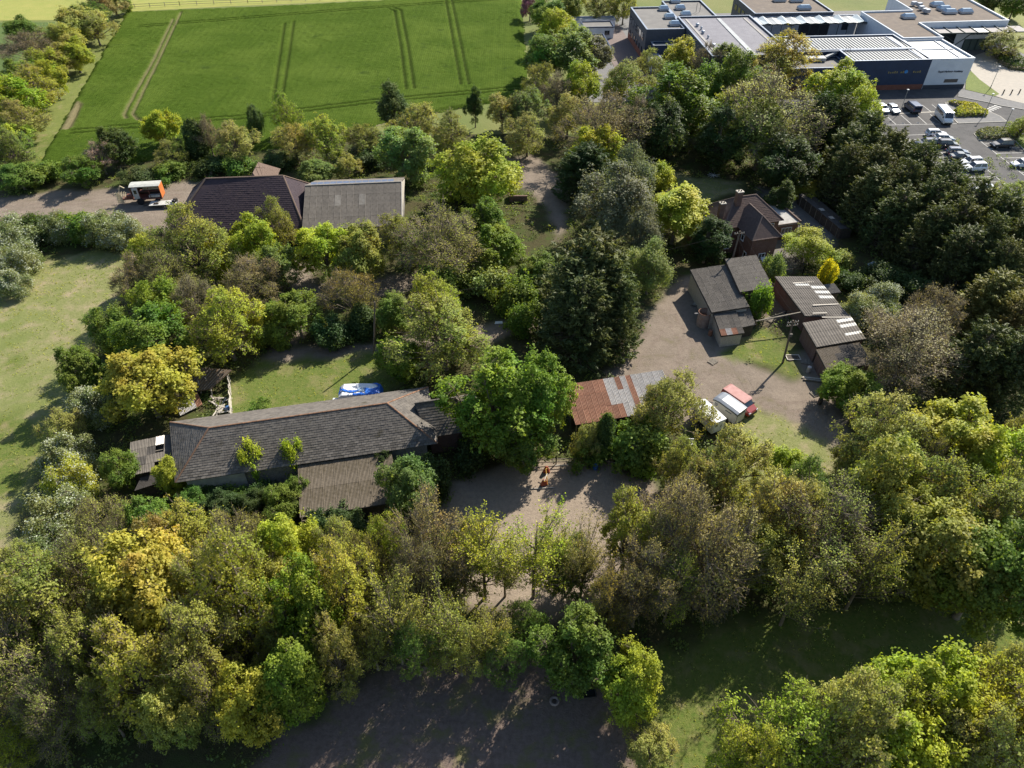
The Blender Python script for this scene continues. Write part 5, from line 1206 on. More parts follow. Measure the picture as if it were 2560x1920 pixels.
t.loft([[V3((math.cos(i*math.pi/8)*r,math.sin(i*math.pi/8)*r,z)) for i in range(16)] for r,z in((.27,0),(.3,.05),(.3,.3),(.32,.33),(.3,.36),(.3,.6),(.32,.63),(.3,.66),(.3,.88),(.25,.93))]); t.build('barrel',mat('drum_blue',(.03,.12,.40),(.03,.09,.3),rough=.4),e); t=MB(); t.tube((.12,0,.92),(.12,0,.96),.05); t.build('bung',DWOOD,e)
fence('arena_rail','low weathered rail fence along the upper edge of the arena',[G(1290,1165)[:2],G(1390,1160)[:2],G(1480,1158)[:2],G(1560,1175)[:2]],1.1,WOOD,rails=2,step=2.5)
# tyre and trough on the bare earth
p=G(1386,1754); t=MB(); t.ring((p.x,p.y,.14),(0,0,1),.33,.14,22,8); tag_obj(t,'old_tyre',mat('dusty_rubber',(.26,.21,.18),(.16,.13,.12),scale=5),'old dusty tyre lying flat on the bare earth','tyre',smooth=True)
p=G(1468,1738); e=empty('water_trough',p,.1,'dark rectangular water trough in the shade beyond the tyre','trough')
t=MB()
for q,d in(((0,-.42,.25),(1.5,.06,.5)),((0,.42,.25),(1.5,.06,.5)),((-.72,0,.25),(.06,.78,.5)),((.72,0,.25),(.06,.78,.5)),((0,0,.04),(1.4,.8,.06))): t.box(q,d)
t.build('basin',IRON,e); t=MB(); t.box((0,0,.36),(1.36,.76,.02)); t.build('water',GLASS,e)
# white plastic chair-like scrap below the trailers
e=empty('garden_bench',G(1720,1115),0,'white garden bench half hidden below the box trailer','bench'); t=MB(); t.box((0,0,.45),(1.2,.5,.06)); t.build('seat',WHITE,e); t=MB(); t.box((0,.26,.75),(1.2,.06,.5)); t.build('backrest',WHITE,e)
for x,y in((-.5,-.2),(.5,-.2),(-.5,.2),(.5,.2)): t=MB(); t.box((x,y,.22),(.06,.06,.44)); t.build('leg',WHITE,e)
p=G(1247,808); t=MB(); t.slab([p+V3((-.6,-.3,.1)),p+V3((.6,-.2,.12)),p+V3((.5,.3,.16)),p+V3((-.5,.3,.1))],.06); tag_obj(t,'white_sheet',WHITE,'small white sheet lying on the lane left of the big conifer','sheet')
# dark pit wall and low ruin beside the sunken lane
t=MB(); a=G(1275,505);b=G(1318,503); t.box(((a+b)/2)+V3((0,0,.6)),((b-a).length,.3,1.2)); t.box(a+V3((0,1.2,.6)),(.3,2.2,1.2)); tag_obj(t,'brick_pit_wall',BRICK2,'low brick wall of a pit beside the sunken lane','wall')
yr=random.Random(8)
SCR=((1782,905,'pallet','by the edge of the shed shadow'),(2012,905,'pallet','at the foot of the brick shed'),(2038,985,'pallet','in the alley shadow'),(1925,800,'pallet','inside the pen'),(1700,1000,'pallet','behind the box trailer'),(430,560,'pallet','on the farm track below the flat trailer'),(1160,860,'pallet','beside the lane under the spreading tree'))
for k,(x,y,nm,wh) in enumerate(SCR):
    e=empty('wooden_pallet',G(x,y),yr.uniform(0,3),'weathered wooden pallet '+wh,'pallet','pallets about the farm')
    for j in range(6): t=MB(); t.box((-.5+.2*j,0,.13),(.14,1.0,.02)); t.build('slat',WOOD,e)
    for j in(-.42,0,.42): t=MB(); t.box((0,j,.06),(1.1,.1,.11)); t.build('bearer',WOOD,e)
for k,(x,y,wh) in enumerate(((1775,838,'beside the tank'),(2020,930,'against the brick shed wall'),(2048,1010,'at the end of the alley'),(1888,812,'by the pen gate'))):
    p=G(x,y); e=empty('metal_drum',p,0,'old metal drum '+wh,'drum','drums in the farmyard'); t=MB(); t.loft([[V3((math.cos(i*math.pi/7)*r,math.sin(i*math.pi/7)*r,z)) for i in range(14)] for r,z in((.28,0),(.29,.3),(.3,.32),(.29,.34),(.29,.58),(.3,.6),(.29,.62),(.28,.88))]); t.build('barrel',(RUST,ZINC,IRON,RUST)[k],e)
for k,(x,y,L,wh) in enumerate(((2030,950,2.6,'along the alley wall'),(1748,765,2.2,'beside the cattle shed'),(1300,815,2.4,'beside the lane near the conifer'))):
    p=G(x,y); e=empty('timber_stack',p,yr.uniform(-.4,.6),'stack of old planks '+wh,'timber','timber stacks')
    for j in range(9): t=MB(); t.box((yr.uniform(-.15,.15),-.3+.2*(j%4),.05+.07*(j//4)),(L*yr.uniform(.8,1.1),.18,.05),yr.uniform(-.03,.03)); t.build('plank',(WOOD,WWOOD)[j%2],e)
# ---------------------------------------------------------------- school and its car park
SO=V3((111.15,179.18,0)); se=V3((-.99757,-.06965,0)); sn=V3((-.06965,.99757,0))
def SP(a,b,z=0): return SO+se*a+sn*b+V3((0,0,z))
def srect(a0,b0,a1,b1): return [SP(a0,b0),SP(a1,b0),SP(a1,b1),SP(a0,b1)]
NAVY=mat('navy_cladding',(.020,.040,.090),(.016,.032,.072),scale=.7,rough=.5,spec=.4)
GREYC=mat('slate_grey_cladding',(.085,.09,.11),(.07,.075,.09),scale=1,rough=.6)
SWHITE=mat('white_render',(.62,.64,.68),(.55,.57,.61),scale=.5,rough=.8)
COPE=mat('metal_coping',(.36,.39,.44),(.29,.32,.37),scale=1,rough=.35,metal=.3)
R_LILAC=mat('lilac_membrane',(.20,.195,.215),(.165,.16,.18),scale=.5,rough=.8,c3=(.23,.225,.235),s3=.15)
R_GREY=mat('grey_felt_roof',(.20,.19,.175),(.155,.148,.138),scale=.4,rough=.9,c3=(.25,.235,.21),s3=.2)
R_BROWN=mat('brown_sedum_roof',(.185,.150,.118),(.145,.12,.10),scale=.6,rough=.95,c3=(.22,.185,.15),s3=.25,bd=.05,bscale=3)
R_RIB=mat('white_metal_roof',(.37,.38,.375),(.31,.32,.315),scale=.8,rough=.45,metal=.15)
SKYL=mat('skylight_glazing',(.30,.38,.46),(.24,.31,.38),scale=1,rough=.2,spec=.7)
SBRICK=brick_mat('school_brick',(.24,.085,.05),(.18,.065,.045),(.18,.12,.10))
CANOPY=mat('translucent_canopy',(.60,.64,.64),(.50,.56,.56),scale=.8,rough=.4)
school=empty('school_building',SP(20,20),0,'modern flat-roofed school complex with dark blue and white walls','school')
def block(name,pts,z,wallm,roofm,par=.35,z0=0.0,base=None):
    """flat-roofed block with coped parapet; pts plan corners"""
    w_=MB(); w_.prism([(p.x,p.y) for p in pts],z0,z); o=w_.build('wall',wallm,school,world=True); o.name='wall'
    cen=sum(pts,V3((0,0,0)))/len(pts)
    r=MB(); r.add([(cen+(p-cen)*.995)+V3((0,0,z+.01)) for p in pts],[tuple(range(len(pts)))]); r.build('roof',roofm,school,world=True)
    n=len(pts)
    for i in range(n):
        a,b=pts[i],pts[(i+1)%n]; d=(b-a).normalized(); inn=V3((-d.y,d.x,0)); 
        if (cen-a).dot(inn)<0: inn=-inn
        t=MB(); q=a+inn*.16; e=b+inn*.16; t.bar(q+V3((0,0,z+par/2)),e+V3((0,0,z+par/2)),.30,par); p_=t.build('parapet',wallm,school,world=True)
        t=MB(); t.bar(q-d*.05+V3((0,0,z+par+.035+.004*i)),e+d*.05+V3((0,0,z+par+.035+.004*i)),.42,.07); t.build('coping',COPE,p_)
    BLD.append([(p.x,p.y) for p in pts]); return o
def panel(a0,b0,z0,a1,b1,z1,m,name='wall_panel',out=.03,parent=None):
    """thin panel on a wall between two plan points"""
    p=SP(a0,b0);q=SP(a1,b1); d=(q-p).normalized(); nn=V3((d.y,-d.x,0))
    if nn.y>0 and abs(nn.y)>.5: nn=-nn
    if abs(nn.y)<.5 and nn.x>0: nn=-nn
    t=MB(); c=(p+q)/2+nn*out*.5; t.box(c+V3((0,0,(z0+z1)/2)),((q-p).length,out,z1-z0),math.atan2(d.y,d.x)); return t.build(name,m,parent or school,world=(parent is None))
# blocks
block('hall',srect(0,0,10.55,15.4),6.7,SWHITE,R_RIB); block('hall',srect(10.6,0,30,8.6),6.65,NAVY,R_RIB); block('hall',srect(10.6,8.7,44.2,20),6.7,NAVY,R_RIB)
block('hall',srect(30.1,.2,44.2,8.6),5.2,NAVY,R_GREY)
block('hall',srect(44.4,1,64.2,34.4),8.2,GREYC,R_LILAC); block('classrooms',srect(64.4,25,74.6,46.6),7.7,GREYC,R_GREY); block('classrooms',srect(52.8,35,64.3,52.7),7.7,GREYC,R_GREY)
block('annex',srect(64.4,21.4,73.2,24.9),4.8,NAVY,R_GREY); block('annex',srect(71.7,13.0,74.4,21.3),2.9,SWHITE,R_GREY); block('annex',srect(65.2,14.5,71.6,17.2),2.4,SWHITE,R_RIB,.1)
block('classrooms',srect(16.4,43.6,39.4,63),6.2,GREYC,R_BROWN)
block('main',[SP(*q) for q in((10.2,15.5),(10.2,40.5),(-4.9,40.9),(-5.5,56),(-28,56),(-26.3,29.2),(-.6,28.6),(-.1,15.5))],7.0,SWHITE,R_BROWN)
panel(.05,0,0,.0+10.5,0,1.0,mat('dark_plinth',(.045,.05,.065),rough=.6)); panel(10.7,0,0,44,0,1.25,SBRICK)
panel(74.6,25.2,0,74.6,46.4,1.6,SBRICK); panel(73.25,21.5,2.8,64.6,21.5,2.95,SWHITE)
t=panel(30.2,.2,3.1,36.5,.2,3.3,SWHITE,'louvre'); panel(27.0,0,1.5,27.5,0,5.0,mat('black_metal',(.02,.02,.025),rough=.5),'downpipe'); panel(26.6,0,3.8,26.9,0,4.6,SWHITE,'wall_light',.2); panel(26.7,0,2.0,27.0,0,3.4,SWHITE,'wall_light',.15)
panel(2.2,0,1.5,5.6,0,2.3,GLASS,'window',.06)
# ribs of the pale metal roofs
def ribs(a0,b0,a1,b1,z,n):
    me=None
    for i in range(n):
        a=a0+(a1-a0)*(i+.5)/n; p=SP(a,(b0+b1)/2,z)
        if me is None:
            t=MB(); t.box((0,0,0),(.26,abs(b1-b0),.16),math.atan2(sn.y,sn.x)-math.pi/2); me=t.mesh('roof_rib',mat('rib_grey',(.24,.25,.25),rough=.6))
        o=link('roof_rib',me,school,p-school.location)
ribs(11.6,.9,29,7.8,6.73,20); ribs(13.2,9.9,43.2,18.6,6.78,34)
for (a0,b0,a1,b1,z) in((13,8.2,44,8.2,6.85),(12.4,.8,12.4,8,6.85),(13,9.6,13,19,6.85),(1.0,8,9.0,8,6.8),(3.0,1,2.2,14.6,6.8)):
    t=MB(); t.bar(SP(a0,b0,z),SP(a1,b1,z),.28,.2); t.build('roof_rail',COPE,school,world=True)
t=MB(); t.slab([SP(11.4,1.0,6.9),SP(12.2,1.0,6.9),SP(10.9,19,6.9),SP(10.2,19,6.9)],.1); t.build('roof_walkway',R_RIB,school,world=True)
# white strip and kerbs on the lilac roof, roof cowls
t=MB(); t.slab([SP(53.2,1.6,8.36),SP(54.4,1.6,8.36),SP(53.9,33,8.36),SP(52.9,33,8.36)],.12); t.build('white_roof_strip',R_RIB,school,world=True)
for a in(62.3,46.4): t=MB(); t.slab([SP(a-.35,1.8,8.33),SP(a+.35,1.8,8.33),SP(a+.25,33,8.33),SP(a-.25,33,8.33)],.1); t.build('roof_gutter',mat('pale_gutter',(.38,.36,.33),(.3,.28,.25),scale=1),school,world=True)
def cowl(x,y,z,r=.45):
    p=G(x,y,z); t=MB(); t.loft([[p+V3((math.cos(i*.785)*q,math.sin(i*.785)*q,h)) for i in range(8)] for q,h in((r*.8,-.5),(r*.8,.25),(r*1.1,.3),(r*.9,.55),(r*.3,.65))]); t.build('roof_cowl',COPE,school,world=True)
for x,y in((1743,64),(1757,82),(1783,115),(1753,72),(1770,94)): cowl(x,y,8.4,.5 if y in(64,82,115) else .28)
def skylight(x,y,z,w_=2.6,d_=2.2,h=.9):
    p=G(x,y,z); rz=math.atan2(se.y,se.x)
    t=MB(); t.box(p+V3((0,0,.2)),(w_,d_,.5),rz); o=t.build('skylight',COPE,school,world=True)
    g=MB(); a=Matrix.Rotation(rz,3,'Z'); q=[p+a@V3(v_) for v_ in((-w_/2,-d_/2,.46),(w_/2,-d_/2,.46),(w_/2,d_/2,.46),(-w_/2,d_/2,.46),(-w_*.36,-d_*.12,h+.2),(w_*.36,-d_*.12,h+.2),(w_*.36,d_*.2,h+.2),(-w_*.36,d_*.2,h+.2))]; g.hexa(q); g.build('glazing',SKYL,o)
for x,y in((1659,24),(1700,22),(1673,44),(1686,62),(1714,38),(1688,5)): skylight(x,y,7.9)
for x,y in((2270,44),(2342,14),(2359,24),(2373,32),(2413,31)): skylight(x,y,7.2,3.4,2.4)
for x,y in((1948,2),(1990,3),(2010,22)): skylight(x,y,6.4,3.6,2.2)
for x,y in((2284,11),(2298,14),(2303,22),(2312,28),(2318,30)):
    p=G(x,y,7.4); t=MB(); t.box(p+V3((0,0,.3)),(1.3,1.0,.9),.3); t.build('air_unit',COPE,school,world=True)
p=G(2023,152,5.5); t=MB(); t.box(p+V3((1.5,1,.3)),(5,2.4,.7)); t.build('air_unit',R_RIB,school,world=True); t=MB(); t.bar(p+V3((4.2,1.2,.4)),p+V3((7.5,3.4,1.0)),.7,.5); t.build('duct',R_RIB,school,world=True)
for x in(2112,2118,2124): p=G(x,131,6.8); t=MB(); t.bar(p,p+V3((0,0,1.5)),.06); t.build('roof_ladder_rail',IRON,school,world=True)
for dx in(0,3): t=MB(); p=G(1740+dx*3,30,7.8); t.tube(p,p+V3((0,0,2.2)),.06); t.build('roof_mast',IRON,school,world=True)
# windows on the service side, back block and courtyard
for k in range(6): panel(74.62,27.5+3.1*k,4.6,74.62,29.6+3.1*k,6.3,GLASS,'window',.08); panel(74.62,27.8+3.1*k,1.7,74.62,28.8+3.1*k,3.0,GLASS,'window',.08)
for k in range(5): panel(39.42,45+3.4*k,3.6,39.42,47+3.4*k,5.0,GLASS,'window',.08)
# covered street: white wall, posts and a row of fabric-like canopy bays
block('link',srect(10.3,40.6,39.3,43.5),5.6,SWHITE,R_GREY,.15); block('link',srect(39.4,36.5,44.2,43.5),5.6,SWHITE,R_GREY,.15)
panel(27,40.6,0,18.2,40.6,5.2,mat('dark_shutter',(.06,.06,.065),(.05,.05,.055),scale=3),'shutter',.1); panel(30,40.6,.6,32,40.6,2.0,GLASS,'window',.06); panel(28.6,40.6,3.9,30.2,40.6,5.2,GLASS,'window',.06); panel(12.6,40.6,2.6,14.5,40.6,5.0,GLASS,'window',.06)
for k in range(12):
    a0=10+k*2.7; a1=a0+2.6; t=MB(); rise=.25 if k%2 else .7
    t.add([SP(a0,35.2,5.9),SP((a0+a1)/2,35.2,5.9+rise*.5),SP(a1,35.2,5.9),SP(a0,40.5,6.05),SP((a0+a1)/2,40.5,6.05+rise),SP(a1,40.5,6.05)],[(0,1,4,3),(1,2,5,4)]); t.build('canopy_bay',(CANOPY,R_RIB)[k%2],school,world=True)
    t=MB(); t.tube(SP(a0,35.4,0),SP(a0,35.4,5.9),.09,k=6); t.build('canopy_post',mat('dark_green_steel',(.03,.05,.05),rough=.5),school,world=True)
t=MB(); t.bar(SP(9.9,35.2,5.82),SP(42.5,35.2,5.82),.16,.2); t.build('canopy_beam',mat('dark_green_steel',(.03,.05,.05)),school,world=True)
panel(10.22,21.5,3.0,10.22,24,4.4,GLASS,'window',.08); panel(10.22,18.5,3.4,10.22,19.6,4.2,GLASS,'window',.08)
# entrance canopy, glazing
for k in range(7):
    a0=-4.5-k*3.6; t=MB(); t.slab([SP(a0,24.4,5.8),SP(a0-3.5,24.4,5.8),SP(a0-3.5,28.9,6.0),SP(a0,28.9,6.0)],.12); t.build('entrance_canopy',(R_RIB if k==3 else mat('canopy_mesh',(.40,.37,.35),(.33,.31,.29),scale=2)),school,world=True)
    t=MB(); t.bar(SP(a0,24.3,5.9),SP(a0,29,6.1),.14,.22); t.build('canopy_beam',mat('dark_green_steel',(.03,.05,.05)),school,world=True)
t=MB(); t.bar(SP(-4.4,24.3,5.75),SP(-30,24.3,5.75),.15,.28); t.build('canopy_edge',mat('dark_green_steel',(.03,.05,.05)),school,world=True)
panel(-1.2,28.6,0,-12.5,28.75,5.4,GLASS,'curtain_wall',.1); panel(-15.5,28.85,0,-24.5,29.05,2.9,mat('entrance_glass',(.10,.13,.12),rough=.1,spec=.8),'curtain_wall',.1)
for a,b in(((-14,24.5,5.7),(-11,28.3,0)),((-19.8,24.5,5.7),(-21.5,27.2,0)),((-5.5,24.5,5.7),(-12,27.8,2.4))): t=MB(); t.tube(SP(*a),SP(*b),.13,k=8); t.build('raking_column',mat('dark_green_steel',(.03,.05,.05)),school,world=True)
for k in range(5): panel(-15.5-k*1.9,28.8,0,-15.6-k*1.9,28.8,2.9,mat('dark_green_steel',(.03,.05,.05)),'mullion',.2)
def lettering(text,c,u,size,m,nrm,parent,name='lettering'):
    cu=bpy.data.curves.new(name,'FONT'); cu.body=text; cu.size=size; cu.align_x='CENTER'; cu.align_y='CENTER'; cu.extrude=.02; cu.offset=.012
    tmp=bpy.data.objects.new(name,cu); COL.objects.link(tmp); dg=bpy.context.evaluated_depsgraph_get(); me=bpy.data.meshes.new_from_object(tmp.evaluated_get(dg)); bpy.data.objects.remove(tmp)
    me.materials.clear(); me.materials.append(m); o=link(name,me,parent); u=V3(u).normalized(); place(o,parent,V3(c)+V3(nrm)*.06,u,V3((0,0,1)),V3(nrm)); return o
INK=mat('dark_lettering',(.02,.025,.04),rough=.6)
lettering('Royal Harbour Academy',SP(4.9,0,4.1),-se,.62,INK,-sn,school)
lettering('Royal Harbour Academy',SP(-19.5,28.8,4.2),-se,.62,INK,-sn,school)
GOLD=mat('gold_lettering',(.26,.21,.09),rough=.5)
for k in range(16):
    if k in(5,10,11): continue
    t=MB(); a=20.4-k*.52; h=(.42,.3,.36,.5)[k%4]; t.box(SP(a,-.04,4.2+h/2-.2),(.3,.06,h),math.atan2(se.y,se.x)); t.build('gold_letter',GOLD,school,world=True)
t=MB(); c=SP(16.1,-.02,4.3); t.tube(c,c-sn*.08,.42,k=14); t.build('round_logo',mat('logo_blue',(.05,.22,.50),rough=.5),school,world=True)
# small white buildings
for (nm,pts,z,lb) in(('white_annex',srect(78.9,46.2,87.6,51.8),3.0,'small white flat-roofed building with dark roof beside the service road'),('white_annex',srect(83.2,25.5,88,39.2),3.0,'narrow white flat-roofed building half hidden by the school wood'),('white_annex',srect(77,54.5,90,58),2.7,'long low store with a pale roof behind the small white building')):
    e=empty(nm,sum(pts,V3((0,0,0)))/4,0,lb,'building'); t=MB(); t.prism([(p.x,p.y) for p in pts],0,z); t.build('wall',SWHITE,e,world=True)
    cen=sum(pts,V3((0,0,0)))/4; t=MB(); t.add([(cen+(p-cen)*.99)+V3((0,0,z+.01)) for p in pts],[(0,1,2,3)]); t.build('roof',R_RIB if z==2.7 else R_GREY,e,world=True); BLD.append([(p.x,p.y) for p in pts])
    for i in range(4):
        a,b=pts[i],pts[(i+1)%4]; t=MB(); t.bar(a+V3((0,0,z+.12+.003*i)),b+V3((0,0,z+.12+.003*i)),.35,.26); t.build('coping',COPE if z==2.7 else NAVY,e,world=True)
    c=pts[0].lerp(pts[1],.22); u=(pts[1]-pts[0]).normalized(); window(e,c-sn*.0+V3((0,0,1.6)),u,1.5,1.2,-sn,1,fm=COPE)
# ---- ground of the school
def sheet(name,pts,z,m,parent=None):
    t=MB(); t.add([(p[0],p[1],z) for p in pts],[tuple(range(len(pts)))]); o=t.build(name,m,parent); 
    if parent is None: o['kind']='structure'
    return o
ASPH=mat('asphalt',(.082,.080,.079),(.060,.058,.058),scale=.7,rough=.9,c3=(.105,.10,.096),s3=.12,t3=(.45,.65),bd=.02,bscale=25)
PAVEG=mat('grey_paving',(.19,.185,.18),(.15,.148,.145),scale=1.2,rough=.9)
BEIGE=mat('beige_paving',(.40,.36,.30),(.35,.32,.27),scale=1.0,rough=.9)
PINKP=mat('block_paving',(.20,.155,.14),(.15,.12,.11),scale=2,rough=.9)
LAWN=mat('mown_lawn',(.16,.19,.05),(.12,.155,.035),scale=1.4,rough=.95,bd=.06,bscale=12)
LINE=mat('road_paint',(.62,.61,.57),(.46,.45,.42),scale=2.5,rough=.8); KERB=mat('kerb_stone',(.42,.39,.33),(.34,.32,.28),scale=2,rough=.9)
sheet('school_grounds',[SP(95,-3)[:2],SP(-60,-3)[:2],SP(-60,70)[:2],SP(95,70)[:2]],.02,PAVEG)
sheet('school_lawn',[SP(-31,24)[:2],SP(-90,10)[:2],SP(-90,90)[:2],SP(-29,90)[:2]],.04,mat('dry_lawn',(.23,.235,.085),(.18,.20,.06),scale=.8,rough=.95,bd=.06,bscale=10))
sheet('service_road',[SP(83,12)[:2],SP(74.7,12)[:2],SP(74.7,60)[:2],SP(78.5,60)[:2],SP(83,44)[:2]],.05,PINKP)
cpk=sheet('car_park',[(62,111),(150,111),(150,178.4),(114,179),(62,176)],.10,ASPH)
def z3(x,y): return (2140+x*.20498,200+y*.20498)
def g3(*pts): return [tuple(G(*z3(x,y))[:2]) for x,y in pts]
plaza=sheet('plaza',g3((1330,-250),(1400,-100),(1500,0),(1745,180),(1690,205),(1820,245),(2200,330),(2400,330),(2400,-200),(1900,-200),(1560,-330)),.20,BEIGE)
sheet('school_verge',g3((1345,-60),(1330,125),(1500,165),(1690,208),(1745,180),(1620,90),(1500,0),(1400,-100)),.206,LAWN)
pv=[g3((1250,120),(1330,128),(1690,212),(1830,250),(2300,345)),g3((2300,420),(2045,368),(1750,318),(1600,280),(1240,208))]
sheet('pavement',pv[0]+pv[1],.19,PAVEG)
def kerb(name,pts,label,z=.10,w_=.22,h=.12):
    P=[V3((p[0],p[1],z+h/2)) for p in pts]; t=MB()
    for a,b in zip(P,P[1:]): t.bar(a,b,w_,h)
    o=t.build(name,KERB); o['kind']='structure'; return o
kerb('kerb',pv[1],''); 
isl=g3((1085,285),(1460,345),(1620,395),(1750,450),(1835,515),(1240,538),(1195,490))
sheet('traffic_island',isl,.21,PAVEG); kerb('kerb',isl+isl[:1],'')
isl2=g3((1435,665),(1560,605),(1980,640),(2100,730),(2300,900),(2300,1000),(2050,870),(1940,750),(1500,742)); sheet('traffic_island',isl2,.21,LAWN); kerb('kerb',isl2+isl2[:1],'')
def line3(pts,w_=.13,parent=cpk,name='bay_line'):
    P=[V3((*G(*z3(*p))[:2],.108)) for p in pts]; t=MB()
    for a,b in zip(P,P[1:]):
        d=(b-a).normalized(); s_=V3((-d.y,d.x,0))*w_/2; t.quad(a-s_,b-s_,b+s_,a+s_)
    return t.build(name,LINE,parent)
for L in(((100,370),(155,420)),((190,330),(262,402)),((310,325),(380,395)),((430,318),(520,392)),((590,318),(680,395)),((700,315),(790,392)),((805,310),(910,390)),((925,305),(1010,375)),
 ((60,445),(180,555)),((180,440),(300,552)),((365,438),(485,547)),((545,432),(675,546)),((735,430),(860,542)),((905,425),(1042,540)),((120,562),(700,548),(1240,538)),
 ((570,680),(850,670)),((570,680),(860,925),(1050,1120),(1200,1270)),((640,732),(900,725)),((700,790),(960,782)),((735,842),(1230,828)),((810,895),(1300,880)),((890,952),(1380,938)),((950,1010),(1440,998)),((1020,1075),(1530,1060)),((1110,1136),(1620,1115)),((1320,1195),(1695,1183)),((1480,1255),(1775,1245)),((1560,1320),(1855,1310)),((1590,1390),(1840,1380)),
 ((830,672),(965,835),(1350,1140),(1640,1385)),((1110,690),(1250,812),(1890,1340)),((1500,740),(1780,958),(2045,1165),(2200,1290)),((1570,785),(1900,775)),((1640,842),(1980,832)),((1710,900),(2050,892)),((1780,958),(2100,950)),((1930,1075),(2200,1066)),((2010,1136),(2300,1128)),((1860,1590),(2049,1650)),((1855,565),(1925,640))): line3(L)
t=sheet('centre_strip',g3((95,428),(960,388),(965,398),(100,440)),.112,KERB,cpk)
for k in range(5):
    a=(1560+k*30,362-k*12); line3((a,(a[0]+90,a[1]+26)),.45,name='crossing_bar')
for (x,y) in((385,540),(570,535),(755,530),(935,525)):
    p=G(*z3(x,y)); t=MB(); t.ring((p.x,p.y,.106),(0,0,1),.28,.05,10,4); t.build('bay_symbol',LINE,cpk)
# hedges
def hedge(name,label,poly,h,tint,n=2600,leaf=.22):
    r=np.random.default_rng(len(poly)+n); P=np.array(poly); c=P.mean(0)
    x=r.uniform(P[:,0].min(),P[:,0].max(),n*3); y=r.uniform(P[:,1].min(),P[:,1].max(),n*3); s_=sdist(poly,x,y); k=s_>0; x=x[k][:n];y=y[k][:n];s_=s_[k][:n]
    top=h*np.clip(.45+s_/.5,0,1)*(.8+.4*fbm(x,y,1.2,5)); lo=np.where(r.random(len(x))<.3,r.random(len(x)),1.0)
    C=np.stack([x,y,top*lo],1); N=np.stack([(x-c[0])*.1,(y-c[1])*.1,np.ones(len(x))],1)+r.normal(0,.6,(len(x),3))
    lv=leaves(r,C,N,leaf*1.6,leaf*1.4); e=empty(name,(c[0],c[1],0),0,label,'hedge')
    o=link('foliage',fast_mesh('hedge',lv[0],lv[1],[LEAF],{'v':('FACE',r.random(len(x)))}),e); o.location=-e.location; o.color=(*TINT[tint],1)
    t=MB(); cc=P*.9+c*.1; t.prism([tuple(q) for q in cc],.1,h*.55); t.build('stems',BARK,e,world=True)
hedge('clipped_hedge','crescent clipped hedge on the island beside the minibus',g3((1100,285),(1460,342),(1480,360),(1600,425),(1590,460),(1400,462),(1220,470),(1180,400),(1260,350)),1.1,'olive',3200)
hedge('clipped_hedge','oval hedge on the island between the car park rows',g3((1450,650),(1560,618),(1800,620),(1950,650),(2000,700),(1950,745),(1500,740)),1.0,'grey',2600)
hedge('entrance_hedge','dark hedge bed curving past the school entrance',[tuple(G(*q)[:2]) for q in((2478,128),(2530,142),(2570,160),(2570,182),(2525,178),(2494,160))],1.3,'dark',3000)
# lamps and bollards
LM=mat('lamp_steel',(.30,.31,.31),rough=.4,metal=.5)
lps=((2249,283,5.2,'in front of the parked white hatchback'),(2457,294,5.2,'on the island by the crescent hedge'),(2505,331,5.0,'behind the oval hedge'),(2475,222,5.2,'on the verge beside the school wall'),(2272,246,5.0,'against the dark blue school wall'))
for k,(x,y,h,wh) in enumerate(lps[:4]):
    e=empty('street_lamp',G(x,y,.1),0,'slim grey lamp post '+wh,'lamp','car park lamps'); t=MB(); t.tube((0,0,0),(0,0,h),.08,.05,8); t.build('post',LM,e); t=MB(); t.tube((0,0,0),(0,0,.9),.11,.11,8); t.build('base_sleeve',LM,e); t=MB(); t.loft([[V3((math.cos(i*.785)*q,math.sin(i*.785)*q,z)) for i in range(8)] for q,z in((.06,h-.05),(.28,h+.05),(.26,h+.14),(.08,h+.2))]); t.build('lantern',WHITE,e)
for k,(x,y) in enumerate(((2507,235),(2527,235),(2547,234))):
    e=empty('bollard',G(x,y,.2),0,('left','middle','right')[k]+' dark bollard on the beige plaza','bollard','plaza bollards'); t=MB(); t.tube((0,0,0),(0,0,1.0),.14,.14,10); t.build('post',IRON,e); t=MB(); t.tube((0,0,1.0),(0,0,1.08),.19,.12,10); t.build('cap',IRON,e)
# posts and wire at the far end of the crop field
fpts=[G(x,y) for x,y in((300,22),(450,14),(620,8),(800,2),(1000,-4))]
fence('field_fence','thin post fence along the far end of the crop field',[p[:2] for p in fpts],1.3,WOOD,rails=2,step=5.0,r=.07)
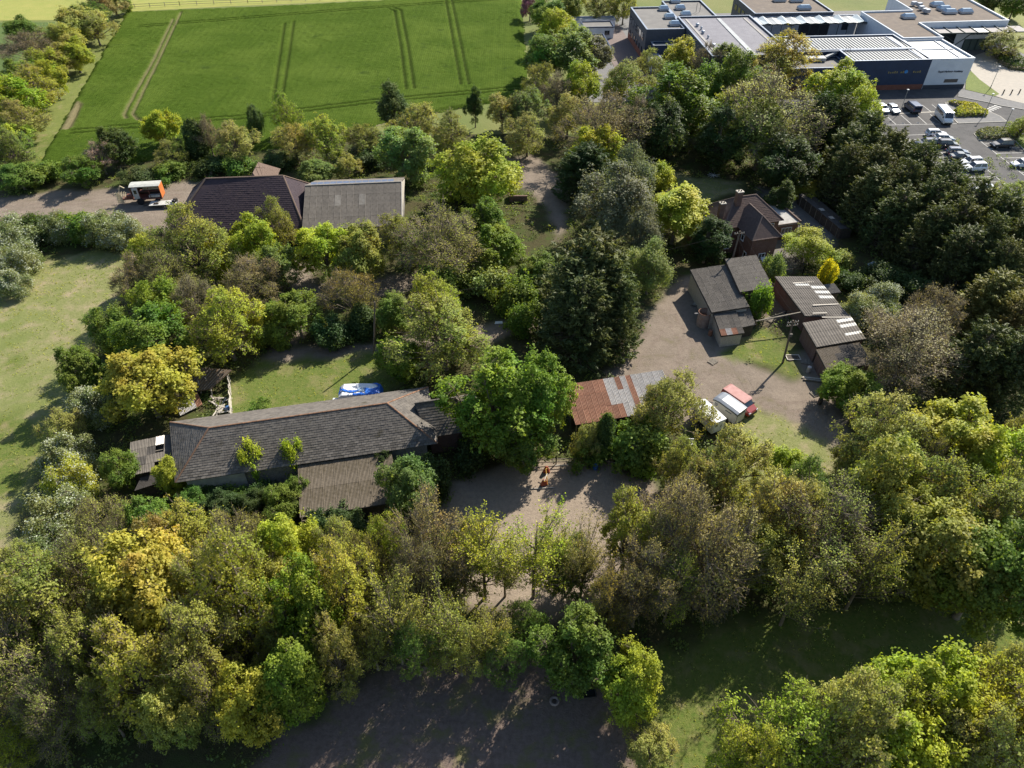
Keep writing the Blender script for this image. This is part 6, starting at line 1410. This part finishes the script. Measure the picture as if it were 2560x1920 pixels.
# ---------------------------------------------------------------- vehicles
TYRE=mat('tyre_rubber',(.025,.025,.027),rough=.85); RIM=mat('alloy_rim',(.45,.46,.47),rough=.3,metal=.7); TRIM=mat('black_trim',(.02,.02,.022),rough=.5)
LENS=mat('headlamp_lens',(.55,.57,.6),rough=.1,spec=.9); RED=mat('tail_lens',(.35,.01,.01),rough=.2,spec=.8); PLATE=mat('plate',(.6,.58,.4),rough=.5)
CGL=mat('car_glass',(.018,.022,.028),rough=.04,spec=1.0)
def sec(x,hw,z0,z1,c=.12):
    return [V3((x,-hw+c,z0)),V3((x,hw-c,z0)),V3((x,hw,z0+c)),V3((x,hw,z1-c*1.6)),V3((x,hw-c,z1)),V3((x,-hw+c,z1)),V3((x,-hw,z1-c*1.6)),V3((x,-hw,z0+c))]
def wheel(parent,x,y,r,wd):
    s_=1 if y>0 else -1; e=empty('wheel',(x,y,r)); e.parent=parent
    t=MB(); t.loft([[V3((math.cos(i*math.pi/8)*q,yy,math.sin(i*math.pi/8)*q)) for i in range(16)] for q,yy in((r*.72,-wd/2),(r*.97,-wd/2),(r,-wd/4),(r,wd/4),(r*.97,wd/2),(r*.72,wd/2))]); t.build('tyre',TYRE,e,smooth=False)
    t=MB(); t.tube((0,-wd*.42,0),(0,wd*.42,0),r*.70,k=12); 
    for k in range(5): t.box((math.cos(k*1.2566)*r*.36,s_*wd*.44,math.sin(k*1.2566)*r*.36),(r*.6,.03,.07),M=Matrix.Rotation(-k*1.2566,3,'Y'))
    t.build('rim',RIM,e)
def car(px,py,front,col,label,style='hatch',pz=.75):
    """front: photo pixel the bonnet points to"""
    p=G(px,py,pz); q=G(*front,pz); h=math.atan2(q.y-p.y,q.x-p.x); cm=paint('car_paint_'+col,CARC[col])
    e=empty('parked_car',(p.x,p.y,.10),h,label,'car','cars in the school car park')
    L,hw,roof,x0,x1,t0,t1={'hatch':(4.15,.88,1.46,-1.85,1.0,-1.5,.25),'suv':(4.45,.92,1.66,-2.05,1.0,-1.85,.3),'estate':(4.6,.9,1.50,-2.15,1.0,-1.85,.25),'saloon':(4.5,.89,1.44,-1.55,1.0,-1.0,.25)}[style]
    f=L/2; bl=.95 if style!='suv' else 1.06; zb=.22 if style!='suv' else .30
    t=MB(); t.loft([sec(-f,hw*.78,zb+.18,bl-.22),sec(-f+.14,hw*.96,zb,bl-.03),sec(-f+.7,hw,zb-.02,bl),sec(-.3,hw,zb-.04,bl),sec(.9,hw,zb-.02,bl-.03),sec(f-.55,hw*.97,zb,bl-.16),sec(f-.14,hw*.9,zb+.04,bl-.28),sec(f,hw*.72,zb+.16,bl-.38)]); t.build('body',cm,e,smooth=False,bevel=.025)
    g=MB(); b0=hw*.90; b1=hw*.70; zr=roof-.06
    g.hexa([V3(v_) for v_ in((x0,-b0,bl-.06),(x1,-b0,bl-.10),(x1,b0,bl-.10),(x0,b0,bl-.06),(t0,-b1,zr),(t1,-b1,zr),(t1,b1,zr),(t0,b1,zr))]); g.build('glazing',CGL,e)
    r=MB(); r.loft([sec(t0-.05,b1*.9,zr-.03,zr+.03,.02),sec(t0+.15,b1+.02,zr-.02,roof,.03),sec((t0+t1)/2,b1+.03,zr-.02,roof+.02,.03),sec(t1-.1,b1+.02,zr-.02,roof,.03),sec(t1+.06,b1*.9,zr-.03,zr+.02,.02)]); r.build('roof',cm,e)
    for s_ in(-1,1):
        for (xa,xb,ta,tb) in((x0,x0+.22,t0,t0+.12),(x1-.1,x1,t1-.03,t1+.04),((x0+x1)/2-.1,(x0+x1)/2+.05,(t0+t1)/2-.08,(t0+t1)/2+.05)):
            k=MB(); k.hexa([V3(v_) for v_ in((xa,s_*(b0-.02),bl-.08),(xb,s_*(b0-.02),bl-.08),(xb,s_*(b0+.012),bl-.08),(xa,s_*(b0+.012),bl-.08),(ta,s_*(b1-.02),zr),(tb,s_*(b1-.02),zr),(tb,s_*(b1+.014),zr),(ta,s_*(b1+.014),zr))]); k.build('pillar',cm,e)
        k=MB(); k.box((f-.16,s_*hw*.68,bl-.36),(.2,.34,.15)); k.build('headlight',LENS,e); k=MB(); k.box((-f+.08,s_*hw*.72,bl-.22),(.14,.26,.22)); k.build('tail_light',RED,e)
        k=MB(); k.box((x1-.25,s_*(hw+.09),bl+.04),(.14,.2,.13)); k.build('mirror',cm,e,bevel=.02)
    k=MB(); k.box((f-.06,0,zb+.22),(.14,hw*1.3,.16)); k.build('grille',TRIM,e); k=MB(); k.box((-f-.0,0,zb+.3),(.03,.5,.11)); k.build('number_plate',PLATE,e)
    wr=.32 if style!='suv' else .36
    for x in(-f+.78,f-.82):
        for y in(-hw+.09,hw-.09): wheel(e,x,y,wr,.21)
    if style in('suv','estate'):
        for s_ in(-1,1): k=MB(); k.bar((t0+.1,s_*b1*.9,roof+.05),(t1-.1,s_*b1*.9,roof+.05),.04); k.build('roof_rail',TRIM,e)
    return e
CARC={'white':(.75,.76,.78),'silver':(.52,.55,.58),'navy':(.025,.035,.07),'black':(.018,.02,.022),'blue':(.05,.07,.12),'green':(.03,.045,.045),'grey':(.12,.13,.14)}
def c3(x,y,dx,dy,*a,**k): return car(*z3(x,y),z3(x+dx,y+dy),*a,**k)
c3(322,345,60,48,'white','white hatchback facing us, leftmost in the row by the school wall')
c3(452,350,60,42,'silver','silver car with black bonnet tucked beside the white hatchback',style='hatch')
c3(985,650,100,2,'white','white car at the head of the double row, behind the silver one',style='estate')
c3(1080,705,100,2,'silver','silver hatchback second in the double row')
c3(855,770,-100,2,'navy','navy people carrier with roof rails on the left of the double row',style='suv')
c3(1120,782,100,2,'black','black off-roader on the right of the double row',style='suv')
c3(1245,872,100,3,'blue','dark blue estate in the middle of the double row',style='estate')
c3(1285,930,100,3,'green','dark green saloon just below the dark blue estate',style='saloon')
c3(1398,992,-100,3,'white','white estate with a long roof near the end of the double row',style='estate')
c3(1448,1064,-100,3,'white','white hatchback nearest us at the end of the double row',style='suv')
c3(1545,1305,-100,3,'silver','pale car half hidden by the conifer belt',style='saloon')
c3(1778,782,-100,3,'black','dark estate alone beside the oval hedge',style='suv')
c3(2025,1015,-100,3,'white','white car cut by the right frame edge',style='hatch')
def boxvan(p,h,L,W,H,label,name,cat,col,kind):
    e=empty(name,(p.x,p.y,.10),h,label,cat); f=L/2; cm=paint('van_paint_'+name,col)
    s_=lambda x,hw,z0,z1:sec(x,hw,z0,z1,.12)
    if kind=='bus': S_=[s_(-f,W*.47,.4,H-.1),s_(-f+.15,W*.5,.35,H),s_(f-1.5,W*.5,.35,H),s_(f-1.2,W*.5,.35,H-.06),s_(f-.55,W*.49,.35,1.45),s_(f-.12,W*.46,.38,1.15),s_(f,W*.4,.45,.95)]
    else: S_=[s_(-f,W*.47,.4,H-.1),s_(-f+.12,W*.5,.32,H),s_(f-1.6,W*.5,.32,H),s_(f-1.35,W*.49,.32,H-.08),s_(f-.8,W*.49,.32,1.25),s_(f-.12,W*.46,.35,1.0),s_(f,W*.4,.42,.85)]
    t=MB(); t.loft(S_); t.build('body',cm,e,bevel=.02)
    n=5 if kind=='bus' else 3
    for sd_ in(-1,1):
        for k in range(n):
            x=-f+.5+k*(L-2.1)/n; g=MB(); g.box((x+(L-2.1)/n/2,sd_*(W*.5+.004),H*.72),((L-2.1)/n-.12,.02,H*.27)); g.build('side_window',CGL,e)
        k=MB(); k.box((f-.9,sd_*(W*.5+.12),H*.6),(.12,.2,.3)); k.build('mirror',TRIM,e); k=MB(); k.box((f-.10,sd_*W*.36,.85),(.16,.3,.22)); k.build('headlight',LENS,e); k=MB(); k.box((-f-.01,sd_*W*.42,1.0),(.05,.14,.4)); k.build('tail_light',RED,e)
    zt=H-.14; xt=f-1.22 if kind=='bus' else f-1.36; xb=f-.6 if kind=='bus' else f-.84; zb=1.5 if kind=='bus' else 1.3
    g=MB(); g.slab([V3((xb+.05,-W*.42,zb)),V3((xb+.05,W*.42,zb)),V3((xt+.07,W*.40,zt)),V3((xt+.07,-W*.40,zt))],.03); g.build('windscreen',CGL,e)
    g=MB(); g.box((-f-.01,0,H*.7),(.03,W*.78,H*.26)); g.build('rear_window',CGL,e)
    k=MB(); k.box((f-.03,0,.55),(.14,W*.8,.25)); k.build('bumper',TRIM,e); k=MB(); k.box((-f,0,.5),(.14,W*.9,.22)); k.build('bumper',TRIM,e)
    for x in(-f+1.0,f-.95):
        for y in(-W/2+.12,W/2-.12): wheel(e,x,y,.36,.22)
    return e
def hd(a,b,z): p=G(*z3(*a),z);q=G(*z3(*b),z); return math.atan2(q.y-p.y,q.x-p.x)
boxvan(G(*z3(1080,430),1.3),hd((1010,330),(1120,450),1.3),6.2,2.1,2.6,'white minibus parked beside the crescent hedge','minibus','minibus',(.74,.76,.76),'bus')
boxvan(G(*z3(690,325),1.0),hd((690,325),(640,285),1.0),4.9,1.95,1.95,'dark navy van seen from behind in the row by the school','van','van',(.05,.07,.12),'van')
# ---- farmyard vehicles
def frame4(pts,z):
    P=[G(x,y,z) for x,y in pts]; c=sum(P,V3((0,0,0)))/4; u=((P[3]-P[0])+(P[2]-P[1]))/2; return V3((c.x,c.y,0)),math.atan2(u.y,u.x),u.length,(((P[1]-P[0])+(P[2]-P[3]))/2).length
# red van, weathered
c,h,L,W=frame4([(1822,977),(1836,970),(1885,1001),(1867,1009)],1.95)
e=boxvan(c,h,4.6,1.85,1.95,'faded red van with a pinkish roof, rightmost of the three by the yard','red_van','van',(.26,.035,.03),'van'); e.location.z=0
t=MB(); t.loft([sec(-2.25,.78,1.9,1.97,.03),sec(-2.0,.84,1.88,2.02,.05),sec(1.0,.84,1.88,2.02,.05),sec(1.2,.76,1.88,1.96,.03)]); t.build('faded_roof',mat('faded_red',(.40,.20,.18),(.34,.15,.13),scale=2,rough=.6),e)
# grey-roofed horse trailer
c,h,L,W=frame4([(1797,992),(1812,987),(1859,1012),(1841,1024)],2.55)
e=empty('horse_trailer',c,h,'cream horse trailer with a shiny grey roof between box trailer and red van','trailer'); HTC=mat('cream_panel',(.50,.49,.44),(.42,.41,.37),scale=1.5,rough=.6); HTG=mat('grey_roof_panel',(.20,.225,.26),(.16,.18,.21),scale=1,rough=.4,spec=.4); DG=mat('dark_band',(.05,.07,.085),rough=.5)
t=MB(); t.loft([[V3((x,-.95,.5)),V3((x,.95,.5)),V3((x,.95,z)),V3((x,-.95,z))] for x,z in((-1.75,2.2),(-1.2,2.3),(.2,2.2),(1.75,2.05))]); t.build('body',HTC,e)
prof=[(-1.85,2.28),(-1.5,2.44),(-.9,2.5),(0,2.42),(1.0,2.34),(1.82,2.22)]; t=MB()
t.loft([[V3((x,-1.0,z-.12)),V3((x,1.0,z-.12)),V3((x,1.0,z-.02)),V3((x,.6,z+.09)),V3((x,-.6,z+.09)),V3((x,-1.0,z-.02))] for x,z in prof]); t.build('roof',HTG,e)
for y in(-.98,.98):
    t=MB(); t.loft([[V3((x,y-.02,z-.26)),V3((x,y+.02,z-.26)),V3((x,y+.02,z-.1)),V3((x,y-.02,z-.1))] for x,z in prof]); t.build('roof_band',DG,e); t=MB(); t.box((.55,y*.985,1.75),(.9,.04,.12)); t.build('vent_slot',DG,e); t=MB(); t.box((-1.3,y*.985,1.75),(.4,.05,.5)); w2=t.build('window',HTG,e); t=MB(); t.box((-1.3,y*.995,1.75),(.3,.05,.38)); t.build('pane',CGL,w2)
    for x in(-.35,.45):
        wheel(e,x,y*1.0,.32,.2); t=MB(); t.loft([[V3((x+math.cos(a)*r,y*1.0+s_*.14,.36+math.sin(a)*r)) for r in(.38,.43) for s_ in((-1,1) if r==.38 else (1,-1))] for a in[math.pi*k/8 for k in range(9)]]); t.build('mudguard',TRIM,e)
    t=MB(); t.box((1.76,y*.8,.9),(.05,.16,.3)); t.build('tail_light',RED,e)
t=MB(); t.box((1.78,0,1.1),(.05,1.7,1.3)); t.build('ramp',HTC,e); t=MB(); t.box((1.78,0,2.0),(.06,1.8,.3)); t.build('top_door',DG,e)
t=MB(); t.bar((-1.75,.5,.45),(-3.1,0,.45),.09); t.bar((-1.75,-.5,.45),(-3.1,0,.45),.09); t.tube((-2.7,0,0),(-2.7,0,.6),.04); t.build('drawbar',TRIM,e)
# white box trailer
c,h,L,W=frame4([(1741,1011),(1763,1003),(1808,1044),(1782,1051)],2.3)
e=empty('box_trailer',c,h,'white flat-roofed box trailer under the overhanging tree','trailer'); WP=mat('white_panel',(.74,.73,.68),(.66,.65,.6),scale=2,rough=.5)
t=MB(); t.box((0,0,1.35),(4.0,1.9,1.75)); t.build('body',WP,e,bevel=.05); t=MB(); t.box((0,0,2.26),(4.08,1.98,.09)); t.build('roof',WHITE,e,bevel=.02)
t=MB(); t.box((2.02,.0,1.4),(.04,1.5,1.4)); d_=t.build('rear_door',WP,e); t=MB(); t.box((2.05,.3,1.4),(.03,.08,.4)); t.build('handle',TRIM,d_); t=MB(); t.box((2.03,-.45,1.75),(.04,.4,.4)); t.build('window',CGL,e)
for y in(-.92,.92):
    wheel(e,.2,y,.32,.2); t=MB(); t.box((.2,y*1.05,.72),(1.0,.2,.06)); t.build('mudguard',TRIM,e)
t=MB(); t.box((0,0,.42),(3.9,1.2,.12)); t.bar((-2,.4,.45),(-3.2,0,.45),.08); t.bar((-2,-.4,.45),(-3.2,0,.45),.08); t.tube((-3.0,0,0),(-3.0,0,.5),.04); t.build('chassis',TRIM,e)
# caravan with blue tarpaulin
c,h,L,W=frame4([(857,958),(852,989),(937,987),(945,957)][0:1]+[(852,989),(937,987),(945,957)],2.5)
P=[G(x,y,2.45) for x,y in((858,958),(944,957),(938,987),(853,989))]; c=sum(P,V3((0,0,0)))/4; u=(P[1]-P[0]).normalized(); h=math.atan2(u.y,u.x)
e=empty('caravan',(c.x,c.y,0),h,'white caravan partly draped in torn blue tarpaulin behind the slate barn','caravan')
cw=mat('caravan_white',(.74,.75,.76),(.66,.68,.70),scale=1,rough=.4)
prof=[(-2.6,.6),(-2.75,1.3),(-2.55,2.05),(-2.1,2.42),(0,2.5),(2.1,2.45),(2.5,2.2),(2.62,1.4),(2.5,.6)]
t=MB(); t.loft([[V3((x*(1 if abs(y)<.95 else .985),y,z if abs(y)<.95 else z*.985)) for x,z in prof] for y in(-1.08,-1.0,1.0,1.08)]); t.build('body',cw,e,bevel=.02)
for y in(-1.09,1.09):
    t=MB(); t.box((-1.2,y,1.6),(1.2,.03,.6)); t.build('window',CGL,e); t=MB(); t.box((1.0,y,1.6),(.9,.03,.6)); t.build('window',CGL,e); t=MB(); t.box((0,y,.9),(5.0,.02,.12)); t.build('stripe',mat('blue_stripe',(.05,.12,.3)),e); wheel(e,.1,y*.9,.33,.2)
t=MB(); t.box((.25,-.15,2.53),(.8,.6,.07)); rl=t.build('rooflight',SKYL,e); t=MB(); t.box((-.6,.45,2.52),(.4,.12,.05)); t.build('vent',COPE,e)
t=MB(); t.bar((-2.6,.5,.5),(-3.9,0,.5),.1); t.bar((-2.6,-.5,.5),(-3.9,0,.5),.1); t.box((-3.3,0,.62),(.6,.5,.3)); t.tube((-3.7,0,0),(-3.7,0,.6),.05); t.build('drawbar',cw,e)
for x,y in((-2.2,-.8),(-2.2,.8),(2.1,-.8),(2.1,.8)): t=MB(); t.tube((x,y,0),(x,y,.62),.04); t.build('steady_leg',TRIM,e)
# tarpaulin: ragged draped cloth lying on the roof
TP=mat('blue_tarpaulin',(.02,.10,.42),(.03,.15,.55),scale=3,rough=.4,c3=(.5,.55,.62),s3=2.2,t3=(.62,.7))
gx_=np.linspace(-2.75,2.75,56); gy_=np.linspace(-1.16,1.16,24); vs=[];fs=[]
zx=lambda x: np.interp(x,[-2.75,-2.55,-2.1,0,2.1,2.5,2.75],[1.35,2.07,2.44,2.52,2.47,2.24,1.3])
keepf=lambda x,y:(x>1.5+.8*math.sin(y*3.1) ) or (abs(y+.28-.25*math.sin(x*1.7)+ .06*x)<.10+.10*abs(math.sin(x*2.3))) or (x<-2.3 and abs(y)<.8) or (x>-.6 and y<-.78+.12*math.sin(x*5))
for x in gx_:
    for y in gy_: vs.append((x*1.01,y,float(zx(x))+.035+.03*math.sin(x*7+y*3)*math.cos(y*9)-(.9*(abs(y)-1.05) if abs(y)>1.05 else 0)))
ny_=len(gy_)
for i in range(55):
    for j in range(23):
        if keepf((gx_[i]+gx_[i+1])/2,(gy_[j]+gy_[j+1])/2): fs.append((i*ny_+j,(i+1)*ny_+j,(i+1)*ny_+j+1,i*ny_+j+1))
me=bpy.data.meshes.new('tarp'); me.from_pydata(vs,[],fs); me.materials.append(TP); tp_=link('torn_tarpaulin',me); tp_.matrix_world=Matrix.Translation((c.x,c.y,0))@Matrix.Rotation(h,4,'Z'); tag(tp_,'torn bright blue tarpaulin draped over the caravan roof','tarpaulin')
# orange field rig on the farm track
P=[G(x,y,3.5) for x,y in((330,454),(399,450),(393,464),(324,468))]; c=sum(P,V3((0,0,0)))/4; u=(P[1]-P[0]).normalized(); h=math.atan2(u.y,u.x)
e=empty('harvest_trailer',(c.x,c.y,0),h,'tall orange-ended harvest trailer with pale roof standing on the farm track','trailer')
OR=mat('orange_paint',(.62,.20,.05),(.50,.16,.05),scale=2,rough=.6); RD=mat('dull_red_paint',(.22,.085,.06),(.16,.07,.055),scale=2,rough=.8); CRM=mat('cream_crate',(.58,.50,.33),(.46,.38,.24),scale=5,rough=.8); OWH=mat('old_white',(.55,.54,.50),(.42,.41,.37),scale=2,rough=.7)
t=MB(); t.loft([[V3((x,-1.1,3.35)),V3((x,1.1,3.35)),V3((x,1.1,3.45)),V3((x,.5,3.6)),V3((x,-.5,3.6)),V3((x,-1.1,3.45))] for x in(-2.6,2.6)]); t.build('roof',mat('dirty_pale_roof',(.50,.50,.45),(.38,.38,.34),scale=1.4,rough=.7),e)
for k in range(4): t=MB(); t.box((2.55,-.82+k*.55,2.2),(.09,.5,2.3)); t.build('end_panel',OR,e)
t=MB(); t.box((-2.55,0,2.2),(.08,2.1,2.3)); t.build('front_wall',RD,e)
t=MB(); t.box((0,0,1.0),(5.2,2.1,.16)); t.build('floor',RD,e); t=MB(); t.box((0,1.03,1.75),(5.1,.05,1.4)); t.build('back_wall',DWOOD,e)
t=MB(); t.box((-1.75,-1.08,2.15),(1.0,.06,2.2)); d_=t.build('side_door',OWH,e); t=MB(); t.box((-1.75,-1.12,2.45),(.5,.04,.7)); t.build('window',CGL,d_)
me=None
for k in range(7):
    for j in range(2):
        if me is None: t=MB(); t.box((0,0,0),(.46,.5,.3)); me=t.mesh('crate',CRM)
        o=link('crate',me,e,(-.6+k*.48,.55,2.3+j*.36))
t=MB(); t.box((.5,.3,2.05),(3.8,1.0,.06)); t.build('shelf',RD,e); t=MB(); t.box((1.2,-.5,1.35),(1.9,.7,.35)); t.build('conveyor',OWH,e)
for x in(-2.5,-1.2,.6,2.5):
    t=MB(); t.box((x,-1.04,2.2),(.08,.08,2.3)); t.build('upright',RD,e)
for x,r in((-1.35,.62),(1.6,.5)):
    for y in(-1.15,1.1): wheel(e,x,y,r,.32)
t=MB(); t.box((-3.6,0,.95),(2.2,1.2,.22)); t.box((-3.2,0,1.3),(1.2,.9,.5)); t.tube((-4.9,0,.0),(-4.9,0,1.0),.06); t.build('drawbar',RD,e)
t=MB(); r2=random.Random(4)
for k in range(9): t.bar((-4.3-.12*k,-1.1,.55),(-4.5-.12*k,-.9+.1*k,2.3),.07)
for k in range(5): t.bar((-4.1,-1.1,.6+k*.4),(-5.5,-.9,.7+k*.4),.07)
for k in range(6): t.bar((-4.2-.22*k,-1.0,.5),(-4.2-.22*k,1.0,1.6+.2*(k%2)),.06)
t.bar((-5.0,.2,2.2),(-4.6,.4,3.1),.16); t.bar((-4.6,.4,3.1),(-4.0,.5,2.6),.16); t.build('elevator_frame',CRM,e)
# flat trailer beside it
P=[G(x,y,.7) for x,y in((370,515),(438,511),(441,500),(388,503))]; c=sum(P,V3((0,0,0)))/4; u=(P[1]-P[0]).normalized(); h=math.atan2(u.y,u.x)
e=empty('flat_trailer',(c.x,c.y,0),h,'low pale flatbed trailer with clutter on its end, in front of the harvest trailer','trailer')
for k in range(5): t=MB(); t.box((0,-.7+k*.35,.72),(4.8,.33,.06)); t.build('deck_board',OWH,e)
t=MB(); t.box((0,0,.6),(4.7,1.5,.14)); t.build('chassis',mat('teal_steel',(.05,.12,.13),rough=.6),e)
for y in(-.8,.8): wheel(e,.3,y,.32,.2)
t=MB(); t.bar((-2.4,0,.6),(-3.6,-.1,.35),.1); t.build('drawbar',TRIM,e)
for k,(x,y,z,s_) in enumerate(((1.9,-.3,1.0,.5),(2.1,.3,1.05,.6),(1.6,.2,.95,.4))): t=MB(); t.box((x,y,z),(s_,s_,s_),k); t.build('scrap',(TRIM,DWOOD,OWH)[k],e,bevel=.06)
t=MB(); t.bar((-1.6,-.3,.8),(-.5,.5,1.0),.08); t.box((-1.2,-.35,.85),(.8,.3,.18)); t.build('loose_gear',DWOOD,e)
add_undergrowth()
